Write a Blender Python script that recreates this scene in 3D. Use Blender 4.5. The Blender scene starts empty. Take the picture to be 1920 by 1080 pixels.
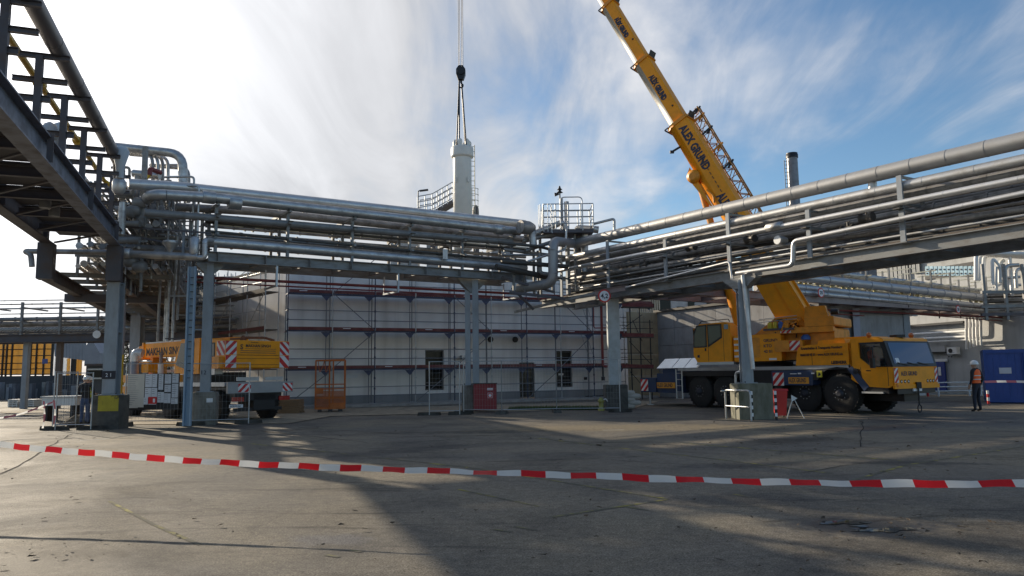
import bpy, math, random
from mathutils import Vector, Matrix
random.seed(7)
V = Vector
# ------------------------------------------------------------------ camera
CAM_H, FPX = 1.6, 1400.0
_p, _r = math.atan(160 / 1400), 0.014
FW = V((0, math.cos(_p), math.sin(_p)))
_R0, _U0 = V((1, 0, 0)), V((0, -math.sin(_p), math.cos(_p)))
RT = math.cos(_r) * _R0 - math.sin(_r) * _U0
UP = math.cos(_r) * _U0 + math.sin(_r) * _R0
CP = V((0, 0, CAM_H))
scene = bpy.context.scene
cam = bpy.data.cameras.new('camera')
cam.sensor_width = 36; cam.lens = 36 * FPX / 1920; cam.clip_start = 0.1; cam.clip_end = 5000
co = bpy.data.objects.new('camera', cam); scene.collection.objects.link(co)
co.matrix_world = Matrix(((RT.x, UP.x, -FW.x, 0), (RT.y, UP.y, -FW.y, 0), (RT.z, UP.z, -FW.z, CAM_H), (0, 0, 0, 1)))
scene.camera = co
# ------------------------------------------------------------------ light
SUN_EL = math.radians(19)
SUN_AZ = math.atan2(-0.72, 0.69)                      # from +Y towards +X
SUN = V((math.sin(SUN_AZ) * math.cos(SUN_EL), math.cos(SUN_AZ) * math.cos(SUN_EL), math.sin(SUN_EL)))
sl = bpy.data.lights.new('sun', 'SUN'); sl.energy = 4.8; sl.angle = math.radians(0.6); sl.color = (1.0, 0.86, 0.66)
so = bpy.data.objects.new('sun', sl); scene.collection.objects.link(so)
so.rotation_euler = SUN.to_track_quat('Z', 'Y').to_euler(); so.location = (-30, 30, 30)
world = bpy.data.worlds.new('World'); scene.world = world; world.use_nodes = True
wn, wl = world.node_tree.nodes, world.node_tree.links
wn.clear()
def W(t, **k):
    n = wn.new(t)
    for a, b in k.items(): setattr(n, a, b)
    return n
def wmath(op, a, b=None, c=None):
    n = W('ShaderNodeMath', operation=op)
    for i, x in enumerate((a, b, c)):
        if x is None: continue
        if isinstance(x, (int, float)): n.inputs[i].default_value = x
        else: wl.new(x, n.inputs[i])
    return n.outputs[0]
sky = W('ShaderNodeTexSky', sky_type='NISHITA', sun_disc=False)
sky.sun_elevation = SUN_EL; sky.sun_rotation = SUN_AZ; sky.air_density = 1.0; sky.dust_density = 0.4; sky.ozone_density = 2.0
tc = W('ShaderNodeTexCoord')
sep = W('ShaderNodeSeparateXYZ'); wl.new(tc.outputs['Generated'], sep.inputs[0])
zz = wmath('ADD', wmath('MAXIMUM', sep.outputs[2], 0.0), 0.16)
cx = wmath('DIVIDE', sep.outputs[0], zz); cy = wmath('DIVIDE', sep.outputs[1], zz)
cmb = W('ShaderNodeCombineXYZ'); wl.new(cx, cmb.inputs[0]); wl.new(cy, cmb.inputs[1])
def cloud_noise(scale, rot, stretch, detail, dist, loc):
    m = W('ShaderNodeMapping'); wl.new(cmb.outputs[0], m.inputs[0])
    m.inputs['Rotation'].default_value = (0, 0, rot); m.inputs['Scale'].default_value = stretch; m.inputs['Location'].default_value = loc
    n = W('ShaderNodeTexNoise'); wl.new(m.outputs[0], n.inputs['Vector'])
    n.inputs['Scale'].default_value = scale; n.inputs['Detail'].default_value = detail
    n.inputs['Roughness'].default_value = 0.58; n.inputs['Distortion'].default_value = dist
    return n.outputs[0]
n1_ = cloud_noise(0.75, 0.65, (1.0, 0.55, 1), 6, 0.5, (3.1, 1.7, 0))
n2_ = cloud_noise(2.6, 0.85, (1.0, 0.32, 1), 9, 0.9, (0.4, 5.2, 0))
n3_ = cloud_noise(9.0, 0.8, (1.0, 0.30, 1), 6, 0.3, (7.4, 1.2, 0))
dp = W('ShaderNodeVectorMath', operation='DOT_PRODUCT'); wl.new(tc.outputs['Generated'], dp.inputs[0])
dp.inputs[1].default_value = SUN
near = wmath('MAXIMUM', dp.outputs['Value'], 0.0)
near2 = wmath('POWER', near, 3.0); near6 = wmath('POWER', near, 26.0)
s = wmath('ADD', wmath('MULTIPLY', n1_, 0.55), wmath('MULTIPLY', n2_, 0.36))
s = wmath('ADD', s, wmath('MULTIPLY', n3_, 0.09))
s = wmath('ADD', s, wmath('MULTIPLY', near2, 0.36))
hz = wmath('POWER', wmath('SUBTRACT', 1.0, wmath('MAXIMUM', sep.outputs[2], 0.0)), 6.0)
s = wmath('ADD', s, wmath('MULTIPLY', hz, 0.10))
mr = W('ShaderNodeMapRange', interpolation_type='SMOOTHSTEP'); wl.new(s, mr.inputs[0])
mr.inputs[1].default_value = 0.48; mr.inputs[2].default_value = 0.74; mr.inputs[3].default_value = 0.0; mr.inputs[4].default_value = 0.94
# cloud brightness: thin ice cloud glows towards the sun
lum = wmath('ADD', 5.0, wmath('MULTIPLY', near6, 20.0))
lum = wmath('ADD', lum, wmath('MULTIPLY', wmath('SUBTRACT', n2_, 0.5), 6.5))
lum = wmath('ADD', lum, wmath('MULTIPLY', wmath('SUBTRACT', n1_, 0.5), 5.0))
ccol = W('ShaderNodeCombineXYZ'); wl.new(wmath('MULTIPLY', lum, 0.99), ccol.inputs[0]); wl.new(wmath('MULTIPLY', lum, 0.99), ccol.inputs[1]); wl.new(wmath('MULTIPLY', lum, 1.01), ccol.inputs[2])
hs = W('ShaderNodeHueSaturation'); hs.inputs['Saturation'].default_value = 1.15; hs.inputs['Value'].default_value = 1.05
wl.new(sky.outputs[0], hs.inputs['Color'])
mx = W('ShaderNodeMix', data_type='RGBA'); wl.new(mr.outputs[0], mx.inputs[0]); wl.new(hs.outputs[0], mx.inputs[6]); wl.new(ccol.outputs[0], mx.inputs[7])
bg = W('ShaderNodeBackground'); bg.inputs[1].default_value = 0.10; wl.new(mx.outputs[2], bg.inputs[0])
wo = W('ShaderNodeOutputWorld'); wl.new(bg.outputs[0], wo.inputs[0])
scene.view_settings.view_transform = 'Standard'; scene.view_settings.look = 'None'
scene.view_settings.exposure = 0.45; scene.view_settings.gamma = 1.0; scene.view_settings.use_curve_mapping = False
scene.render.engine = 'CYCLES'
scene.cycles.max_bounces = 5; scene.cycles.diffuse_bounces = 3; scene.cycles.glossy_bounces = 3
scene.cycles.use_denoising = True

# ------------------------------------------------------------------ surveying helpers (photo pixel -> real place)
def ray(x, y): return FW * FPX + RT * (x - 960) + UP * (540 - y)
def gnd(x, y, z=0.0):
    d = ray(x, y); return CP + d * ((z - CAM_H) / d.z)
def onY(x, y, Y):
    d = ray(x, y); return CP + d * (Y / d.y)
def onpl(x, y, P0, n):
    d = ray(x, y); return CP + d * ((V(P0) - CP).dot(n) / d.dot(n))

# ------------------------------------------------------------------ materials
MATS = {}
def mat(name, col, rough=0.6, metal=0.0, var=0.12, scale=3.0, bump=0.0, bscale=40.0, dirt=None, dirtamt=0.5, dscale=(1, 1, 1), spec=0.5, trans=0.0, emit=None, coat=0.0, dthr=(0.45, 0.7)):
    if name in MATS: return MATS[name]
    m = bpy.data.materials.new(name); m.use_nodes = True; MATS[name] = m
    nt = m.node_tree; N, L = nt.nodes, nt.links
    b = N['Principled BSDF']
    b.inputs['Roughness'].default_value = rough; b.inputs['Metallic'].default_value = metal
    b.inputs['Specular IOR Level'].default_value = spec
    if trans: b.inputs['Transmission Weight'].default_value = trans
    if coat: b.inputs['Coat Weight'].default_value = coat; b.inputs['Coat Roughness'].default_value = 0.1
    c4 = (*col, 1)
    b.inputs['Base Color'].default_value = c4
    if emit: b.inputs['Emission Color'].default_value = (*emit[0], 1); b.inputs['Emission Strength'].default_value = emit[1]
    t = N.new('ShaderNodeTexCoord')
    if var:
        n = N.new('ShaderNodeTexNoise'); n.inputs['Scale'].default_value = scale; n.inputs['Detail'].default_value = 6; n.inputs['Roughness'].default_value = 0.6
        L.new(t.outputs['Object'], n.inputs['Vector'])
        mr_ = N.new('ShaderNodeMapRange'); L.new(n.outputs[0], mr_.inputs[0])
        mr_.inputs[1].default_value = 0.25; mr_.inputs[2].default_value = 0.75; mr_.inputs[3].default_value = 1 - var; mr_.inputs[4].default_value = 1 + var
        mm = N.new('ShaderNodeMix'); mm.data_type = 'RGBA'; mm.blend_type = 'MULTIPLY'; mm.inputs[0].default_value = 1
        mm.inputs[6].default_value = c4; L.new(mr_.outputs[0], mm.inputs[7])
        out = mm.outputs[2]
        if dirt:
            mp = N.new('ShaderNodeMapping'); mp.inputs['Scale'].default_value = dscale; L.new(t.outputs['Object'], mp.inputs[0])
            n2 = N.new('ShaderNodeTexNoise'); n2.inputs['Scale'].default_value = 2.2; n2.inputs['Detail'].default_value = 8; n2.inputs['Roughness'].default_value = 0.65
            L.new(mp.outputs[0], n2.inputs['Vector'])
            m2 = N.new('ShaderNodeMapRange'); L.new(n2.outputs[0], m2.inputs[0]); m2.inputs[1].default_value = dthr[0]; m2.inputs[2].default_value = dthr[1]; m2.inputs[4].default_value = dirtamt
            m3 = N.new('ShaderNodeMix'); m3.data_type = 'RGBA'; L.new(m2.outputs[0], m3.inputs[0]); L.new(out, m3.inputs[6]); m3.inputs[7].default_value = (*dirt, 1)
            out = m3.outputs[2]
            r2 = N.new('ShaderNodeMapRange'); L.new(m2.outputs[0], r2.inputs[0]); r2.inputs[3].default_value = rough; r2.inputs[4].default_value = min(1, rough + 0.3)
            L.new(r2.outputs[0], b.inputs['Roughness'])
        L.new(out, b.inputs['Base Color'])
    if bump:
        n = N.new('ShaderNodeTexNoise'); n.inputs['Scale'].default_value = bscale; n.inputs['Detail'].default_value = 4
        L.new(t.outputs['Object'], n.inputs['Vector'])
        bp = N.new('ShaderNodeBump'); bp.inputs['Strength'].default_value = bump; bp.inputs['Distance'].default_value = 0.02
        L.new(n.outputs[0], bp.inputs['Height']); L.new(bp.outputs[0], b.inputs['Normal'])
    return m
def thin_film(m):
    nt = m.node_tree; b = nt.nodes['Principled BSDF']; o = [n for n in nt.nodes if n.type == 'OUTPUT_MATERIAL'][0]; t = nt.nodes.new('ShaderNodeBsdfTranslucent'); t.inputs[0].default_value = b.inputs['Base Color'].default_value; x = nt.nodes.new('ShaderNodeMixShader'); x.inputs[0].default_value = .5
    nt.links.new(b.outputs[0], x.inputs[1]); nt.links.new(t.outputs[0], x.inputs[2]); nt.links.new(x.outputs[0], o.inputs[0]); return m
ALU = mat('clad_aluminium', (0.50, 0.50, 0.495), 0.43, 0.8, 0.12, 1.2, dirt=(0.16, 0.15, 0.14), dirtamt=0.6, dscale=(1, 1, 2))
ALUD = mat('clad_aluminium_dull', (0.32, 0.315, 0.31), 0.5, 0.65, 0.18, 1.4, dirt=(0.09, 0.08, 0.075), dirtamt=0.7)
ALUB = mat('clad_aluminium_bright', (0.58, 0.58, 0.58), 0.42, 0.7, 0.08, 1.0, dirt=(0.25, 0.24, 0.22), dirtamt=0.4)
GREYPIPE = mat('grey_painted_pipe', (0.22, 0.22, 0.22), 0.45, 0.1, 0.15, 2, dirt=(0.09, 0.085, 0.08))
DARKPIPE = mat('dark_pipe', (0.075, 0.072, 0.068), 0.5, 0.3, 0.2, 2, dirt=(0.12, 0.09, 0.06), dirtamt=0.5)
PALEPIPE = mat('pale_pipe', (0.50, 0.50, 0.42), 0.5, 0.0, 0.2, 2, dirt=(0.25, 0.22, 0.12), dirtamt=0.7)
REDPIPE = mat('red_pipe', (0.17, 0.025, 0.025), 0.5, 0, 0.2, 2)
YELPIPE = mat('yellow_gas_pipe', (0.62, 0.38, 0.02), 0.45, 0, 0.15, 2, dirt=(0.2, 0.12, 0.03))
STEEL = mat('grey_green_steel', (0.235, 0.24, 0.235), 0.5, 0.0, 0.12, 1.5, dirt=(0.12, 0.085, 0.06), dirtamt=0.55, dscale=(1, 1, 3))
BLUES = mat('blue_grey_steel', (0.29, 0.32, 0.35), 0.5, 0.0, 0.10, 1.5, dirt=(0.20, 0.19, 0.17), dirtamt=0.5, dscale=(2, 2, 0.6))
BLUEP = mat('light_blue_steel', (0.25, 0.35, 0.45), 0.5, 0.0, 0.10, 1.5, dirt=(0.45, 0.48, 0.5), dirtamt=0.55, dscale=(2, 2, 0.5))
DSTEEL = mat('dark_weathered_steel', (0.085, 0.082, 0.095), 0.55, 0.1, 0.2, 1.3, dirt=(0.13, 0.08, 0.05), dirtamt=0.55)
BROWNS = mat('brown_grey_steel', (0.27, 0.22, 0.21), 0.55, 0.0, 0.1, 1.3, dirt=(0.12, 0.10, 0.09), dirtamt=0.5)
GALV = mat('galvanised_steel', (0.42, 0.44, 0.46), 0.42, 0.7, 0.12, 3)
BLACK = mat('black_rubber', (0.016, 0.016, 0.017), 0.75, 0, 0.2, 4, bump=0.3)
BLKM = mat('black_metal', (0.02, 0.02, 0.023), 0.45, 0.2, 0.2, 3)
CONC = mat('concrete', (0.21, 0.20, 0.175), 0.85, 0, 0.2, 2.5, 0.3, 25, dirt=(0.085, 0.08, 0.06), dirtamt=0.8, dscale=(1.5, 1.5, 0.8))
CONCD = mat('dark_concrete', (0.09, 0.085, 0.075), 0.8, 0, 0.25, 2.5, 0.3, 25, dirt=(0.035, 0.033, 0.03), dirtamt=0.8)
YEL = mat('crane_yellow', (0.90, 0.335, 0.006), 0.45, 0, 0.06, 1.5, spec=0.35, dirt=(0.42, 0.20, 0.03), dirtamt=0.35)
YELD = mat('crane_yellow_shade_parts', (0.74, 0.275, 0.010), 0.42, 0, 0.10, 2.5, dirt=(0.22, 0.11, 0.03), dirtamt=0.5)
NAVY = mat('navy_blue_paint', (0.018, 0.045, 0.12), 0.4, 0, 0.1, 2, dirt=(0.06, 0.06, 0.06), dirtamt=0.5)
WHITE = mat('white_paint', (0.74, 0.74, 0.72), 0.5, 0, 0.05, 2, dirt=(0.45, 0.43, 0.4), dirtamt=0.3)
OFFW = mat('vessel_white', (0.70, 0.70, 0.66), 0.45, 0, 0.04, 1.0, dirt=(0.5, 0.49, 0.46), dirtamt=0.3)
RED = mat('signal_red', (0.55, 0.02, 0.02), 0.45, 0, 0.08, 2)
DRED = mat('dark_red_paint', (0.26, 0.022, 0.028), 0.5, 0, 0.12, 2, dirt=(0.12, 0.03, 0.03), dirtamt=0.5)
GLASS = mat('dark_glass', (0.008, 0.010, 0.012), 0.16, 0.0, 0.0, spec=0.22)
GLASSG = mat('green_tinted_glass', (0.012, 0.035, 0.032), 0.12, 0.0, 0.5, 2.5, spec=0.45)
GLASSB = mat('windscreen_glass', (0.02, 0.06, 0.13), 0.04, 0.35, 0.0, spec=1.0)
SCBLUE = mat('scaffold_blue', (0.04, 0.052, 0.10), 0.5, 0.2, 0.15, 3)
SCRED = mat('toe_board_red', (0.11, 0.016, 0.020), 0.55, 0, 0.25, 1.5, dirt=(0.28, 0.16, 0.13), dirtamt=0.4)
SCTUBE = mat('scaffold_tube', (0.17, 0.18, 0.20), 0.55, 0.4, 0.2, 3)
DECKM = mat('scaffold_deck', (0.09, 0.075, 0.065), 0.7, 0, 0.25, 2)
PRINT = mat('black_print', (0.02, 0.02, 0.03), 0.6, 0, 0)
PRINTB = mat('dark_blue_print', (0.03, 0.032, 0.06), 0.6, 0, 0)
PRINTW = mat('white_print', (0.75, 0.76, 0.78), 0.6, 0, 0)
PRINTR = mat('red_print', (0.5, 0.02, 0.03), 0.6, 0, 0)
ORNG = mat('signal_orange_paint', (0.62, 0.16, 0.01), 0.45, 0, 0.1, 2, dirt=(0.3, 0.1, 0.03))
ORPL = mat('orange_plate', (0.75, 0.33, 0.03), 0.5, 0, 0.05)
BASKET = mat('basket_orange', (0.50, 0.13, 0.015), 0.5, 0, 0.15, 3, dirt=(0.22, 0.08, 0.03), dirtamt=0.5)
WOOD = mat('weathered_wood', (0.28, 0.18, 0.10), 0.75, 0, 0.25, 4, dirt=(0.12, 0.08, 0.05))

# ------------------------------------------------------------------ mesh builder
Z = V((0, 0, 1))
class MB:
    def __init__(s): s.v = []; s.f = []; s.sm = []; s.mi = []
    def add(s, vs, fs, smooth=False, mi=0):
        b = len(s.v); s.v += [V(q) for q in vs]
        for f in fs: s.f.append([b + i for i in f]); s.sm.append(smooth); s.mi.append(mi)
        return s
    def box(s, c, d, mi=0, M=None):
        c = V(c); x, y, z = d[0] / 2, d[1] / 2, d[2] / 2
        vs = [V((a, b, e)) for a in (-x, x) for b in (-y, y) for e in (-z, z)]
        vs = [(M @ q if M else q) + c for q in vs]
        return s.add(vs, [(0, 1, 3, 2), (4, 6, 7, 5), (0, 4, 5, 1), (2, 3, 7, 6), (0, 2, 6, 4), (1, 5, 7, 3)], mi=mi)
    def bar(s, p, q, w, h, up=Z, mi=0, dz=0.0, ds=0.0):
        p, q = V(p), V(q); d = (q - p)
        if d.length < 1e-6: return s
        d.normalize(); sd = d.cross(up)
        if sd.length < 1e-3: sd = d.cross(V((0, 1, 0)))
        sd.normalize(); u = sd.cross(d)
        o = u * dz + sd * ds
        vs = []
        for e in (p, q):
            for a, b in ((-1, -1), (1, -1), (1, 1), (-1, 1)): vs.append(e + o + sd * (a * w / 2) + u * (b * h / 2))
        return s.add(vs, [(3, 2, 1, 0), (4, 5, 6, 7), (0, 1, 5, 4), (1, 2, 6, 5), (2, 3, 7, 6), (3, 0, 4, 7)], mi=mi)
    def ibeam(s, p, q, w, h, t=0.02, up=Z, mi=0):
        s.bar(p, q, t, h - 2 * t, up, mi); s.bar(p, q, w, t, up, mi, dz=h / 2 - t / 2); return s.bar(p, q, w, t, up, mi, dz=-(h / 2 - t / 2))
    def rings(s, rs, n, smooth=True, capa=True, capb=True, mi=0):
        b = len(s.v)
        for r in rs: s.v += r
        for k in range(len(rs) - 1):
            for i in range(n):
                j = (i + 1) % n
                s.f.append([b + k * n + i, b + k * n + j, b + (k + 1) * n + j, b + (k + 1) * n + i]); s.sm.append(smooth); s.mi.append(mi)
        for on, r, rev in ((capa, rs[0], True), (capb, rs[-1], False)):
            if not on: continue
            c = len(s.v); s.v += [q.copy() for q in r] if smooth else []
            base = c if smooth else (b if rev else b + (len(rs) - 1) * n)
            s.f.append([base + i for i in (reversed(range(n)) if rev else range(n))]); s.sm.append(False); s.mi.append(mi)
        return s
    def tube(s, p, q, r, n=8, r2=None, mi=0, caps=True):
        return s.lathe(p, q, [(0, r), (1, r if r2 is None else r2)], n, mi, caps, rel=True)
    def lathe(s, p, q, prof, n=16, mi=0, caps=True, rel=False, sharp=False):
        p, q = V(p), V(q); d = q - p; Ln = d.length
        if Ln < 1e-6: return s
        d = d / Ln; a = d.cross(Z)
        if a.length < 1e-3: a = V((1, 0, 0))
        a.normalize(); b = d.cross(a)
        rs = []
        for t, r in prof:
            c = p + d * (t * Ln if rel else t)
            rs.append([c + (a * math.cos(2 * math.pi * i / n) + b * math.sin(2 * math.pi * i / n)) * r for i in range(n)])
        if sharp:
            for k in range(len(rs) - 1): s.rings([[v.copy() for v in rs[k]], [v.copy() for v in rs[k + 1]]], n, True, caps and k == 0, caps and k == len(rs) - 2, mi)
            return s
        return s.rings(rs, n, True, caps, caps, mi)
    def path(s, pts, r, n=8, bend=None, mi=0, seg=5, closed_caps=True):
        pts = smoothpath(pts, r * 2.2 if bend is None else bend, seg)
        rs = []; prev = None
        for i, c in enumerate(pts):
            if i == 0: d = pts[1] - c
            elif i == len(pts) - 1: d = c - pts[-2]
            else: d = (pts[i + 1] - c).normalized() + (c - pts[i - 1]).normalized()
            d.normalize()
            if prev is None:
                a = d.cross(Z)
                if a.length < 1e-2: a = V((1, 0, 0))
            else:
                a = prev - d * prev.dot(d)
            a.normalize(); prev = a; b = d.cross(a)
            rs.append([c + (a * math.cos(2 * math.pi * k / n) + b * math.sin(2 * math.pi * k / n)) * r for k in range(n)])
        return s.rings(rs, n, True, closed_caps, closed_caps, mi)
    def prism(s, poly, y0, y1, ax=None, mi=0, o=V((0, 0, 0)), u=V((1, 0, 0)), w=V((0, 0, 1)), e=V((0, 1, 0))):
        """polygon in the (u, w) plane, extruded along e from y0 to y1"""
        n = len(poly)
        vs = [o + u * a + w * b + e * y0 for a, b in poly] + [o + u * a + w * b + e * y1 for a, b in poly]
        fs = [tuple(range(n)), tuple(reversed(range(n, 2 * n)))] + [(i, i + n, (i + 1) % n + n, (i + 1) % n) for i in range(n)]
        return s.add(vs, fs, mi=mi)
    def quad(s, a, b, c, d, mi=0): return s.add([a, b, c, d], [(0, 1, 2, 3)], mi=mi)
def smoothpath(pts, bend, seg=5):
    pts = [V(p) for p in pts]; out = [pts[0]]
    if bend <= 0: return pts
    for i in range(1, len(pts) - 1):
        a, b, c = pts[i - 1], pts[i], pts[i + 1]
        la, lc = (a - b).length, (c - b).length
        t = min(bend, la * 0.49, lc * 0.49)
        p0, p1 = b + (a - b).normalized() * t, b + (c - b).normalized() * t
        for k in range(seg + 1):
            x = k / seg; out.append(p0 * (1 - x) ** 2 + b * 2 * x * (1 - x) + p1 * x * x)
    out.append(pts[-1]); return out

WM = {}
def wmat(o): return WM.get(o.name, Matrix.Identity(4))
def finish(me, mb, mats):
    if not isinstance(mats, (list, tuple)): mats = [mats]
    for m in mats: me.materials.append(m)
    me.polygons.foreach_set('use_smooth', mb.sm); me.polygons.foreach_set('material_index', mb.mi); me.update()
def tag(o, label=None, cat=None, group=None, kind=None):
    if label: o['label'] = label
    if cat: o['category'] = cat
    if group: o['group'] = group
    if kind: o['kind'] = kind
    return o
def mesh(name, mb, mats, inv=None):
    me = bpy.data.meshes.new(name)
    vs = [tuple(inv @ q) for q in mb.v] if inv is not None else [tuple(q) for q in mb.v]
    me.from_pydata(vs, [], mb.f); finish(me, mb, mats); return me
def part(name, mb, mats, parent, local=False, label=None, kind=None):
    inv = None if local else wmat(parent).inverted()
    o = bpy.data.objects.new(name, mesh(name, mb, mats, inv)); scene.collection.objects.link(o)
    o.parent = parent; WM[o.name] = wmat(parent)
    return tag(o, label, kind=kind)
def thing(name, label, cat, loc=(0, 0, 0), rot=0.0, group=None):
    o = bpy.data.objects.new(name, None); scene.collection.objects.link(o); o.empty_display_size = 0.2
    o.location = loc; o.rotation_euler = (0, 0, rot)
    WM[o.name] = Matrix.Translation(V(loc)) @ Matrix.Rotation(rot, 4, 'Z')
    return tag(o, label, cat, group)
def solo(name, mb, mats, label=None, cat=None, group=None, kind=None):
    """a thing (or piece of the setting) that is one mesh; origin at the middle of its foot"""
    xs = [q.x for q in mb.v]; ys = [q.y for q in mb.v]; zs = [q.z for q in mb.v]
    c = V(((min(xs) + max(xs)) / 2, (min(ys) + max(ys)) / 2, min(zs)))
    T = Matrix.Translation(c)
    o = bpy.data.objects.new(name, mesh(name, mb, mats, T.inverted())); scene.collection.objects.link(o)
    o.location = c; WM[o.name] = T
    return tag(o, label, cat, group, kind)
def copy_tree(o, M=None, parent=None, label=None):
    c = o.copy(); scene.collection.objects.link(c)
    if parent is not None: c.parent = parent
    if M is not None: c.matrix_local = M; WM[c.name] = M
    if label: c['label'] = label
    for ch in [x for x in KIDS.get(o.name, [])]: copy_tree(ch, None, c)
    return c
KIDS = {}
def index_kids():
    KIDS.clear()
    for x in scene.objects:
        if x.parent: KIDS.setdefault(x.parent.name, []).append(x)
def text(parent, body, o, u, w, size, m, name='lettering', align='LEFT', squash=1.0, bold=0.0, local=False):
    """flat lettering printed on a surface: o corner, u reading direction, w up"""
    cu = bpy.data.curves.new(name, 'FONT'); cu.body = body; cu.size = size; cu.extrude = 0.0015; cu.offset = bold; cu.resolution_u = 2
    cu.align_x = align; cu.materials.append(m)
    ob = bpy.data.objects.new(name, cu); scene.collection.objects.link(ob)
    u = V(u).normalized(); w = V(w); w = (w - u * w.dot(u)).normalized(); nn = u.cross(w)
    M = Matrix(((u.x * squash, w.x, nn.x, o[0]), (u.y * squash, w.y, nn.y, o[1]), (u.z * squash, w.z, nn.z, o[2]), (0, 0, 0, 1)))
    ob.parent = parent
    ob.matrix_local = M if local else wmat(parent).inverted() @ M
    return ob
def stripes(parent, o, u, w, W_, H_, n, slope=1.0, name='warning_plate', mirror=False, local=False, rim=0.012):
    """white plate with n slanting red bars, on the plane (u, w)"""
    u = V(u).normalized(); w = V(w).normalized(); nn = u.cross(w); o = V(o)
    mb = MB(); mb.prism([(0, 0), (W_, 0), (W_, H_), (0, H_)], 0, 0.008, o=o, u=u, w=w, e=nn)
    per = (W_ + H_ * slope) / n
    for k in range(n + 1):
        x0 = k * per - H_ * slope
        poly = [(x0, 0), (x0 + per / 2, 0), (x0 + per / 2 + H_ * slope, H_), (x0 + H_ * slope, H_)]
        poly = clip(poly, W_)
        if mirror: poly = [(W_ - a, b) for a, b in reversed(poly)]
        if len(poly) > 2: mb.prism(poly, 0.008, 0.011, o=o, u=u, w=w, e=nn, mi=1)
    return part(name, mb, [WHITE, RED], parent, local)
def clip(poly, W_):
    def half(ps, f, cut):
        out = []
        for i in range(len(ps)):
            a, b = ps[i], ps[(i + 1) % len(ps)]
            if f(a) >= 0: out.append(a)
            if f(a) * f(b) < 0:
                t = f(a) / (f(a) - f(b)); out.append((a[0] + (b[0] - a[0]) * t, a[1] + (b[1] - a[1]) * t))
        return out
    ps = half(poly, lambda q: q[0], 0)
    if ps: ps = half(ps, lambda q: W_ - q[0], 0)
    return ps
def pipe(name, label, pts, r, m, L=1.25, n=14, group=None, bend=None, cat='pipe', parent=None):
    """a clad pipe: its cladding sections and elbows are pieces of their own"""
    pts = [V(p) for p in pts]
    if parent is None: parent = thing(name, label, cat, pts[0], 0, group)
    bend = r * 2.4 if bend is None else bend
    seg = []
    for i in range(len(pts) - 1):
        a, b = pts[i], pts[i + 1]; d = (b - a).normalized(); ln = (b - a).length
        ta = min(bend, ln * 0.49) if i else 0; tb = min(bend, ln * 0.49) if i < len(pts) - 2 else 0
        if i: ta = min(ta, (pts[i] - pts[i - 1]).length * 0.49)
        if i < len(pts) - 2: tb = min(tb, (pts[i + 2] - b).length * 0.49)
        seg.append((a + d * ta, b - d * tb))
    for i, (a, b) in enumerate(seg):
        ln = (b - a).length; k = max(1, round(ln / L)); d = (b - a) / k
        for j in range(k):
            p, q = a + d * j, a + d * (j + 1); l2 = d.length
            mb = MB(); mb.lathe(p, q, [(0, r * 1.028), (.032, r * 1.028), (.033, r), (l2 - 0.001, r)], n, caps=True, sharp=True)
            part('cladding_section', mb, m, parent)
        if i < len(seg) - 1:
            mb = MB(); b2 = pts[i + 1]; c2 = seg[i + 1][0]
            arc = [b * (1 - x) ** 2 + b2 * 2 * x * (1 - x) + c2 * x * x for x in [k / 6 for k in range(7)]]
            mb.path(arc, r * 1.008, n, bend=0); part('elbow', mb, m, parent)
    return parent

# ================================================================== GROUND
STAIN_SUN_PATCHES = [(1620, 985, .9, .55, 0, (0.03, 0.028, 0.026), .9), (1640, 803, 2.2, .9, .3, (0.035, 0.03, 0.026), .8), (1400, 871, 1.3, .5, .2, (0.05, 0.047, 0.045), .8), (1480, 826, 1.6, .7, .5, (0.05, 0.043, 0.035), .75),
          (960, 808, 3.6, .7, .1, (0.045, 0.042, 0.04), .7), (1720, 868, 1.4, .3, -.2, (0.045, 0.042, 0.04), .7), (20, 1065, .9, 1.1, .3, (0.05, 0.043, 0.033), .85), (1180, 802, 5.0, 1.5, -.1, (0.23, 0.185, 0.115), .7),  # the pale sand patch paints the sunlit band into the ground colour
          (60, 880, 3.0, .8, -.7, (0.26, 0.235, 0.19), .6), (1460, 858, 2.2, .9, .2, (0.20, 0.175, 0.125), .6), (1230, 978, 1.0, .5, -.3, (0.18, 0.16, 0.12), .5), (1380, 936, 1.2, .5, .2, (0.045, 0.045, 0.047), .6), (1800, 1010, 2.0, .6, .3, (0.04, 0.038, 0.036), .6), (620, 1012, .6, .3, 0, (0.12, 0.12, 0.13), .6), (760, 845, 2.5, .6, .6, (0.05, 0.048, 0.047), .7), (300, 815, 4, .8, -.2, (0.055, 0.053, 0.05), .6)]  # pale patches at far left and right paint in sun glare and sunlit ground
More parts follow.
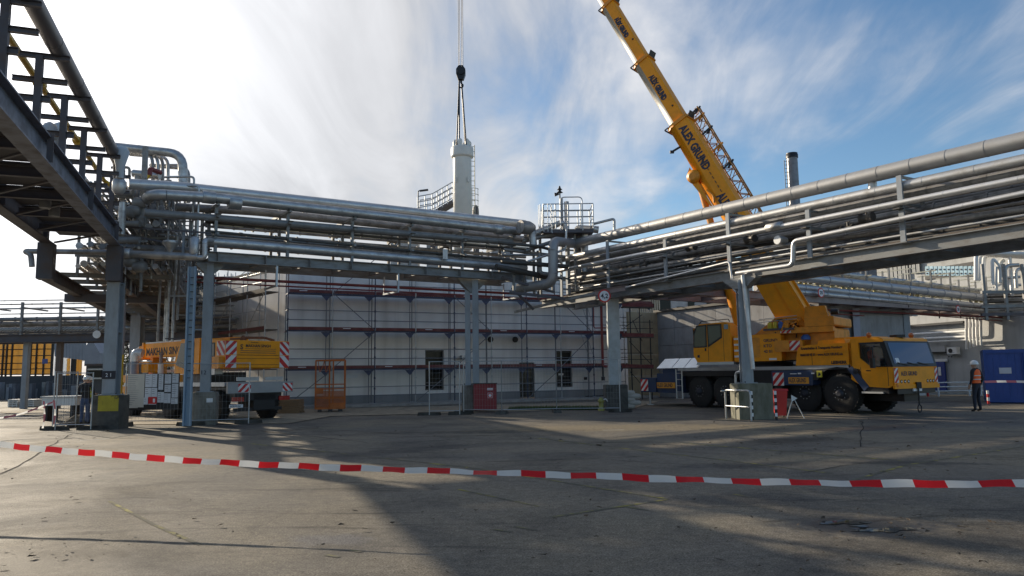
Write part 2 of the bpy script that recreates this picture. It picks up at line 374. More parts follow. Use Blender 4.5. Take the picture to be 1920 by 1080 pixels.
def asphalt():
    m = bpy.data.materials.new('worn_asphalt'); m.use_nodes = True
    N, L = m.node_tree.nodes, m.node_tree.links; b = N['Principled BSDF']
    g = N.new('ShaderNodeNewGeometry')
    def noise(sc, det=6, rough=0.6, dist=0.0, scl=None, rot=0.0):
        src = g.outputs['Position']
        if scl:
            mp = N.new('ShaderNodeMapping'); mp.inputs['Scale'].default_value = scl; mp.inputs['Rotation'].default_value = (0, 0, rot)
            L.new(src, mp.inputs[0]); src = mp.outputs[0]
        n = N.new('ShaderNodeTexNoise'); n.inputs['Scale'].default_value = sc; n.inputs['Detail'].default_value = det; n.inputs['Roughness'].default_value = rough; n.inputs['Distortion'].default_value = dist
        L.new(src, n.inputs['Vector']); return n.outputs[0]
    def rng(x, a, b_, c=0.0, d=1.0):
        r = N.new('ShaderNodeMapRange'); L.new(x, r.inputs[0]); r.inputs[1].default_value = a; r.inputs[2].default_value = b_; r.inputs[3].default_value = c; r.inputs[4].default_value = d; return r.outputs[0]
    def mix(f, a, b_, bt='MIX'):
        x = N.new('ShaderNodeMix'); x.data_type = 'RGBA'; x.blend_type = bt
        if isinstance(f, (int, float)): x.inputs[0].default_value = f
        else: L.new(f, x.inputs[0])
        for k, q in ((6, a), (7, b_)):
            if isinstance(q, tuple): x.inputs[k].default_value = (*q, 1)
            else: L.new(q, x.inputs[k])
        return x.outputs[2]
    c = mix(rng(noise(0.16, 5, 0.6, 0.6), 0.35, 0.68), (0.112, 0.105, 0.095), (0.215, 0.182, 0.128))
    c = mix(rng(noise(0.55, 6, 0.65, 0.8), 0.48, 0.70, 0, 0.75), c, (0.056, 0.053, 0.050))
    c = mix(rng(noise(0.8, 7, 0.7, 1.2, (0.35, 2.2, 1), 0.35), 0.56, 0.68, 0, 0.8), c, (0.034, 0.031, 0.028))
    c = mix(rng(noise(0.9, 7, 0.7, 0.5, (0.5, 1.6, 1), -0.6), 0.62, 0.80, 0, 0.5), c, (0.19, 0.165, 0.12))
    c = mix(rng(noise(7.0, 5, 0.75), 0.62, 0.72, 0, 0.55), c, (0.05, 0.046, 0.042))
    vo = N.new('ShaderNodeTexVoronoi'); vo.feature = 'DISTANCE_TO_EDGE'; vo.inputs['Scale'].default_value = 0.16
    nd = N.new('ShaderNodeTexNoise'); nd.inputs['Scale'].default_value = 1.2; nd.inputs['Detail'].default_value = 6; L.new(g.outputs['Position'], nd.inputs['Vector'])
    va = N.new('ShaderNodeVectorMath'); va.operation = 'MULTIPLY_ADD'; va.inputs[1].default_value = (1.6, 1.6, 0); L.new(nd.outputs['Color'], va.inputs[0]); L.new(g.outputs['Position'], va.inputs[2])
    L.new(va.outputs[0], vo.inputs['Vector'])
    c = mix(rng(vo.outputs[0], 0.001, 0.004, 0.35, 0.0), c, (0.04, 0.038, 0.036))
    wetmask = None
    for (x, y, rx, ry, rot, col, amt) in STAIN_SUN_PATCHES:
        p = gnd(x, y); mp = N.new('ShaderNodeMapping'); mp.vector_type = 'TEXTURE'; mp.inputs['Location'].default_value = (p.x, p.y, 0); mp.inputs['Rotation'].default_value = (0, 0, rot); mp.inputs['Scale'].default_value = (rx, ry, 1)
        L.new(g.outputs['Position'], mp.inputs[0]); ln = N.new('ShaderNodeVectorMath'); ln.operation = 'LENGTH'; L.new(mp.outputs[0], ln.inputs[0])
        ad_ = N.new('ShaderNodeMath'); ad_.operation = 'MULTIPLY_ADD'; L.new(noise(2.6, 7, 0.72, 0.4), ad_.inputs[0]); ad_.inputs[1].default_value = 2.4; L.new(ln.outputs['Value'], ad_.inputs[2])
        msk = rng(ad_.outputs[0], 1.75, 2.25, amt, 0.0); c = mix(msk, c, col)
        if col[0] < 0.04:
            if wetmask is None: wetmask = msk
            else:
                m_ = N.new('ShaderNodeMath'); m_.operation = 'MAXIMUM'; L.new(wetmask, m_.inputs[0]); L.new(msk, m_.inputs[1]); wetmask = m_.outputs[0]
    grit = noise(130, 3, 0.8); c = mix(1.0, c, rng(grit, 0.3, 0.7, 0.45, 1.55), 'MULTIPLY')
    c = mix(1.0, c, rng(noise(9, 5, 0.8), 0.3, 0.7, 0.62, 1.38), 'MULTIPLY')
    c = mix(1.0, c, rng(noise(58, 2, 0.5), 0.36, 0.64, 0.62, 1.40), 'MULTIPLY')
    g2 = noise(34, 4, 0.8); c = mix(1.0, c, rng(g2, 0.3, 0.7, 0.68, 1.32), 'MULTIPLY')
    L.new(c, b.inputs['Base Color'])
    r0_ = rng(noise(0.35, 6, 0.65, 1.0), 0.42, 0.66, 0.70, 0.92)
    rx_ = N.new('ShaderNodeMix'); L.new(wetmask, rx_.inputs[0]); L.new(r0_, rx_.inputs[2]); rx_.inputs[3].default_value = 0.28; L.new(rx_.outputs[0], b.inputs['Roughness'])
    b.inputs['Specular IOR Level'].default_value = 0.22
    bp = N.new('ShaderNodeBump'); bp.inputs['Strength'].default_value = 0.55; bp.inputs['Distance'].default_value = 0.008
    ad = N.new('ShaderNodeMath'); ad.operation = 'ADD'; L.new(grit, ad.inputs[0]); L.new(g2, ad.inputs[1]); L.new(ad.outputs[0], bp.inputs['Height'])
    L.new(bp.outputs[0], b.inputs['Normal'])
    return m
mb = MB(); R_ = 900
mb.quad((-R_, -60, 0), (R_, -60, 0), (R_, R_, 0), (-R_, R_, 0))
solo('ground', mb, asphalt(), kind='structure')
SAND = mat('trodden_sand', (0.30, 0.25, 0.175), 0.95, 0, 0.3, 2.0, 0.6, 12, dirt=(0.13, 0.11, 0.085), dirtamt=0.8)
APRON = mat('concrete_apron', (0.33, 0.32, 0.30), 0.85, 0, 0.15, 1.5, 0.2, 20, dirt=(0.16, 0.15, 0.13), dirtamt=0.7)
PAINTY = mat('worn_yellow_line', (0.34, 0.30, 0.06), 0.85, 0, 0.4, 9, dirt=(0.12, 0.115, 0.09), dirtamt=1.0, dthr=(0.36, 0.50), spec=.2)
PAINTW = mat('worn_white_line', (0.45, 0.45, 0.43), 0.7, 0, 0.3, 6, dirt=(0.16, 0.15, 0.14), dirtamt=1.0)
def ribbon(name, pts, w, z, m, kind='structure', jag=0.0):
    mb = MB(); L_ = []
    P = []
    for i in range(len(pts) - 1):
        a, b = V(pts[i]), V(pts[i + 1]); k = max(1, int((b - a).length / 0.6)) if jag else 1
        for j in range(k): P.append(a + (b - a) * j / k)
    P.append(V(pts[-1]))
    for i, p in enumerate(P):
        d = (P[min(i + 1, len(P) - 1)] - P[max(i - 1, 0)]); d.z = 0; d.normalize(); n = V((-d.y, d.x, 0))
        q = p + n * random.uniform(-jag, jag); ww = w * random.uniform(1 - min(.5, jag * 8), 1 + min(.5, jag * 8))
        L_.append((V((q.x, q.y, z)) - n * ww / 2, V((q.x, q.y, z)) + n * ww / 2))
    vs = [x for pr in L_ for x in pr]
    mb.add(vs, [(2 * i, 2 * i + 2, 2 * i + 3, 2 * i + 1) for i in range(len(L_) - 1)])
    return solo(name, mb, m, kind=kind)
def line(pxs, w=0.09, m=PAINTY, name='painted_line', z=0.004, jag=0.0): return ribbon(name, [gnd(x, y) for x, y in pxs], w, z, m, jag=jag)
line([(470, 832), (905, 880)], 0.08); line([(905, 880.5), (1252, 936)], 0.075); line([(1252, 936.5), (1035, 970)], 0.07)
line([(1010, 822), (1400, 868), (1560, 888)], 0.10); line([(1280, 831), (1690, 864)], 0.09); line([(1560, 912), (1700, 872), (1930, 836)], 0.07)
line([(205, 940), (290, 985), (375, 1022)], 0.05); line([(860, 918), (1010, 950)], 0.05)
for x, y, l in ((610, 1041, 26), (655, 1032, 22), (1175, 951, 40), (965, 988, 40), (925, 993, 34), (1375, 927, 36), (1650, 883, 40)):
    line([(x, y), (x + l, y + l * 0.16)], 0.05)
line([(150, 826), (206, 823)], 0.10, PAINTW); line([(1130, 807), (1170, 806)], 0.08, PAINTW)
TAR = mat('tar_seam', (0.035, 0.033, 0.032), 0.95, 0, 0.2, 5, spec=.05)
for pts, w in (([(2, 890), (80, 845), (132, 814)], 0.05), ([(1615, 790), (1618, 838), (1800, 852), (1935, 862)], 0.04), ([(960, 850), (1130, 862), (1300, 872)], 0.03),
               ([(1500, 888), (1620, 868), (1730, 876)], 0.03), 
               ([(1430, 980), (1520, 972), (1640, 978), (1780, 968)], 0.02), ([(560, 802), (760, 815), (980, 812)], 0.06), ([(380, 795), (520, 812), (690, 830)], 0.05)):
    line(pts, w * 0.55, TAR, 'crack_seam', 0.008, jag=0.05)
# patches of wet dirt / trodden sand lying on the asphalt
def blob(name, x, y, rx, ry, z, m, n=28, jag=0.25, kind='structure', rot=0.0, ph=None):
    c = gnd(x, y); ph = ph or [random.uniform(0, 6.28) for _ in range(4)]
    vs = [V((c.x, c.y, z))]
    for i in range(n):
        a = 2 * math.pi * i / n; k = 1 + jag * (math.sin(2 * a + ph[0]) * .5 + math.sin(3 * a + ph[1]) * .35 + math.sin(5 * a + ph[2]) * .3 + math.sin(9 * a + ph[3]) * .15)
        dx, dy = rx * math.cos(a) * k, ry * math.sin(a) * k
        vs.append(V((c.x + dx * math.cos(rot) - dy * math.sin(rot), c.y + dx * math.sin(rot) + dy * math.cos(rot), z)))
    mb = MB(); mb.add(vs, [(0, i + 1, (i + 1) % n + 1) for i in range(n)]); return solo(name, mb, m, kind=kind)
WET = mat('wet_asphalt', (0.045, 0.042, 0.04), 0.35, 0, 0.3, 8, 0.4, 60)
MUD = mat('dark_mud_streak', (0.055, 0.048, 0.04), 0.8, 0, 0.4, 6, 0.5, 40)
PUD = mat('puddle_water', (0.015, 0.015, 0.015), 0.02, 0, 0, spec=0.8)
blob('puddle', 1582, 980, 0.20, 0.13, 0.006, PUD, 48, 0.55); blob('puddle', 1658, 994, 0.26, 0.11, 0.006, PUD, 48, 0.6); blob('puddle', 1612, 987, 0.10, 0.05, 0.006, PUD, 30, 0.5)
# the building site strip beyond the fence: sand, apron slab, grass
D1 = gnd(885, 772) - gnd(382, 797); D1.normalize(); N1 = V((-D1.y, D1.x, 0)); C2 = gnd(382, 797); C3 = gnd(885, 772)
C4 = gnd(1158, 770); e_ = onY(1920, 447, 17.8) - C4; e_.z = 0; D2 = e_.normalized(); N2 = V((-D2.y, D2.x, 0)); C5 = gnd(1414, 787)
C21 = gnd(200, 805); D3 = V((-0.371, 1, 0)).normalized(); N3 = V((-D3.y, D3.x, 0))   # N3 points to the left, away
sand = [gnd(215, 797), gnd(540, 795), gnd(620, 781), gnd(830, 776), gnd(1190, 766), V((8, 41, 0)), V((-9, 36.5, 0)), V((-22, 44, 0)), V((-26, 38, 0))]
mb = MB(); mb.add([V((p.x, p.y, 0.02)) for p in sand], [tuple(range(len(sand)))]); solo('sandy_ground', mb, SAND, kind='structure')
B_A = V((-11.46, 38.0, 0)); BD = V((0.9, 0.43, 0)).normalized(); BN = V((-BD.y, BD.x, 0))
def bl(t, n, z=0.0): return B_A + BD * t + BN * n + Z * z
mb = MB(); mb.bar(bl(-1.5, -0.1, 0.06), bl(22, -0.1, 0.06), 2.4, 0.12); solo('concrete_pavement', mb, APRON, kind='structure')
GRASS = mat('grass_blades', (0.07, 0.10, 0.025), 0.8, 0, 0.4, 3)
mb = MB(); rnd = random.Random(3)
g0, g1 = gnd(965, 770), gnd(1160, 769)
for i in range(9000):
    t = rnd.random(); p = g0.lerp(g1, t) + V((rnd.uniform(-.3, .3), abs(rnd.gauss(0, .55)) + 0.1, 0.02)); h = rnd.uniform(.05, .16) * (1.3 if rnd.random() < .1 else 1); a = rnd.uniform(0, 6.28)
    q = V((math.cos(a), math.sin(a), 0)) * 0.012; mb.add([p - q, p + q, p + Z * h + V((rnd.uniform(-.05, .05), rnd.uniform(-.05, .05), 0))], [(0, 1, 2)])
solo('grass', mb, GRASS, 'low green grass strip along the foot of the construction fence', 'grass', kind='stuff')
# dead leaves, twigs and grit scattered over the yard
mb = MB(); rnd = random.Random(11)
for i in range(1100):
    if rnd.random() < .6: x = rnd.uniform(0, 1920); y = 792 + 288 * rnd.random() ** 1.4
    else: cx_, cy_ = rnd.choice([(1400, 826), (1640, 975), (1720, 868), (1550, 800), (60, 1030), (1480, 835), (330, 930), (1650, 1010), (1580, 960), (1850, 985), (1130, 862)]); x = rnd.gauss(cx_, 80); y = rnd.gauss(cy_, 12)
    if not (785 < y < 1080): continue
    c = gnd(x, y); s_ = (rnd.uniform(.006, .018) if rnd.random() < .8 else rnd.uniform(.02, .045)) * (1.7 if y < 850 else 1); a = rnd.uniform(0, 6.28); n = rnd.randint(4, 6)
    vs = [c + V((math.cos(a) * s_ * math.cos(k * 6.28 / n) * rnd.uniform(.5, 1.5) - math.sin(a) * s_ * .4 * math.sin(k * 6.28 / n), math.sin(a) * s_ * math.cos(k * 6.28 / n) + math.cos(a) * s_ * .4 * math.sin(k * 6.28 / n), rnd.uniform(.018, .018 + s_ * .6))) for k in range(n)]
    mb.add(vs, [tuple(range(n))])
solo('leaf_litter', mb, mat('dead_leaves', (0.06, 0.042, 0.025), 0.85, 0, 0.5, 30), 'scattered dead leaves and twigs on the worn asphalt', 'leaves', kind='stuff')

# ================================================================== PIPE BRIDGES
class Br:
    """vertical plane of a bridge's near face; off goes away from the camera"""
    def __init__(s, P0, d, n): s.P0, s.d, s.n = V(P0), V(d), V(n)
    def p(s, x, y, off=0.0): return onpl(x, y, s.P0 + s.n * off, s.n)
    def t(s, x, y=650, off=0.0): return (s.p(x, y, off) - s.P0).dot(s.d)
    def at(s, t, off, z): return s.P0 + s.d * t + s.n * off + Z * z
def zline(a, b, t, d, P0):
    ta, tb = (a - P0).dot(d), (b - P0).dot(d); return a.z + (b.z - a.z) * (t - ta) / (tb - ta)
B1 = Br(C2, D1, N1); B2 = Br(C4, D2, N2); B3 = Br(C21, D3, N3)
BOLT = GALV
# ---- bridge 1 (middle)
k1 = thing('pipe_bridge', 'grey steel pipe bridge crossing in front of the white scaffolded building', 'pipe bridge', C2)
ga, gb = B1.p(390, 481), B1.p(985, 521)
WID = 1.9
for off in (0, WID):
    mb = MB(); mb.ibeam(ga + N1 * off, gb + N1 * off, 0.26, 0.36, 0.025); part('girder', mb, STEEL, k1)
L1 = (gb - ga).length; dg = (gb - ga) / L1
for i in range(9):
    c = ga + dg * (0.3 + i * (L1 - 0.6) / 8)
    mb = MB(); mb.ibeam(c + N1 * 0.15, c + N1 * (WID - .15), 0.12, 0.2, 0.015); part('cross_beam', mb, STEEL, k1)
    mb = MB(); mb.bar(c - N1 * 0.115 - Z * .15, c - N1 * .115 + Z * .15, 0.015, 0.22, up=N1); part('stiffener', mb, STEEL, k1)
for x, yt in ((398, 384), (535.5, 397), (658.5, 411), (768, 423), (868, 434), (962, 444)):
    t = B1.t(x); zb = zline(ga, gb, t, D1, C2) + .18; zt = B1.p(x, yt).z
    for off in (0.02, 0.95, WID):
        mb = MB(); mb.bar(B1.at(t, off, zb), B1.at(t, off, zt), 0.10, 0.10, up=D1); part('post', mb, STEEL, k1)
    for zz_ in (zt, zb + .62, zb + 1.25):
        mb = MB(); mb.bar(B1.at(t, -0.28, zz_), B1.at(t, WID + .1, zz_), 0.09, 0.09); part('support_arm', mb, STEEL, k1)
    for zz_ in (zt, zb + 1.25):
        mb = MB(); mb.bar(B1.at(t - .09, -0.27, zz_ + .055), B1.at(t + .09, -0.27, zz_ + .055), 0.14, 0.02); part('pipe_shoe', mb, DARKPIPE, k1)
def p1(a, b, off, r, m, L=1.4, **k):
    return [B1.p(a[0], a[1], off), B1.p(b[0], b[1], off)], r, m
tp = thing('pipe', 'thick silver pipe nearest the camera on top of the middle pipe bridge', 'pipe', B1.p(290, 361, -.1))
pipe('', '', [B1.p(284, 364, -.1) + N1 * 1.3, B1.p(284, 364, -.1), B1.p(404, 371, -.1), B1.p(975, 434, -.1)], 0.185, ALU, 1.5, parent=tp)
for x in (391, 440, 935):
    yy = 364 + (x - 292) * .1; a = B1.p(x, yy + 2 if x > 420 else 370, -.1); mb = MB(); d = D1
    mb.lathe(a - d * .22, a + d * .22, [(0, .2), (.02, .225), (.42, .225), (.44, .2)], 18); part('box_sleeve', mb, ALU, tp)
pipe('pipe', 'thick silver pipe behind the nearest one on top of the middle bridge', [B1.p(240, 345, .45), B1.p(330, 350, .45), B1.p(984, 420, .45)], 0.185, ALUB, 1.5)
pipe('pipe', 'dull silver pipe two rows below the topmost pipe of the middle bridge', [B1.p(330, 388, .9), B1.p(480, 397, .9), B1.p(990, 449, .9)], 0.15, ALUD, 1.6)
pipe('pipe', 'dark grey pipe hung just under the top pipes of the middle bridge', [B1.p(270, 398, .05), B1.p(960, 454, .05)], 0.13, GREYPIPE, 1.6)
pipe('pipe', 'pale mossy pipe along the far side of the middle bridge', [B1.p(400, 418, 1.9), B1.p(480, 426, 1.9), B1.p(990, 468, 1.9)], 0.12, PALEPIPE, 2.2)
pipe('pipe', 'big silver pipe lying directly on the girder of the middle bridge', [B1.p(388, 453, .12), B1.p(480, 460, .12), B1.p(985, 503, .12)], 0.195, ALU, 1.35)
pipe('pipe', 'silver pipe behind the big pipe on the middle bridge deck', [B1.p(388, 447, .75), B1.p(985, 494, .75)], 0.15, ALUD, 1.6)
rnd = random.Random(5)
for (xa, ya, xb, yb, off, r, m) in ((385, 433, 985, 491, -.05, .05, DARKPIPE), (385, 416, 985, 468, .3, .055, DARKPIPE), (385, 412, 985, 460, .65, .06, GREYPIPE), (385, 440, 985, 488, .5, .045, GREYPIPE),
        (385, 424, 985, 472, 1.3, .05, ALUD), (385, 436, 985, 482, 1.2, .08, ALUD), (385, 455, 985, 500, 1.3, .14, DARKPIPE), (385, 452, 985, 497, 1.75, .10, ALUD), (385, 406, 985, 456, 1.5, .09, GREYPIPE), (385, 374, 985, 436, 1.1, .1, ALUD)):
    mb = MB(); a, b = B1.p(xa, ya, off), B1.p(xb, yb, off); mb.tube(a, b, r, 10)
    for k in range(1, 12):
        c = a.lerp(b, k / 12 + rnd.uniform(-.02, .02)); mb.tube(c - D1 * .03, c + D1 * .03, r * 1.35, 10)
    part('small_pipe', mb, m, k1)
# little valves on the pale pipe and a junction box
for x, y in ((467, 428), (505, 430), (625, 441), (735, 452), (835, 462)):
    a = B1.p(x, y, 1.7); mb = MB(); mb.tube(a - D1 * .16, a + D1 * .16, .09, 8); mb.tube(a, a + Z * .3, .035, 6); mb.lathe(a + Z * .3, a + Z * .34, [(0, .13), (.04, .13)], 12)
    mb.tube(a - D1 * .18, a - D1 * .12, .14, 8); mb.tube(a + D1 * .12, a + D1 * .18, .14, 8); part('valve', mb, DARKPIPE, k1)
a = B1.p(835, 477, -.2); mb = MB(); mb.box(a, (.2, .14, .42)); part('junction_box', mb, ALUB, k1)
# red sprinkler pipes under the bridge with U hangers
rp = thing('sprinkler_pipe', 'pair of thin dark red pipes hung below the middle pipe bridge', 'pipe', B1.p(392, 521, .9))
ra, rb = B1.p(350, 518.5, .9), B1.p(1185, 562, .9)
for dz, r, dn in ((0, .055, 0), (-.16, .03, .15)):
    mb = MB(); mb.tube(ra + Z * dz + N1 * dn, rb + Z * dz + N1 * dn, r, 10); part('pipe_run', mb, REDPIPE, rp)
for x in (515, 745, 975):
    t = B1.t(x); c = B1.at(t, 0, 0); zt = zline(ga, gb, t, D1, C2) - .18; zb = B1.p(x, 536 + (x - 515) * .047).z
    mb = MB(); mb.bar(B1.at(t, -.05, zt), B1.at(t, -.05, zb), .07, .07, up=D1); mb.bar(B1.at(t, 1.2, zt), B1.at(t, 1.2, zb), .05, .05, up=D1); mb.bar(B1.at(t, -.08, zb), B1.at(t, 1.25, zb), .06, .06); part('hanger', mb, GALV, k1)

# ---- bridge 2 (right)
k2 = thing('pipe_bridge', 'grey steel pipe bridge rising to the right edge over the yellow crane', 'pipe bridge', C4)
def b2z(t): return 4.87
T0, T1 = B2.t(1018), B2.t(1920) + 7.5
for off, nm in ((0, 'girder'), (WID, 'girder')):
    mb = MB(); mb.ibeam(B2.at(T0, off, 4.9), B2.at(T1, off, 4.84), 0.26, 0.36, 0.025); part(nm, mb, STEEL, k2)
k = int((T1 - T0) / 1.9)
for i in range(k + 1):
    t = T0 + .3 + i * (T1 - T0 - .6) / k; mb = MB(); mb.ibeam(B2.at(t, .15, 4.87), B2.at(t, WID - .15, 4.87), .12, .2, .015); part('cross_beam', mb, STEEL, k2)
mb = MB(); mb.bar(B2.at(T0, .02, 5.10), B2.at(T1, .02, 5.05), .12, .06); part('edge_angle', mb, mat('rusty_angle', (0.12, 0.10, 0.085), .7, 0, .3, 2, dirt=(.2, .11, .05)), k2)
for x, yt, full in ((1062, 466, 1), (1151, 450, 1), (1261, 448, 0), (1383, 398, 1), (1537, 391, 0), (1717, 325, 1), (2050, 300, 0), (2600, 150, 1)):
    t = B2.t(x); zt = B2.p(x, yt, 0).z
    mb = MB(); mb.bar(B2.at(t, -.19, 5.03), B2.at(t, -.19, zt), .15, .06, up=N2); part('post', mb, BLUES, k2)
    mb = MB(); mb.bar(B2.at(t, .85, 5.03), B2.at(t, .85, zt - .3), .08, .08, up=N2); part('post', mb, STEEL, k2)
    mb = MB(); mb.bar(B2.at(t, 1.75, 5.03), B2.at(t, 1.75, zt - .5), .1, .1, up=N2); part('post', mb, STEEL, k2)
    zs = [zt - .03, zt - .78, 5.95, 5.45] if full else [zt - .03, 5.95, 5.45]
    for zq in zs:
        mb = MB(); mb.bar(B2.at(t, -.2, zq), B2.at(t, 1.0 if zq == zs[0] else 1.8, zq), .06, .07); part('support_arm', mb, STEEL, k2)
    mb = MB(); mb.bar(B2.at(t - .1, -.34, 5.93), B2.at(t + .1, -.34, 5.93), .2, .03); mb.bar(B2.at(t, -.4, 5.93), B2.at(t, -.1, 5.93), .05, .04); part('pipe_shoe', mb, DARKPIPE, k2)
    mb = MB(); mb.bar(B2.at(t, -.3, 5.0), B2.at(t, .5, 5.0), .3, .02); part('foot_plate', mb, STEEL, k2)
Q1 = [B2.p(1920, 262.5, .2), B2.p(1078, 457, .2)]; ext = (Q1[0] - Q1[1]).normalized(); Yc = Q1[1].y
pipe('pipe', 'thickest silver pipe running along the top of the right pipe bridge', [Q1[0] + ext * 7, Q1[1], onY(1037, 452, 32.2), onY(1037, 531, 32.2), onY(972, 541, 33.3)], 0.215, mat('clad_grey', (0.36, 0.36, 0.36), 0.52, 0.55, 0.08, 1.0, dirt=(.24, .23, .22), dirtamt=.4), 1.0, 20, bend=.42)
def q2(xa, ya, xb, yb, off): 
    a, b = B2.p(xa, ya, off), B2.p(xb, yb, off); return [a, b + (b - a).normalized() * 7]
pipe('pipe', 'second silver pipe from the top of the right pipe bridge', q2(1045, 488, 1920, 300, -.02), 0.145, ALU, 1.35)
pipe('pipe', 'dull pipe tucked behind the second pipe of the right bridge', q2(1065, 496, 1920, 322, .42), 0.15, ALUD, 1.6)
q3 = pipe('pipe', 'slim silver pipe held on brackets outside the right bridge posts', q2(1046, 508, 1920, 334, -.32), 0.085, ALUB, 1.8)
a = B2.p(1452, 425, -.32); mb = MB(); mb.lathe(a - D2 * .3, a + D2 * .3, [(0, .085), (.02, .13), (.58, .13), (.6, .085)], 14); part('joint_sleeve', mb, ALU, q3)
a = B2.p(1316, 439, -.02)
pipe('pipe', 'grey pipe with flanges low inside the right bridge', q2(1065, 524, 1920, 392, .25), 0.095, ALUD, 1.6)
pipe('pipe', 'thin bright conduit lowest along the right bridge', q2(1080, 541, 1920, 404, .1), 0.04, ALUB, 3, 8)
dp_ = thing('drop_pipe', 'silver pipe stepping down beside the light grey pillar of the right bridge', 'pipe', B2.p(1395, 700, -.35))
pipe('', '', [B2.p(1945, 357, -.35), B2.p(1488, 452, -.35), B2.p(1487, 497, -.35), B2.p(1381, 512.6, -.35)], .075, ALUB, 1.5, 12, parent=dp_)
pipe('', '', [B2.p(1150, 545, -.28), B2.p(1368, 491, -.28), B2.p(1376, 544, -.28), B2.p(1392, 553, -.28), B2.p(1400, 694, -.28), B2.p(1379, 699, -.28), B2.p(1381, 772, -.28)], .045, ALUB, 1.5, 10, parent=dp_)
pipe('', '', [B2.p(1393, 516, -.45), B2.p(1412, 692, -.45)], .07, ALUB, 1.3, 12, parent=dp_)
rnd = random.Random(9)
for (ya, yb, off, r, m) in ((536, 381, .55, .07, DARKPIPE), (517, 357, .7, .11, ALUD), (512, 349, 1.1, .08, GREYPIPE), (505, 340, 1.5, .1, ALUD), (530, 372, 1.2, .13, DARKPIPE), (545, 410, .7, .09, DARKPIPE), (541, 399, 1.4, .1, ALUD),
        (498, 330, .9, .06, GREYPIPE), (522, 362, 1.65, .07, ALUD), (548, 416, .35, .05, GREYPIPE), (534, 378, .05, .035, GREYPIPE), (500, 318, 1.4, .12, ALUD), (551, 420, 1.0, .12, DARKPIPE)):
    a, b = B2.p(1065, ya, off), B2.p(1920, yb, off); b = b + (b - a).normalized() * 7; mb = MB(); mb.tube(a, b, r, 10)
    for k in range(1, 14):
        c = a.lerp(b, k / 14 + rnd.uniform(-.025, .025)); mb.tube(c - D2 * .03, c + D2 * .03, r * (1.5 if k % 4 == 0 else 1.2), 10)
    part('small_pipe', mb, m, k2)
for x, y, off in ((1407, 448, .2), (1296, 464, .1), (1625, 408, -.1), (1209, 497, .25), (1590, 430, .3)):
    a = B2.p(x, y, off); mb = MB(); mb.lathe(a - D2 * .2, a + D2 * .2, [(0, .14), (.05, .14), (.06, .10), (.34, .10), (.35, .14), (.4, .14)], 12); mb.tube(a, a + Z * .22, .03, 6); mb.tube(a + Z * .22 - D2 * .08, a + Z * .22 + D2 * .08, .02, 6); part('valve', mb, DARKPIPE, k2)
a = B2.p(1459, 450, -.1); mb = MB(); mb.lathe(a - N2 * .05, a + N2 * .35, [(0, .14), (.03, .15), (.4, .12)], 18); part('gauge', mb, ALUB, k2)
# vertical stub between the top two pipes
a, b = B2.p(1636, 342, .3), B2.p(1636, 362, .3); mb = MB(); mb.tube(a, b, .12, 12); part('stub', mb, ALU, k2)
# round height-limit sign hung from the girder
def round_sign(name, label, c, right, txt, r):
    k = thing(name, label, 'sign', c); nn = V(right).cross(Z); nn.normalize()
    f = nn  # towards the camera
    mb = MB(); mb.lathe(c, c + f * .02, [(0, r), (.02, r)], 28); part('plate', mb, RED, k)
    mb = MB(); mb.lathe(c + f * .02, c + f * .026, [(0, r * .78), (.006, r * .78)], 28); part('face', mb, PRINTW, k)
    text(k, txt, c + f * .03 - Z * r * .32, right, Z, r * .95, PRINT, align='CENTER', bold=.006); return k
c = B2.p(1133, 555, -1.1); sg = round_sign('height_sign', 'round red rimmed height limit sign on a red post under the right bridge', c, V((1, .2, 0)).normalized(), '4,2', .27)

# ---- corner steel where bridges 1 and 2 meet
kc = thing('corner_frame', 'tangle of grey steel posts and elbows where two pipe bridges meet', 'pipe bridge', B2.at(T0, 1, 0))
cc = onY(1010, 560, 33.5)
for (x, y0, y1, Y, w) in ((963, 515, 548, 32.6, .1), (983, 515, 551, 32.9, .08), (1008, 470, 560, 33.6, .08), (1062, 378, 552, 34.6, .16), (1052, 372, 470, 34.8, .12), (1000, 450, 555, 34, .09), (1034, 440, 548, 34, .07), (1077, 430, 545, 33.8, .08), (1012, 425, 555, 34.6, .1)):
    a, b = onY(x, y0, Y), onY(x, y1, Y); b.x = a.x; b.y = a.y; mb = MB(); mb.bar(a, b, w, w, up=D2); part('post', mb, BLUES if w > .11 else STEEL, kc)
for i, (x0, y0, x1, y1, Y0, Y1, r, m) in enumerate(((940, 520, 1040, 548, 32.5, 33, .05, DSTEEL), (955, 548, 1060, 560, 32.3, 32.3, .06, DSTEEL), (965, 585, 1135, 545, 34, 31.5, .05, ALUD), (1000, 580, 960, 540, 33, 33.5, .05, DSTEEL))):
    mb = MB(); mb.bar(onY(x0, y0, Y0), onY(x1, y1, Y1), r * 2, r * 2); part('brace', mb, m, kc)
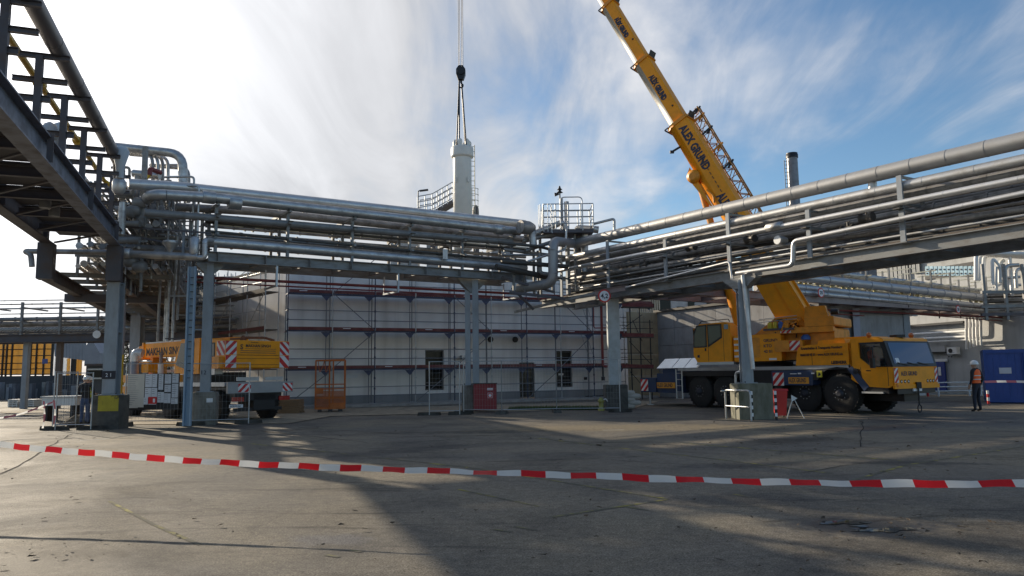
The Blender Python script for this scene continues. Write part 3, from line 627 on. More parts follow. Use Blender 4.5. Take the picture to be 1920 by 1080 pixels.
for pts, r, m in (([(985, 445, 33.5), (1058, 415, 34.2), (1060, 440, 34.2)], .14, ALU), ([(980, 452, 33.4), (1045, 437, 34)], .1, ALUD), ([(985, 470, 33), (1040, 452, 33.6), (1042, 500, 33.6)], .09, ALUD), ([(935, 455, 32.5), (1010, 462, 33), (1040, 470, 33.5)], .07, DARKPIPE),
                  ([(985, 425, 33.2), (998, 432, 33.2), (1000, 460, 33.2)], .17, ALU), ([(1012, 475, 32.7), (1012, 512, 32.7), (1030, 514, 32.7)], .085, GREYPIPE), ([(1096, 510, 34), (1096, 428, 34), (1122, 431, 34)], .17, ALU), ([(1086, 440, 34.4), (1086, 520, 34.4)], .17, ALUD), ([(1083, 438, 34.2), (1083, 428, 34.2), (1110, 430, 33.6)], .16, ALUD),
                  ([(1112, 420, 33.6), (1152, 410, 33.6), (1152, 440, 33.6)], .06, ALU), ([(940, 478, 32), (1040, 478, 33.4)], .05, ALUD), ([(940, 490, 32), (1065, 500, 33)], .1, DARKPIPE), ([(930, 500, 31.6), (1040, 522, 33.6)], .13, DARKPIPE), ([(945, 468, 33), (1060, 482, 34)], .08, ALUD), ([(990, 490, 32.2), (1060, 468, 33), (1062, 430, 33)], .05, ALUB)):
    mb = MB(); mb.path([onY(*q) for q in pts], r, 12); part('small_pipe', mb, m, kc)
mb = MB(); a = onY(975, 425, 32.8); mb.lathe(a, a + D1 * .75, [(0, .30), (.5, .30), (.75, .2)], 14); part('sleeve', mb, ALUD, kc)
# platform with railing above the corner
pf = thing('service_platform', 'small railed grating platform above the junction of the two pipe bridges', 'platform', onY(1062, 430, 34))
pa, pb = onY(1018, 438, 34), onY(1110, 424, 34); pz = pa.z
PD = V((pb.x - pa.x, 0, 0)); PLX0, PLX1 = pa.x, pb.x; PY0, PY1 = 33.4, 34.9
mb = MB(); mb.box(((PLX0 + PLX1) / 2, (PY0 + PY1) / 2, pz), (PLX1 - PLX0, PY1 - PY0, .16)); part('deck', mb, DSTEEL, pf)
for i in range(5):
    x = PLX0 + (PLX1 - PLX0) * i / 4
    for y in (PY0, PY1):
        mb = MB(); mb.tube((x, y, pz + .08), (x, y, pz + 1.25), .03, 6); part('railing_post', mb, GALV, pf)
for zq in (.35, .65, .95, 1.25):
    for y in (PY0, PY1): mb = MB(); mb.tube((PLX0, y, pz + zq), (PLX1, y, pz + zq), .025, 6); part('rail', mb, GALV, pf)
    for x in (PLX0, PLX1): mb = MB(); mb.tube((x, PY0, pz + zq), (x, PY1, pz + zq), .025, 6); part('rail', mb, GALV, pf)
for i in range(6):
    a = math.pi * (i / 5); x = PLX0 + .1 + .3 * math.cos(a); y = PY0 - .35 * math.sin(a); mb = MB(); mb.tube((x, y, pz - .1), (x, y, pz + 1.2), .018, 6); part('ladder_cage_bar', mb, GALV, pf)
mc = (PLX0 + PLX1) / 2 + .15
mb = MB(); mb.path([(mc - .5, PY0 - .05, pz), (mc - .5, PY0 - .05, pz + 1.55), (mc + .5, PY0 - .05, pz + 1.55), (mc + .5, PY0 - .05, pz)], .025, 6, bend=.2); part('gate_hoop', mb, GALV, pf)
c = onY(1049.5, 362, 35.2); sr = thing('siren_mast', 'thin mast with a black warning horn beside the railed platform', 'siren', V((c.x, c.y, pz)))
mb = MB(); mb.tube((c.x, c.y, pz - 1.5), (c.x, c.y, c.z), .04, 8); part('mast', mb, BLUES, sr)
mb = MB(); mb.lathe((c.x, c.y, c.z), (c.x, c.y, c.z + .35), [(0, .05), (.02, .16), (.08, .08), (.15, .05), (.16, .13), (.24, .06), (.35, .03)], 12); mb.lathe((c.x - .05, c.y, c.z - .05), (c.x - .3, c.y, c.z - .08), [(0, .04), (.2, .1)], 10); part('horn', mb, BLKM, sr)

# ---- pillars
def block(k, c, w, d, h, rot_dir, m=CONC):
    mb = MB(); n = V((-rot_dir.y, rot_dir.x, 0)); b = .03
    o = V((c.x, c.y, 0)); pr = [(-w / 2, 0), (w / 2, 0), (w / 2, h - b), (w / 2 - b, h), (-w / 2 + b, h), (-w / 2, h - b)]
    mb.prism(pr, -d / 2, d / 2, o=o, u=rot_dir, w=Z, e=n); return part('concrete_base', mb, m, k)
def hcol(k, c, z0, z1, w, d, dirn, m, name='column'):
    mb = MB(); mb.bar(V((c.x, c.y, z0)), V((c.x, c.y, z0 + .025)), w + .18, d + .18, up=V((-dirn.y, dirn.x, 0))); part('base_plate', mb, m, k)
    for a_ in (-1, 1):
        for b_ in (-1, 1):
            q_ = V((c.x, c.y, z0)) + dirn * a_ * (w / 2 + .05) + V((-dirn.y, dirn.x, 0)) * b_ * (d / 2 + .05); mb = MB(); mb.tube(q_, q_ + Z * .07, .018, 6); part('anchor_bolt', mb, BLKM, k)
    mb = MB()
    for f_ in (.55, .985):
        zz_ = z0 + (z1 - z0) * f_; mb = MB(); mb.bar(V((c.x, c.y, zz_)), V((c.x, c.y, zz_ + .016)), w - .01, d - .05, up=V((-dirn.y, dirn.x, 0))); part('web_stiffener', mb, m, k)
    mb = MB(); n = V((-dirn.y, dirn.x, 0)); t = .022
    for s_ in (-1, 1): mb.bar(V((c.x, c.y, z0)) + n * s_ * (d / 2 - t / 2), V((c.x, c.y, z1)) + n * s_ * (d / 2 - t / 2), w, t, up=n)
    mb.bar(V((c.x, c.y, z0)), V((c.x, c.y, z1)), t, d - 2 * t, up=n); return part(name, mb, m, k)
def zat(x, y, Y): return onY(x, y, Y).z
XR = V((1, 0, 0))
# column 2
c = C2 + V((-.14, .38, 0)); p_ = thing('bridge_pillar', 'blue grey steel pillar numbered 12 on a plain concrete block', 'pillar', V((c.x, c.y, 0)))
XD = V((math.cos(.25), math.sin(.25), 0))
block(p_, c, .80, .66, zat(382, 735, c.y), XD); hcol(p_, c, zat(382, 735, c.y), 5.62, .32, .26, XD, BLUES)
text(p_, '12', V((c.x - .12, c.y - .185, zat(382, 702, c.y))), XD, Z, .2, PRINTB, name='number')
mb = MB(); mb.box((c.x + .27, c.y - .275, zat(400, 750, c.y)), (.2, .012, .14), M=Matrix.Rotation(.25, 3, 'Z')); part('notice_plate', mb, PRINTW, p_)
for s_ in (-1, 1):
    mb = MB(); mb.prism([(0, 0), (s_ * .45, .4), (s_ * .45, .5), (0, .5)], -.1, .1, o=V((c.x, c.y, 5.1)), u=D1, e=N1); part('haunch', mb, STEEL, p_)
# column 3
c = C3 + V((.0, .45, 0)); p_ = thing('bridge_pillar', 'blue steel pillar standing beside the dark red hydrant cabinet', 'pillar', V((c.x, c.y, 0)))
zt = zat(885, 722, c.y); block(p_, c + V((-.12, 0, 0)), .62, .8, zt, XR, CONC)
for dx in (-.18, .16): hcol(p_, c + V((dx, 0, 0)), zt, 5.72, .22 if dx < 0 else .26, .26, XR, BLUES)
mb = MB(); mb.prism([(-.1, 0), (.1, 0), (.75, .55), (.75, .62), (-.75, .62), (-.75, .55)], -.1, .1, o=V((c.x, c.y, 5.12)), u=D1, e=N1); part('haunch', mb, STEEL, p_)
cb = thing('hydrant_cabinet', 'dark red sheet steel hydrant cabinet against the pillar base', 'cabinet', gnd(910, 773))
o = gnd(888, 773); wd = gnd(931, 773).x - o.x; ht = onY(910, 719, o.y).z
mb = MB(); mb.box((o.x + wd / 2, o.y + .3, ht / 2 + .04), (wd, .6, ht - .08)); part('housing', mb, DRED, cb)
mb = MB(); mb.box((o.x + wd / 2, o.y - .008, ht / 2), (wd - .08, .018, ht - .16)); part('door', mb, DRED, cb)
mb = MB(); mb.box((o.x + wd / 2, o.y + .28, ht), (wd + .06, .7, .03)); part('lid', mb, BLKM, cb)
mb = MB(); mb.box((o.x + wd * .72, o.y - .02, ht * .80), (.24, .006, .09)); part('label_plate', mb, PRINTW, cb); text(cb, 'HYDRANT', (o.x + wd * .72 - .10, o.y - .026, ht * .775), XR, Z, .05, PRINTR)
mb = MB(); mb.box((o.x + wd * .72, o.y - .02, ht * .58), (.2, .006, .22)); part('symbol_plate', mb, PRINTW, cb)
mb = MB(); mb.box((o.x + wd * .72, o.y - .024, ht * .58), (.17, .006, .19)); part('symbol_field', mb, PRINTR, cb)
mb = MB(); cz = V((o.x + wd * .72, o.y - .03, ht * .58)); mb.lathe(cz, cz - V((0, .006, 0)), [(0, .06), (.006, .06)], 20); part('hose_symbol', mb, PRINTW, cb)
# column 4
c = C4 + V((0, .5, 0)); p_ = thing('bridge_pillar', 'pale grey square pillar with dark base at the far bridge corner', 'pillar', V((c.x, c.y, 0)))
zt = zat(1158, 721, c.y); block(p_, c, .92, .9, zt, XR, CONCD)
mb = MB(); mb.bar(V((c.x - .02, c.y, zt)), V((c.x - .02, c.y, 4.7)), .5, .42, up=V((0, 1, 0))); part('column', mb, mat('pale_column_paint', (.42, .45, .46), .6, 0, .12, 1.5, dirt=(.25, .24, .2), dirtamt=.6), p_)
# column 5
c = C5 + V((0, .55, 0)); p_ = thing('bridge_pillar', 'tall light grey pillar on a mossy concrete block in front of the crane', 'pillar', V((c.x, c.y, 0)))
zt = zat(1414, 719, C5.y); c = c + V((.12, 0, 0)); block(p_, c, 1.12, .95, zt, XR, mat('mossy_concrete', (.20, .195, .15), .85, 0, .2, 2, .3, 25, dirt=(.075, .08, .045), dirtamt=.85, dscale=(1.5, 1.5, .5)))
c = c - V((.12, 0, 0)); hcol(p_, c, zt, 4.7, .30, .34, XD * 1, BLUES); mb = MB(); mb.bar(V((c.x - .14, c.y - .18, zt)), V((c.x - .14, c.y - .18, 4.6)), .12, .05, up=V((0, 1, 0))); part('side_channel', mb, BLUES, p_)
mb = MB(); mb.prism([(-.25, 0), (.25, 0), (.7, .3), (.7, .36), (-.7, .36), (-.7, .3)], -.14, .14, o=V((c.x, c.y, 4.33)), u=D2, e=N2); part('haunch', mb, STEEL, p_)
# rails and striped guards round block 5
gr = thing('guard_rail', 'bent silver tube guard rail in front of the mossy block', 'railing', gnd(1385, 789))
a0, a1 = gnd(1362, 785), gnd(1409, 789); zt = zat(1385, 731, a0.y)
mb = MB(); mb.path([a0, a0 + Z * zt, a1 + Z * zt, a1], .032, 10, bend=.12); part('hoop', mb, GALV, gr)
mb = MB(); mb.tube(a0 + Z * zt * .45, a1 + Z * zt * .45, .026, 8); part('mid_rail', mb, GALV, gr)
mb = MB(); mb.tube(a0 + Z * zt * .97 - V((.14, 0, 0)), a0 + Z * zt * .97, .03, 8); part('rail_end', mb, GALV, gr)
for xx in (1411, 1456):
    q = gnd(xx, 788); k = thing('edge_guard', 'narrow black and white striped guard at the %s corner of the mossy block' % ('left front' if xx < 1430 else 'right front'), 'edge guard', q, 0, 'striped corner guards of the block')
    for i in range(8):
        mb = MB(); mb.box(q + V((0, 0, .06 + i * .115)), (.07, .05, .113)); part('stripe_segment', mb, PRINTW if i % 2 else BLKM, k)
# red bin and tripod sign
q = gnd(1463, 782); bn = thing('waste_bin', 'red wheeled plastic bin behind the mossy pillar block', 'bin', q)
mb = MB()
def taper(mb, c, w0, d0, w1, d1, z0, z1, mi=0):
    f = lambda w, d, z: [V((c.x - w / 2, c.y - d / 2, z)), V((c.x + w / 2, c.y - d / 2, z)), V((c.x + w / 2, c.y + d / 2, z)), V((c.x - w / 2, c.y + d / 2, z))]
    mb.rings([f(w0, d0, z0), f(w1, d1, z1)], 4, False, mi=mi); return mb
taper(mb, q, .30, .34, .42, .44, .06, .88); part('body', mb, RED, bn)
mb = MB(); taper(mb, q, .48, .50, .44, .46, .88, .95); part('lid', mb, RED, bn)
for s_ in (-1, 1): mb = MB(); mb.tube(q + V((s_ * .15, .2, .09)), q + V((s_ * .2, .2, .09)), .09, 14); part('wheel', mb, BLACK, bn)
q = gnd(1492, 785); tr = thing('tripod_stand', 'thin white tripod sign stand beside the red bin', 'stand', q)
ap = V((q.x - .05, q.y, zat(1483, 744, q.y)))
for dx, dy in ((-.28, .0), (.32, .1), (-.1, .5)): mb = MB(); mb.tube(ap, V((q.x + dx, q.y + dy, 0)), .013, 6); part('leg', mb, WHITE, tr)
mb = MB(); mb.lathe(ap + V((0, -.03, -.05)), ap + V((0, -.02, -.05)), [(0, .13), (.01, .13)], 3); part('triangle_plate', mb, WHITE, tr)

# ---- bridge 3 (left, overhead)
k3 = thing('pipe_bridge', 'dark weathered steel pipe bridge passing overhead at the left', 'pipe bridge', C21)
g3t = zat(205, 418, C21.y); 
mb = MB(); z3b, z3t = 5.95, 6.62
def b3(s_, off, z): return C21 + D3 * s_ - N3 * 0 + N3 * off + Z * z
WEB3 = mat('old_blue_grey_girder', (.15, .165, .21), .5, .15, .2, 1.2, dirt=(.10, .075, .065), dirtamt=.7)
for off in (0, 1.95):
    mb = MB(); mb.ibeam(b3(-26, off, 6.23), b3(.2, off, 6.23), .34, .58, .035); part('girder', mb, WEB3 if off == 0 else DSTEEL, k3)
    for i in range(6):
        mb = MB(); s_ = -24 + i * 4.6; mb.bar(b3(s_, off - .16, 5.98), b3(s_, off - .16, 6.58), .02, .12, up=N3); part('stiffener', mb, DSTEEL, k3)
i = 0
s_ = -24.4
while s_ < 0:
    mb = MB(); mb.ibeam(b3(s_, .17, 6.12), b3(s_, 1.78, 6.12), .14, .22, .02); part('cross_beam', mb, DSTEEL, k3)
    mb = MB(); mb.bar(b3(s_ + .2, .2, 6.0), b3(s_ + 2.0, 1.75, 6.0), .07, .05); part('wind_brace', mb, DSTEEL, k3)
    s_ += 2.25
FL = mat('dark_floor_plate', (.06, .055, .06), .6, .2, .2, 2)
for i in range(11):
    mb = MB(); mb.bar(b3(-25 + i * 2.3, .92, 6.27), b3(-25 + i * 2.3 + 2.2, .92, 6.27), 1.46, .02); part('floor_plate', mb, FL, k3)
for j, s_ in enumerate((-20.1, -17.75, -15.4, -13.05, -10.7, -8.36, -6.0, -3.56, -1.2)):
    zt = 8.0
    mb = MB(); mb.bar(b3(s_, 0, 6.53), b3(s_, 0, zt), .13, .13, up=N3); part('post', mb, DSTEEL, k3)
    for zq, l0, l1, w in ((zt, .35, -.52, .10), (7.5, .45, -.5, .10), (7.12, .62, -.22, .12)):
        mb = MB(); mb.ibeam(b3(s_, l0, zq), b3(s_, l1, zq), .10, w, .012); part('support_arm', mb, DSTEEL, k3)
R1 = thing('pipe', 'thick dark pipe slanting down along the overhead bridge at top left', 'pipe', b3(-20, -.75, 8.6))
pipe('', '', [b3(-22, -.3, 8.2), b3(-2.2, -.3, 8.17), b3(-2.0, -.3, 7.75)], .17, mat('dark_clad', (.16, .15, .155), .45, .5, .15, 1), 2.2, 18, parent=R1)
a_ = B3.p(226, 300, -.5); mb = MB(); mb.lathe(a_ - Z * .55, a_ + Z * .42, [(0, .10), (.35, .12), (.8, .24), (.92, .17), (.97, .04)], 18); part('cone_cap', mb, mat('vent_grey', (.42, .46, .50), .5, 0, .05), R1)
mb = MB(); a_ = b3(-2.0, -.3, 7.6); mb.lathe(a_ - Z * .35, a_ + Z * .12, [(0, .12), (.1, .19), (.4, .19), (.47, .15)], 16); part('end_sleeve', mb, ALU, R1)
R2 = thing('pipe', 'yellow gas pipe on saddles above the overhead bridge at top left', 'gas pipe', b3(-20, .55, 7.85))
pipe('', '', [b3(-22, .50, 8.22), b3(.6, .50, 8.24), b3(1.0, -.1, 7.9), b3(1.2, -.5, 8.3), b3(1.2, -.8, 8.75)], .07, YELPIPE, 3, 12, parent=R2)
for s_ in (-12.8, -8.4, -4.0): mb = MB(); mb.tube(b3(s_ - .1, .5, 8.23), b3(s_ + .1, .5, 8.23), .13, 12); mb.bar(b3(s_, .5, 8.0), b3(s_, .5, 8.18), .1, .05, up=D3); part('saddle', mb, YELPIPE, R2)
mb = MB(); mb.path([b3(1.2, -.8, 8.7), b3(1.2, -.8, 8.95), b3(1.7, -1.1, 8.95)], .085, 12); part('red_elbow', mb, REDPIPE, R2)
for q, (s_, off, zz_) in enumerate(((-1.5, .85, 8.1), (-1.5, .60, 8.05), (-7, .1, 0))[:2]):
    c = B3.p(93 if q == 0 else 111, 243, .8)
    k = thing('vent_pipe', 'grey domed vent elbow, %s of the pair behind the overhead bridge' % ('left one' if q == 0 else 'right one'), 'vent', V((c.x, c.y, 6.2)), 0, 'pair of domed vents')
    mb = MB(); mb.tube(V((c.x, c.y, 5.9)), c, .13, 14); part('pipe_stem', mb, GREYPIPE, k)
    mb = MB(); mb.lathe(c - Z * .25, c + Z * .2, [(0, .13), (.03, .2), (.25, .2), (.38, .14), (.45, .03)], 16); part('dome', mb, mat('vent_grey', (.42, .46, .50), .5, 0, .05), k)
# portal brackets and lower girders beyond the pillar 21
for off in (0, 1.95):
    mb = MB(); mb.bar(b3(.05, off, 4.78), b3(.05, off, 5.94), .44, .5, up=D3); part('portal_bracket', mb, DSTEEL, k3)
    mb = MB(); mb.ibeam(b3(.3, off, 4.98), b3(26, off, 4.98), .3, .42, .03); part('lower_girder', mb, DSTEEL, k3)
mb = MB(); mb.bar(b3(5.5, -1.6, 4.72), b3(5.5, 2.4, 4.72), .3, .3); part('cross_beam', mb, DSTEEL, k3)
for i in range(12):
    s_ = 2.5 + i * 2.0; mb = MB(); mb.ibeam(b3(s_, -1.6, 5.25), b3(s_, 2.0, 5.25), .12, .16, .015); part('cross_beam', mb, mat('faded_arm', (.24, .21, .18), .7, 0, .2, 2), k3)
    for off, zt in ((-1.5, 8.2), (-.4, 8.2), (1.5, 7.4)):
        mb = MB(); mb.bar(b3(s_, off, 5.2), b3(s_, off, zt), .09, .09, up=D3); part('post', mb, STEEL, k3)
    for zq in (5.95, 6.7, 7.45, 8.15):
        mb = MB(); mb.bar(b3(s_, -1.7, zq), b3(s_, 1.6, zq), .07, .09); part('support_arm', mb, STEEL, k3)
rnd = random.Random(21)
for zq in (5.42, 6.08, 6.84, 7.58, 8.3):
    off = -1.6
    while off < 1.5:
        r = rnd.choice((.04, .05, .06, .08, .1, .12)); off += r + rnd.uniform(.03, .09)
        if off > 1.5: break
        mb = MB(); a, b = b3(rnd.uniform(1.0, 2.0), off, zq + r), b3(26, off, zq + r); mb.tube(a, b, r, 10)
        for k in range(1, 16): c = a.lerp(b, k / 16); mb.tube(c - D3 * .03, c + D3 * .03, r * 1.18, 10)
        part('small_pipe', mb, rnd.choice((ALU, ALUD, ALUD, GREYPIPE, ALUB)), k3); off += r
# pipes bending over from the right of the left rack
BE = thing('pipe', 'big silver pipe bending down in an arch at the left end of the middle bridge', 'pipe', onY(342, 345, 27.5))
pipe('', '', [onY(205, 274, 27.5), onY(343, 289, 27.5), onY(343, 372, 27.5)], .165, ALU, 1.1, 16, bend=.55, parent=BE)
for i, (x, yb, Y, r, yt) in enumerate(((353, 350, 28.6, .08, 316), (315, 360, 27.9, .06, 296), (305, 360, 27.7, .06, 294), (296, 362, 27.6, .06, 292), (286, 362, 27.5, .06, 290), (274, 362, 27.4, .06, 288))):
    k = thing('pipe', 'slim pipe bowing over behind the big arched pipe, number %s from the right' % ('one two three four five six'.split()[i]), 'pipe', onY(x, yb, Y), 0, 'row of bent pipes by the arched pipe')
    mb = MB(); mb.path([onY(x - 70, yt - 6, Y + 1), onY(x, yt, Y), onY(x, yb + 30, Y)], r, 10, bend=.35); part('bend', mb, ALU if i % 2 else ALUD, k)
kl = thing('rack_frame', 'grey steel rack frame with short pipe drops between pillars 21 and 12', 'pipe rack', onY(290, 470, 25.5))
for (x, y0, y1, Y, w, m) in ((273, 275, 425, 25.2, .14, STEEL), (346, 400, 490, 25.6, .07, BLUES), (357, 395, 590, 26.4, .05, BLUES), (330, 470, 600, 27, .05, BLUES), (320, 455, 640, 27.6, .06, ALU), (312, 560, 640, 28, .06, ALU), (302, 480, 640, 28.2, .05, ALUD), (337, 480, 600, 27.8, .05, ALUD), (230, 380, 440, 24.6, .12, ALU), (258, 330, 420, 25.4, .1, ALUD), (365, 430, 600, 27.5, .06, ALUD), (371, 430, 590, 28, .05, STEEL), (326, 560, 640, 28.4, .05, ALU)):
    a, b = onY(x, y0, Y), onY(x, y1, Y); b.x, b.y = a.x, a.y; mb = MB()
    if m in (ALU, ALUD): mb.tube(a, b, w, 10)
    else: mb.bar(a, b, w, w)
    part('drop_pipe' if m in (ALU, ALUD) else 'post', mb, m, kl)
for (x0, y0, x1, y1, Y, w, m) in ((225, 425, 395, 437, 25.2, .06, DSTEEL), (222, 438, 330, 458, 25.4, .06, DSTEEL), (222, 362, 250, 362, 25, .12, GREYPIPE), (218, 392, 250, 392, 25, .1, GREYPIPE), (215, 418, 262, 420, 25, .1, GREYPIPE), (215, 450, 262, 450, 25.2, .12, GREYPIPE), (345, 470, 385, 470, 26.6, .05, BLUES), (345, 500, 380, 500, 26.8, .05, BLUES), (320, 555, 378, 555, 27, .06, BLUES), (310, 635, 352, 635, 27, .05, DSTEEL), (350, 618, 378, 618, 25.4, .05, BLUES), (240, 345, 340, 348, 26, .1, ALUD), (250, 325, 300, 330, 26.2, .14, ALU), (225, 405, 390, 412, 25.6, .05, STEEL), (300, 420, 380, 425, 26.2, .04, BLUES), (300, 440, 380, 445, 26.2, .04, BLUES), (330, 590, 400, 594, 27.5, .04, STEEL)):
    a, b = onY(x0, y0, Y), onY(x1, y1, Y); mb = MB()
    if m in (ALU, ALUD, GREYPIPE): mb.tube(a, b, w, 12)
    else: mb.bar(a, b, w, w)
    part('cross_pipe' if m in (ALU, ALUD, GREYPIPE) else 'cross_bar', mb, m, kl)
for x, y in ((252, 395), (245, 398), (262, 380), (300, 478), (245, 490), (262, 500)):
    a = onY(x, y, 25.1); mb = MB(); mb.lathe(a - XR * .22, a + XR * .22, [(0, .12), (.08, .2), (.36, .2), (.44, .12)], 12); part('valve_body', mb, GREYPIPE, kl)
rnd = random.Random(4)
for i in range(44):
    x = rnd.uniform(225, 385); y0 = rnd.uniform(300, 520); Y = rnd.uniform(25.5, 30); a = onY(x, y0, Y); b = a - Z * rnd.uniform(.6, 2.2)
    if b.z < 4.6 and x < 300: b.z = 4.8
    mb = MB(); mb.path([a + XR * rnd.choice((-1, 1)) * rnd.uniform(.3, 1), a, b], rnd.choice((.03, .04, .055)), 8, bend=.15); part('drop_pipe', mb, rnd.choice((ALU, ALUD, GREYPIPE, STEEL)), kl)
hp = thing('pipe', 'long level silver pipe with end elbow crossing behind pillar 21', 'pipe', onY(60, 480, 24.9))
Yh = 24.9
pipe('', '', [onY(60, 500, Yh), onY(58, 476, Yh), onY(45, 471, Yh), onY(220, 473, Yh)], .09, ALUD, 1.2, 14, parent=hp)
pipe('', '', [onY(222, 475, Yh), onY(372, 482, Yh)], .13, ALU, 1.2, 16, parent=hp)
pipe('', '', [onY(366, 482, Yh), onY(384, 484, Yh), onY(384, 450, Yh), onY(398, 451, Yh + .6)], .085, ALUB, 1.2, 14, parent=hp, bend=.13)
a = onY(320, 452, Yh); mb = MB(); mb.lathe(a, a - Z * .42, [(0, .24), (.06, .25), (.1, .24), (.42, .03)], 18); part('funnel', mb, ALU, hp)
mb = MB(); a = onY(365, 458, Yh); mb.lathe(a + Z * .25, a - Z * .35, [(0, .1), (.05, .16), (.55, .16), (.6, .13)], 16); part('canister', mb, ALUB, hp)
mb = MB(); mb.lathe(onY(222, 474, Yh), onY(245, 475, Yh), [(0, .17), (.02, .18), (.42, .18), (.44, .14)], 16); part('sleeve', mb, ALU, hp)
hq = thing('pipe', 'upper level silver pipe running beside the funnel left of pillar 12', 'pipe', onY(240, 463, 25.6))
pipe('', '', [onY(200, 462, 25.8), onY(370, 470, 25.8)], .12, ALUD, 1.3, 14, parent=hq)
# pillar 21
c = C21 + V((-.10, .35, 0)); p_ = thing('bridge_pillar', 'heavy blue grey pillar with black plate 21 on a yellow marked block', 'pillar', V((c.x, c.y, 0)))
zt = zat(199, 741, C21.y); block(p_, c, .90, .64, zt, XR, CONCD); zc = zat(199, 600, c.y)
hcol(p_, c, zt, 4.78, .44, .32, XR, BLUES)
mb = MB(); mb.box((c.x, c.y - .175, (zt + 4.78) / 2 + .02), (.42, .026, 4.78 - zt - .06)); part('face_plate', mb, BLUES, p_)
zn = zat(201, 703, c.y - .25); mb = MB(); mb.box((c.x, c.y - .200, zn), (.44, .02, .26)); part('number_plate', mb, PRINT, p_)
text(p_, '2 1', V((c.x - .10, c.y - .213, zn - .06)), XR, Z, .17, PRINTW, name='number')
mb = MB(); mb.box((c.x + .10, c.y - .327, zt - .26), (.66, .012, .5)); part('yellow_field', mb, mat('flaking_yellow', (.42, .33, .03), .7, 0, .2, 3, dirt=(.05, .045, .04), dirtamt=.95, dthr=(.52, .58)), p_)
# light blue ladder post
c = gnd(350, 800); lp = thing('channel_post', 'light blue notched steel channel post left of pillar 12', 'post', c)
ztp = zat(350, 500, c.y)
mb = MB()
for dx in (-.11, .11): mb.bar(c + V((dx, 0, .02)), c + V((dx, 0, ztp)), .05, .10, up=V((0, 1, 0)))
mb.bar(c + V((0, .055, .02)), c + V((0, .055, ztp)), .18, .012, up=V((0, 1, 0))); part('channel', mb, BLUEP, lp)
for i in range(15):
    z_ = 1.6 + i * .24
    if z_ < ztp: mb = MB(); mb.box(c + V((.02, -.02, z_)), (.10, .05, .022)); part('rung', mb, BLKM, lp)

# standing yellow and brown gas pipe beside pillar 21
a = onY(233, 560, 26.2); b = onY(231, 722, 26.2); m_ = onY(232, 665, 26.2)
k = thing('gas_pipe', 'upright gas pipe, brown above and yellow below, just right of pillar 21', 'gas pipe', V((a.x, 26.2, 0)))
mb = MB(); mb.tube(V((a.x, 26.2, a.z)), V((a.x, 26.2, m_.z)), .07, 12); part('upper_pipe', mb, BROWNS, k)
mb = MB(); mb.tube(V((a.x, 26.2, .1)), V((a.x, 26.2, m_.z)), .072, 12); mb.tube(V((a.x, 26.2, b.z)), V((a.x, 26.2, b.z + .1)), .11, 12); part('lower_pipe', mb, YELPIPE, k)
# white trough and earth mound inside the small fenced corner
a = onY(90, 760, 30); b = onY(152, 744, 30); k = thing('white_trough', 'long white metal trough behind the sideways fence at left', 'trough', V(((a.x + b.x) / 2, 30, 0)))
mb = MB(); mb.box(((a.x + b.x) / 2, 30, (a.z + b.z) / 2), (b.x - a.x, .8, b.z - a.z)); part('body', mb, WHITE, k); mb = MB(); mb.box(((a.x + b.x) / 2, 30, b.z + .02), (b.x - a.x + .1, .9, .05)); part('rim', mb, GALV, k)
for x in (a.x + .15, b.x - .15): mb = MB(); mb.box((x, 30, a.z / 2), (.12, .7, a.z)); part('leg', mb, BLKM, k)
mb = MB(); rn_ = random.Random(6); c = gnd(140, 797); N_ = 18
for i in range(N_):
    for j in range(N_):
        pass
vs = []; 
for i in range(N_ + 1):
    for j in range(N_ + 1):
        u, v = i / N_ * 2 - 1, j / N_ * 2 - 1; h_ = max(0, 1 - u * u - v * v) ** .8 * .36; vs.append(V((c.x + u * .85 + rn_.uniform(-.03, .03), c.y + .8 + v * .6, h_ + (rn_.uniform(-.03, .05) if h_ > 0 else -.01))))
mb.add(vs, [(i * (N_ + 1) + j, (i + 1) * (N_ + 1) + j, (i + 1) * (N_ + 1) + j + 1, i * (N_ + 1) + j + 1) for i in range(N_) for j in range(N_)])
solo('earth_mound', mb, mat('dug_earth', (.11, .08, .05), .95, 0, .4, 8, .6, 20), 'low mound of dug brown earth left of pillar 21', 'earth', kind='stuff')

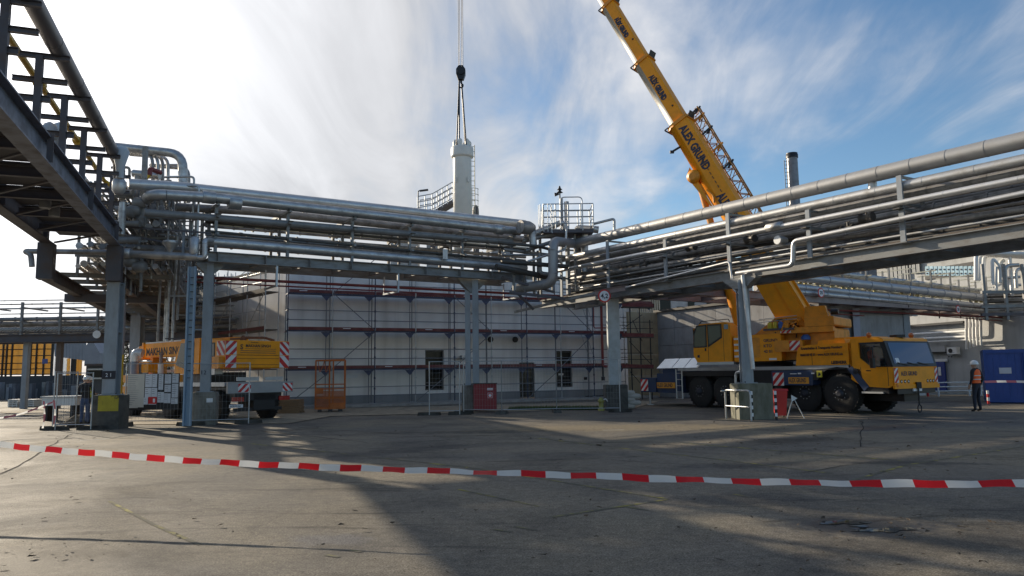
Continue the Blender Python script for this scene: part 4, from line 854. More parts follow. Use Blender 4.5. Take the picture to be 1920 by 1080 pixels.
# ================================================================== WHITE BUILDING + SCAFFOLDING
def wallm(name, col, streak=0.35):
    m = bpy.data.materials.new(name); m.use_nodes = True
    N, L = m.node_tree.nodes, m.node_tree.links; b = N['Principled BSDF']; g = N.new('ShaderNodeNewGeometry')
    mp = N.new('ShaderNodeMapping'); mp.inputs['Scale'].default_value = (1.6, 1.6, 0.10); L.new(g.outputs['Position'], mp.inputs[0])
    n = N.new('ShaderNodeTexNoise'); n.inputs['Scale'].default_value = 1.0; n.inputs['Detail'].default_value = 6; L.new(mp.outputs[0], n.inputs['Vector'])
    r = N.new('ShaderNodeMapRange'); L.new(n.outputs[0], r.inputs[0]); r.inputs[1].default_value = .5; r.inputs[2].default_value = .72; r.inputs[4].default_value = streak
    n2 = N.new('ShaderNodeTexNoise'); n2.inputs['Scale'].default_value = 0.5; n2.inputs['Detail'].default_value = 8; L.new(g.outputs['Position'], n2.inputs['Vector'])
    r2 = N.new('ShaderNodeMapRange'); L.new(n2.outputs[0], r2.inputs[0]); r2.inputs[1].default_value = .3; r2.inputs[2].default_value = .7; r2.inputs[3].default_value = .85; r2.inputs[4].default_value = 1.1
    mx_ = N.new('ShaderNodeMix'); mx_.data_type = 'RGBA'; L.new(r.outputs[0], mx_.inputs[0]); mx_.inputs[6].default_value = (*col, 1); mx_.inputs[7].default_value = (col[0] * .5, col[1] * .48, col[2] * .46, 1)
    mm = N.new('ShaderNodeMix'); mm.data_type = 'RGBA'; mm.blend_type = 'MULTIPLY'; mm.inputs[0].default_value = 1; L.new(mx_.outputs[2], mm.inputs[6]); L.new(r2.outputs[0], mm.inputs[7])
    L.new(mm.outputs[2], b.inputs['Base Color']); b.inputs['Roughness'].default_value = .85
    return m
WALLW = wallm('white_render', (.80, .79, .77), .42); PLINTH = wallm('grey_plinth', (.26, .27, .28), .5)
HB, WL_ = 7.25, 20.6
wb = thing('building', 'long white rendered building wrapped in scaffolding', 'building', bl(WL_ / 2, 1.0))
wn0 = 1.0; SD = V((-0.67, 0.74, 0)).normalized(); SN = V((-SD.y, SD.x, 0))   # SN points out (towards left-camera) or in
if SN.dot(V((-1, -1, 0))) < 0: SN = -SN
# front wall with openings, built from panels so the openings have reveals
ops = [(7.70, 8.82, .72, 2.97), (13.58, 14.60, .12, 2.23), (16.13, 17.22, .72, 2.93)]
tt = sorted({-.0, WL_} | {q for o in ops for q in o[:2]})
for i in range(len(tt) - 1):
    a, b = tt[i], tt[i + 1]; hole = [o for o in ops if o[0] == a and o[1] == b]
    spans = [(.12, HB)] if not hole else [(.12, hole[0][2]), (hole[0][3], HB)]
    if hole: spans = [s_ for s_ in spans if s_[1] - s_[0] > .05]
    for z0, z1 in spans:
        # cladding boards: slightly proud courses with recessed joints
        zc = [z0] + [q for q in (1.0, 2.0, 3.0, 4.0, 5.0, 6.0) if z0 + .3 < q < z1 - .3] + [z1]
        for k in range(len(zc) - 1):
            n = max(1, round((b - a) / 2.4)); 
            for q in range(n):
                t0, t1 = a + (b - a) * q / n, a + (b - a) * (q + 1) / n
                mb = MB(); mb.bar(bl(t0 + .002, wn0 + .12, (zc[k] + zc[k + 1]) / 2), bl(t1 - .002, wn0 + .12, (zc[k] + zc[k + 1]) / 2), .24 + rnd.uniform(-.004, .004), zc[k + 1] - zc[k] - .006)
                part('wall_panel', mb, WALLW, wb)
mb = MB(); mb.bar(bl(.05, wn0 + .28, HB / 2), bl(WL_ - .05, wn0 + .28, HB / 2), .03, HB - .4)
for (t0, t1, z0, z1) in ops:
    mb2 = MB(); mb2.bar(bl(t0 + .01, wn0 + .2, (z0 + z1) / 2), bl(t1 - .01, wn0 + .2, (z0 + z1) / 2), .03, z1 - z0 - .02)
    wnd = part('door' if z0 < .5 else 'window', mb2, GLASS, wb)
    f = MB(); 
    for tq in (t0 + .04, t1 - .04): f.bar(bl(tq, wn0 + .14, z0 + .02), bl(tq, wn0 + .14, z1 - .02), .07, .07, up=BN)
    for zq in ((z0 + .05, z1 - .05) if z0 < .5 else (z0 + .05, z1 - .05, z0 + .42)): f.bar(bl(t0 + .08, wn0 + .14, zq), bl(t1 - .08, wn0 + .14, zq), .06, .07)
    part('frame', f, mat('dark_frame', (.10, .10, .10), .5), wnd)
part('core_wall', mb, PLINTH, wb)
for i in range(8):
    t0, t1 = WL_ * i / 8, WL_ * (i + 1) / 8
    if any(o[2] < .5 and t0 < o[1] and t1 > o[0] for o in ops):
        o = ops[1]
        for a, b in ((t0, o[0]), (o[1], t1)):
            if b - a > .05: mb = MB(); mb.bar(bl(a, wn0 - .03, .33), bl(b, wn0 - .03, .33), .06, .42); part('plinth_panel', mb, PLINTH, wb)
    else:
        mb = MB(); mb.bar(bl(t0 + .004, wn0 - .03, .33), bl(t1 - .004, wn0 - .03, .33), .06, .42); part('plinth_panel', mb, PLINTH, wb)
# left flank, roof, back
k0 = bl(0, wn0); kL = k0 + SD * 17; kR = bl(WL_, wn0)
for i in range(6):
    a, b = k0 + SD * (17 * i / 6), k0 + SD * (17 * (i + 1) / 6)
    for z0, z1 in ((.12, 3.0), (3.0, 6.0), (6.0, HB)):
        mb = MB(); mb.bar(a - SN * .12 + Z * (z0 + z1) / 2, b - SN * .12 + Z * (z0 + z1) / 2 - SD * .004, .24, z1 - z0 - .006); part('wall_panel', mb, WALLW, wb)
mb = MB(); rf = [k0 + Z * HB, kR + Z * HB, kR + SD * 17 + Z * HB, kL + Z * HB]; mb.add([*rf, *[q + Z * .3 for q in rf]], [(0, 1, 2, 3), (7, 6, 5, 4), (0, 4, 5, 1), (1, 5, 6, 2), (2, 6, 7, 3), (3, 7, 4, 0)]); part('roof', mb, CONC, wb)
mb = MB(); mb.bar(kR + Z * 3.6 + BD * .0, kR + SD * 17 + Z * 3.6, .24, 6.9); part('end_wall', mb, WALLW, wb)
for t, z_ in ((11.71, 3.6), (13.32, 3.6)):
    a = bl(t, wn0, z_); mb = MB(); mb.lathe(a + BN * .05, a - BN * .14, [(0, .17), (.15, .17), (.19, .15)], 18); part('round_vent', mb, BLKM, wb)
mb = MB(); a = bl(9.95, wn0, 2.56); mb.bar(a - BN * .02, a - BN * .35, .34, .2); mb.bar(a - BN * .1 - BD * .1, a - BN * .1 - BD * .55 - Z * .05, .1, .12); part('floodlight', mb, GALV, wb)
for t, z_, w, h in ((3.56, 1.55, .62, .16), (10.2, 1.55, .3, .1), (15.5, 1.52, .34, .12), (16.4, 1.5, .34, .12), (18.14, 1.27, .38, .32)):
    a = bl(t, wn0 - .015, z_); mb = MB(); mb.bar(a - BD * w / 2, a + BD * w / 2, .02, h); part('notice_plate', mb, PRINTW, wb)
a = bl(18.14, wn0 - .03, 1.22); mb = MB(); mb.bar(a - BD * .12, a + BD * .12, .012, .18); part('notice_picture', mb, PRINT, wb)
mb = MB(); a = bl(17.7, .3, .14); 
for q in range(7): mb.tube(a + BD * q * .1, a + BD * (q * .1 + 1.2) + BN * .2 * (q % 3), .035, 6)
solo('timber_offcuts', mb, BLKM, 'low heap of dark tubes on the pavement at the right end of the white building', 'tubes')
# ---- scaffolding
sc_ = thing('scaffolding', 'blue steel tube scaffolding with dark red toe boards along the white building', 'scaffolding', bl(11, 0))
BAY = 2.27; NB = 10; LV = (1.97, 3.97, 5.9)
# vertical posts: front (standards) and inner row (brackets)
for i in range(NB):
    t = .0 + BAY * i
    mb = MB(); mb.tube(bl(t, 0, .14), bl(t, 0, 7.25 if t < 19 else 6.9), .03, 6)
    for zq in (.9, 1.45, 2.55, 3.05, 4.5, 5.0, 6.4, 6.9): mb.tube(bl(t, 0, zq - .05), bl(t, 0, zq + .05), .05, 6)
    part('standard', mb, GALV if i % 2 else SCBLUE, sc_)
    mb = MB(); mb.tube(bl(t, .68, .14), bl(t, .68, 7.25), .025, 6); part('inner_standard', mb, SCTUBE, sc_)
    mb = MB(); mb.tube(bl(t + 1.95, .05, .14), bl(t + 1.95, .05, 7.0), .022, 6); part('inner_standard', mb, SCTUBE, sc_)
    mb = MB(); mb.box(bl(t, 0, .13), (.15, .15, .02)); mb.box(bl(t, .68, .13), (.15, .15, .02)); part('base_plate', mb, GALV, sc_)
    for z_ in LV:
        mb = MB(); mb.bar(bl(t, -.02, z_ - .07), bl(t, .72, z_ - .07), .06, .08); mb.prism([(0, 0), (.28, 0), (0, -.30)], -.025, .025, o=bl(t + 1.95, 0, z_ - .1), u=BD * -1, w=Z, e=BN); mb.prism([(0, 0), (.24, 0), (0, -.30)], -.025, .025, o=bl(t + 1.95, 0, z_ - .1), u=BD, w=Z, e=BN); part('console_bracket', mb, SCBLUE, sc_)
for lv, z_ in enumerate(LV):
    for i in range(NB):
        a, b = BAY * i, BAY * (i + 1)
        if a > 22.3: break
        for q in range(2):
            mb = MB(); mb.bar(bl(a + .02, .18 + q * .34, z_ - .02), bl(b - .02, .18 + q * .34, z_ - .02), .32, .05); part('deck_board', mb, DECKM, sc_)
        mb = MB(); mb.bar(bl(a + .04, -.03, z_ + .08), bl(b - .04, -.03, z_ + .08), .03, .155); part('toe_board', mb, SCRED, sc_)
        mb = MB(); mb.bar(bl(a + .04, -.045, z_ - .06), bl(b - .04, -.045, z_ - .06), .03, .06); part('ledger', mb, SCBLUE, sc_)
        if (i + lv) % 2 == 0:
            mb = MB(); mb.bar(bl(a + .55, -.048, z_ + .09), bl(a + .95, -.048, z_ + .09), .006, .035); part('printed_mark', mb, PRINTW, sc_)
        for h in (.52, 1.02):
            mb = MB(); mb.tube(bl(a, -.03, z_ + h), bl(b, -.03, z_ + h), .024, 6); part('guard_rail', mb, SCTUBE, sc_)
    for i in (1, 4, 7):
        if lv in (0, 1) or i == 1:
            z1 = LV[lv]; mb = MB(); a, b = (BAY * i, BAY * (i + 1)); mb.tube(bl(a if lv != 1 else b, -.05, z1), bl(b if lv != 1 else a, -.05, z1 + 1.95), .022, 6); part('diagonal_brace', mb, SCTUBE, sc_)
for i in range(9):
    if i % 3 == 0:
        mb = MB(); mb.tube(bl(BAY * i, -.05, .15), bl(BAY * (i + 1), -.05, 1.9), .022, 6); part('diagonal_brace', mb, SCTUBE, sc_)
    for h in (.55, 1.0): mb = MB(); mb.tube(bl(BAY * i, -.03, h), bl(BAY * (i + 1), -.03, h), .022, 6); part('guard_rail', mb, SCTUBE, sc_)
for h, lv in [(h, z_) for z_ in LV for h in (0.52, 1.02)]:
    mb = MB(); mb.tube(bl(0, -.02, lv + h), bl(0, .7, lv + h), .02, 6); part('guard_rail', mb, GALV, sc_)
# inside ladder between decks near the right end
for z_ in LV[:2]:
    for dx in (0, .35):
        mb = MB(); mb.tube(bl(18.1 + dx, .1, z_), bl(17.4 + dx, .1, z_ + 1.9), .018, 6); part('ladder_rail', mb, GALV, sc_)
    for q in range(6): f = q / 6 + .08; mb = MB(); mb.tube(bl(18.1 - .7 * f, .1, z_ + 1.9 * f), bl(18.45 - .7 * f, .1, z_ + 1.9 * f), .014, 5); part('ladder_rung', mb, GALV, sc_)
# red riser pipe + box frame at right end
mb = MB(); rr = B1.p(1127, 600, 2.5)
a, b = onY(1127, 565, 40), onY(1129, 686, 40); 
rsr = thing('riser_pipe', 'vertical dark red riser pipe before the right end of the scaffolding', 'pipe', V((a.x, a.y, 0)))
mb = MB(); mb.path([V((a.x, a.y, 5.6)), V((a.x, a.y, 1.9)), V((a.x + .6, a.y, 1.9))], .07, 10); part('riser', mb, REDPIPE, rsr)
mb = MB(); mb.path([V((a.x - .42, a.y, 5.4)), V((a.x - .42, a.y, 3.95)), V((a.x + .36, a.y, 3.95)), V((a.x + .36, a.y, 5.4))], .03, 8, bend=.1); part('loop', mb, REDPIPE, rsr)
mb = MB(); mb.tube(V((a.x, a.y, 1.2)), V((a.x, a.y, 1.95)), .05, 8); mb.lathe(V((a.x, a.y, 1.15)), V((a.x, a.y, 1.35)), [(0, .1), (.2, .1)], 10); part('valve', mb, BLKM, rsr)
# flank scaffold (left side of the white building)
fs = thing('scaffolding', 'side scaffolding climbing the left flank of the white building', 'scaffolding', bl(-1.3, 1))
def sl(t, n, z=0.0): return bl(-.15, .3) + SD * t + SN * (n + 1.0) + Z * z
for i in range(8):
    t = BAY * i
    for n in (0, -.7):
        mb = MB(); mb.tube(sl(t, n, .0), sl(t, n, 8.2 if i > 2 else 7.3), .03, 6); part('standard', mb, GALV, fs)
    if i < 7:
        for z_ in (*LV, 7.3):
            if z_ > 7 and i < 3: continue
            mb = MB(); mb.bar(sl(t, -.35, z_), sl(t + BAY - .03, -.35, z_), .64, .05); part('deck_board', mb, DECKM, fs)
            mb = MB(); mb.bar(sl(t + .03, .04, z_ + .09), sl(t + BAY - .03, .04, z_ + .09), .03, .16); part('toe_board', mb, SCRED if z_ < 5 else DECKM, fs)
            for h in (.52, 1.02): mb = MB(); mb.tube(sl(t, 0, z_ + h), sl(t + BAY, 0, z_ + h), .02, 6); part('guard_rail', mb, GALV, fs)
    if i % 2 == 0 and i < 7: mb = MB(); mb.tube(sl(t, .03, 2), sl(t + BAY, .03, 4), .022, 6); mb.tube(sl(t + BAY, .03, 4), sl(t, .03, 5.9), .022, 6); part('diagonal_brace', mb, GALV, fs)
# scaffold tower far behind, between pillar 12 and the building
ft = thing('scaffold_tower', 'dense scaffold tower seen in the gap between pillar 12 and the white building', 'scaffolding', gnd(412, 745))
o = onY(388, 700, 54); wdt = 3.2
for i in range(6):
    for j in range(3):
        x = o.x + i * .62; y = o.y + j * 1.1; mb = MB(); mb.tube((x, y, 0), (x, y, 9.2 - (i > 3) * .6), .035, 6); part('standard', mb, GALV, ft)
for q in range(16):
    z_ = .6 + q * .55
    for j in range(3): mb = MB(); mb.tube((o.x - .1, o.y + j * 1.1, z_), (o.x + wdt, o.y + j * 1.1, z_), .028, 6); part('ledger', mb, GALV, ft)
    if q % 3 == 0: mb = MB(); mb.box((o.x + wdt / 2, o.y + 1.1, z_ + .05), (wdt, 2.1, .05)); part('deck_board', mb, DECKM, ft)
    mb = MB(); mb.tube((o.x + (q % 4) * .7, o.y - .05, z_), (o.x + (q % 4) * .7 + 1.1, o.y - .05, z_ + .9), .022, 6); part('diagonal_brace', mb, GALV, ft)

# ================================================================== BUILDINGS BEHIND
PANELC = mat('concrete_panel_grey', (.30, .30, .30), .85, 0, .2, .6, .1, 20, dirt=(.20, .19, .18), dirtamt=.7, dscale=(1, 1, .4))
TANP = mat('sunlit_tan_panel', (.36, .29, .18), .85, 0, .2, .8, dirt=(.22, .18, .13), dirtamt=.6)  # sunlight on this end wall is put into the tan colour
pbd = thing('building', 'low grey concrete panel building behind the crane operator cab', 'building', V((9.5, 47, 0)))
P0 = onY(1232, 700, 48); P0.z = 0; PE = D2
for i in range(7):
    for j in range(5):
        a, b = P0 + PE * (i * 1.75), P0 + PE * ((i + 1) * 1.75 - .02); z0, z1 = j * 1.07, (j + 1) * 1.07 - .02
        mb = MB(); mb.bar(a + Z * (z0 + z1) / 2 + N2 * .1, b + Z * (z0 + z1) / 2 + N2 * .1, .2 + rnd.uniform(-.008, .008), z1 - z0); part('wall_panel', mb, PANELC, pbd)
for i in range(2):
    for j in range(4):
        a, b = P0 - D1 * (i * 1.3), P0 - D1 * ((i + 1) * 1.3 - .02); z0, z1 = j * 1.33, (j + 1) * 1.33 - .02
        mb = MB(); mb.bar(a + Z * (z0 + z1) / 2 + PE * .1, b + Z * (z0 + z1) / 2 + PE * .1, .2 + rnd.uniform(-.008, .008), z1 - z0); part('wall_panel', mb, TANP, pbd)
mb = MB(); a, b = P0 + N2 * 4 + Z * 5.42, P0 + PE * 12.2 + N2 * 4 + Z * 5.42; mb.bar(a, b, 8.3, .14); part('roof', mb, DARKPIPE, pbd)
# inner block so nothing shows through
mb = MB(); mb.bar(P0 + N2 * 4 + Z * 2.6, P0 + PE * 12 + N2 * 4 + Z * 2.6, 7.6, 5.2); part('core_wall', mb, PANELC, pbd)
sct = thing('scaffolding', 'short dark scaffold bay before the tan panel wall right of the pale pillar', 'scaffolding', onY(1200, 745, 44))
def so_(x, y, Y=43.5): return onY(x, y, Y)
for x in (1186, 1204, 1223):
    a = so_(x, 740); a.z = 0; b = so_(x, 575 if x < 1220 else 600); b.x, b.y = a.x, a.y; mb = MB(); mb.tube(a, b, .035, 6); part('standard', mb, BLKM, sct)
for y in (576, 632, 690):
    a, b = so_(1165, y), so_(1224, y + 1); mb = MB(); mb.bar(a, b, .6, .06); part('deck_board', mb, DECKM, sct)
    mb = MB(); mb.bar(a + Z * .12 - V((0, .3, 0)), b + Z * .12 - V((0, .3, 0)), .03, .2); part('toe_board', mb, SCRED, sct)
    for dy in (12, 24): mb = MB(); mb.tube(so_(1165, y - dy - 4), so_(1224, y - dy - 4), .02, 6); part('guard_rail', mb, BLKM, sct)
for (x0, y0, x1, y1) in ((1180, 640, 1224, 686), (1170, 615, 1204, 590), (1182, 697, 1204, 722), (1204, 640, 1186, 600)): mb = MB(); mb.tube(so_(x0, y0), so_(x1, y1), .022, 6); part('diagonal_brace', mb, BLKM, sct)
# taller pale building further back with slatted section
tb = thing('building', 'pale industrial block with narrow windows rising behind the concrete panel building', 'building', V((15, 60, 0)))
def rect_y(k, name, x0, y0, x1, y1, Y, m, th=.4, off=0.0, sub=None):
    ym_ = (y0 + y1) / 2; xm_ = (x0 + x1) / 2; a, b = onY(x0, ym_, Y), onY(x1, ym_, Y); z0, z1 = onY(xm_, y1, Y).z, onY(xm_, y0, Y).z
    mb = MB(); mb.box(((a.x + b.x) / 2, Y + th / 2 + off, (z0 + z1) / 2), (b.x - a.x, th, z1 - z0)); return part(name, mb, m, k if sub is None else sub)
FAC = mat('pale_facade', (.40, .41, .42), .7, 0, .1, 1, dirt=(.25, .25, .24), dirtamt=.5)
a, b = onY(1165, 745, 60), onY(1410, 520, 60)
mb = MB(); mb.box(((a.x + b.x) / 2, 63, 4.4), (b.x - a.x, 6, 8.8)); part('core_wall', mb, FAC, tb)
for x0, x1, y0, y1 in ((1222, 1258, 560, 600), (1290, 1302, 557, 575), (1325, 1332, 553, 580), (1270, 1284, 575, 600)): rect_y(tb, 'window', x0, y0, x1, y1, 59.9, GLASS, .1)
SLAT = mat('pale_slat', (.42, .38, .30), .7, 0, .15, 2)
for i in range(14):
    x = 1183 + i * 4.0; rect_y(tb, 'slat', x, 548, x + 2.4, 592, 59.6, SLAT, .12)
for i in range(16):
    x = 1336 + i * 4.4; rect_y(tb, 'slat', x, 552, x + 2.6, 584, 59.6, SLAT, .12)
# dark grey industrial block on the right behind the pipes
db = thing('building', 'large dark grey clad industrial block behind the right pipe bridge', 'building', V((38, 66, 0)))
DKF = mat('dark_clad_facade', (.13, .14, .16), .6, .1, .12, 1.0, dirt=(.09, .09, .1), dirtamt=.5)
GYF = mat('grey_clad_facade', (.22, .24, .27), .6, .1, .12, 1.0, dirt=(.13, .13, .14), dirtamt=.5)
a, b = onY(1545, 750, 66), onY(2150, 410, 66)
mb = MB(); mb.box(((a.x + b.x) / 2, 72, onY(1700, 422, 66).z / 2), (b.x - a.x, 11, onY(1700, 422, 66).z)); part('core_wall', mb, GYF, db)
for i in range(26):
    x = 1548 + i * 15; 
    if x > 1925: break
    rect_y(db, 'wall_panel', x, 425 + (i % 5 == 3) * 14, x + 14.4, 520, 66, DKF if (i // 4) % 2 else GYF, .3 + .08 * (i % 2), -.35)
for (x0, x1, y0, y1) in ((1652, 1667, 427, 447), (1596, 1609, 460, 480), (1700, 1740, 440, 452), (1800, 1900, 402, 430), (1800, 1815, 436, 470)): rect_y(db, 'window', x0, y0, x1, y1, 65.4, GALV if x0 < 1660 else GLASS, .1)
# black steel chimney
ch = thing('chimney', 'dark steel chimney with ladder rising behind the right pipe bridge', 'chimney', onY(1491, 690, 62))
c = onY(1491, 400, 62); zt = onY(1491, 290, 62).z; zc_ = onY(1491, 345, 62).z
CH = mat('chimney_steel', (.20, .20, .21), .4, .5, .15, 1, dirt=(.1, .1, .1), dirtamt=.5)
mb = MB(); mb.lathe((c.x, c.y, 0), (c.x, c.y, zt), [(0, .6), (zc_ - 1.8, .47), (zc_ - 1.7, .45), (zt, .44)], 24); part('shaft', mb, CH, ch)
mb = MB(); mb.lathe((c.x, c.y, zt - .3), (c.x, c.y, zt + .12), [(0, .50), (.28, .50), (.30, .47), (.42, .47)], 24); part('cap_ring', mb, BLKM, ch)
for dx in (-.72, -.52): mb = MB(); mb.tube((c.x + dx, c.y - .1, 6), (c.x + dx, c.y - .1, zt - .5), .03, 6); part('ladder_rail', mb, BLKM, ch)
for i in range(30): mb = MB(); zq = zt - .6 - i * .32; mb.tube((c.x - .72, c.y - .1, zq), (c.x - .4, c.y - .1, zq), .02, 5); part('ladder_rung', mb, BLKM, ch)
# white building at right
rw = thing('building', 'white rendered building behind the right pipe rack with a blue door', 'building', V((28, 45, 0)))
WP = V((29.3, 51.2, 0)); WD = V((.339, -.94, 0)).normalized(); WN = V((-WD.y, WD.x, 0))   # WN away from the camera
BW = Br(WP, WD, WN); WALL2 = wallm('white_render_shaded', (.46, .465, .46), .45)  # greyed down: the wall's shade is put into its colour
def bw(x, y, off=0.0): return BW.p(x, y, off)
def rectw(name, x0, y0, x1, y1, m, off=0.0, th=.06, par=None, flat=None):
    """panel on the wall from photo corners, squared up: x along the wall, z vertical"""
    t0, t1 = (bw(x0, (y0 + y1) / 2) - WP).dot(WD), (bw(x1, (y0 + y1) / 2) - WP).dot(WD)
    xm = (x0 + x1) / 2; z0, z1 = bw(xm, y1).z, bw(xm, y0).z
    o = WP + WN * off; mb = MB(); mb.bar(o + WD * t0 + Z * (z0 + z1) / 2, o + WD * t1 + Z * (z0 + z1) / 2, th, z1 - z0)
    return part(name, mb, m, par or rw)
tL, tR = (bw(1652, 650) - WP).dot(WD), (bw(1920, 650) - WP).dot(WD) + 8
mb = MB(); o = WP + WN * 4.1; mb.bar(o + WD * tL + Z * 4.65, o + WD * tR + Z * 4.65, 8, 9.3); part('wall', mb, WALL2, rw)
mb = MB(); mb.bar(WP + WN * 3.9 + WD * tL + Z * 9.4, WP + WN * 3.9 + WD * tR + Z * 9.4, 8.8, .2); part('roof', mb, BLKM, rw)
rectw('window_band', 1733, 497, 1832, 518, BLKM, .06, .1)
n = 12
for i in range(n):
    x = 1736 + i * 8; 
    w_ = rectw('window', x, 499 + .0 * i, x + 6.6, 517, mat('pale_blue_pane', (.30, .46, .56), .35, 0, .25, 3), -.02, .06)
    for q in (.28, .7): rectw('bracket', x + 2.2, 499 + 18 * q, x + 4.4, 501.5 + 18 * q, BLKM, -.07, .04, par=w_)
CORR = mat('corrugated_grey', (.17, .18, .19), .55, .3, .1, 2)
for i in range(14): rectw('cladding_rib', 1671 + i * 4.0, 487, 1671 + i * 4.0 + 3.2, 590 if i < 9 else 512, CORR, -.05 - .03 * (i % 2), .08)
rectw('ledge', 1672, 607, 1812, 611, BLKM, -.15, .3); rectw('ledge', 1735, 659, 1776, 662, BLKM, -.1, .25); rectw('door_canopy', 1735, 648, 1777, 660, WALL2, -.12, .3)
dr = rectw('door', 1752, 678, 1774, 737, mat('door_blue', (.02, .045, .22), .4, 0, .08), -.02, .1)
rectw('door_frame', 1749, 673, 1777, 678, WHITE, -.03, .1); rectw('door_emblem', 1761, 688, 1766, 704, WHITE, -.09, .02, par=dr)
rectw('wall_panel', 1655, 596, 1668, 640, GYF, -.06, .1)
for (x, y) in ((1779, 668), (1784, 668)): rectw('switch', x, y, x + 2, y + 2, BLKM, -.04, .05)
ac = thing('air_conditioner', 'white outdoor air conditioning unit on the wall right of the blue door', 'air conditioner', bw(1793, 664, -.3))
t0, t1 = (bw(1783, 657) - WP).dot(WD), (bw(1801, 657) - WP).dot(WD); z0, z1 = bw(1792, 664).z, bw(1792, 651).z
mb = MB(); mb.bar(WP - WN * .2 + WD * t0 + Z * (z0 + z1) / 2, WP - WN * .2 + WD * t1 + Z * (z0 + z1) / 2, .34, z1 - z0); part('housing', mb, WHITE, ac)
c = WP + WD * (t0 * .62 + t1 * .38) + Z * (z0 + z1) / 2 - WN * .37; mb = MB(); mb.lathe(c, c - WN * .03, [(0, .15), (.03, .15)], 18); part('fan_grille', mb, BLKM, ac)
mb = MB(); mb.bar(WP - WN * .2 + WD * t0 + Z * (z0 - .03), WP + WD * t0 + Z * (z0 - .03), .04, .05); mb.bar(WP - WN * .2 + WD * t1 + Z * (z0 - .03), WP + WD * t1 + Z * (z0 - .03), .04, .05); part('wall_bracket', mb, GALV, ac)
wp_ = thing('pipe', 'horizontal white pipes running along the wall toward the right pipe rack', 'pipe', bw(1760, 630, -.4))
for (x0, y0, x1, y1, r) in ((1690, 628, 1813, 621, .085), (1690, 637, 1838, 630, .09), (1700, 643, 1840, 636, .05)): mb = MB(); mb.path([bw(x0, y0, -.5), bw(x1, y1, -.5), bw(x1, y1 - 60, -.5)], r, 12, bend=.2); part('pipe_run', mb, WHITE, wp_)
for i, x in enumerate((1811, 1818, 1824.5, 1831, 1838)):
    k = thing('drop_pipe', 'vertical white pipe %s below the right rack, counted from the left' % ('first', 'second', 'third', 'fourth', 'fifth')[i], 'pipe', bw(x, 660, -.9), 0, 'row of vertical white pipes below the rack')
    a = bw(x, 584, -.9); b = bw(x + 1.5, 655 - i * 2, -.9); mb = MB(); mb.tube(a, b, .07, 10); mb.tube(a.lerp(b, .45), a.lerp(b, .75), .095, 10); part('pipe_run', mb, WHITE if i % 2 == 0 else ALUB, k)
# dark open shed between crane and white building
sh = thing('shed', 'dark open loading shed with red posts behind the crane engine cover', 'shed', onY(1600, 740, 52))
SHW = mat('shed_tan_wall', (.20, .17, .13), .8, 0, .2, 1.5)
rect_y(sh, 'fascia', 1480, 590, 1635, 625, 50, SHW, .4); rect_y(sh, 'back_wall', 1480, 625, 1655, 745, 56, BLKM, .3)
rect_y(sh, 'side_wall', 1560, 596, 1655, 640, 52, BLKM, .2)
for x, m in ((1668, REDPIPE), (1693, REDPIPE), (1660, GALV), (1650, GALV), (1639, GALV)): rect_y(sh, 'post', x, 585, x + (3 if m == REDPIPE else 2), 700, 48, m, .12)
rect_y(sh, 'white_panel', 1611, 605, 1622, 665, 48, WHITE, .1); rect_y(sh, 'roof_sheet', 1625, 561, 1680, 590, 58, mat('blue_grey_sheet', (.2, .24, .33), .5), .2)
for i in range(9): rect_y(sh, 'roof_rib', 1627 + i * 6, 560, 1629 + i * 6, 590, 57.8, GLASS, .1)
mb = MB(); mb.bar(onY(1640, 602, 49), onY(1700, 655, 49), .5, .12); part('stair_stringer', mb, BLKM, sh)
for (x0, y0, x1, y1) in ((1430, 566, 1600, 577), (1430, 576, 1600, 588), (1430, 583, 1590, 597)):
    mb = MB(); mb.tube(onY(x0, y0, 49), onY(x1, y1, 49), .09, 10); part('pipe_run', mb, BROWNS, sh)

# ---- bridge 4 (background, right)
o4 = onY(1600, 575, 37.5); B4 = Br(V((o4.x, o4.y, 0)), V((.84, .543, 0)).normalized(), V((-.543, .84, 0)).normalized())
k4 = thing('pipe_bridge', 'brownish low pipe bridge running behind the crane to the right edge', 'pipe bridge', V((o4.x, o4.y, 0)))
for off in (0, 2.2):
    for xs in ((1232, 1702), (1704, 1960)):
        a, b = B4.p(xs[0], 563 + (xs[0] - 1600) * .0732 if xs[0] > 1400 else 545, 0), B4.p(xs[1], 563 + (xs[1] - 1600) * .0732, 0)
        a.z = b.z = 4.95; mb = MB(); mb.ibeam(a + B4.n * off, b + B4.n * off, .26, .34, .03); part('girder', mb, BROWNS, k4)
for i in range(16):
    t = -15 + i * 2.1; mb = MB(); mb.ibeam(B4.at(t, .15, 4.9), B4.at(t, 2.05, 4.9), .14, .22, .02); part('cross_beam', mb, BROWNS, k4)
    if i > 4: 
        mb = MB(); mb.bar(B4.at(t, .3, 5.15), B4.at(t, .3, 7.1), .08, .08, up=B4.d); part('post', mb, STEEL, k4); mb = MB(); mb.bar(B4.at(t, 1.9, 5.15), B4.at(t, 1.9, 7.1), .08, .08, up=B4.d); part('post', mb, STEEL, k4)
        for zq in (5.7, 6.4, 7.05): mb = MB(); mb.bar(B4.at(t, .0, zq), B4.at(t, 2.2, zq), .06, .06); part('support_arm', mb, PALEPIPE, k4)
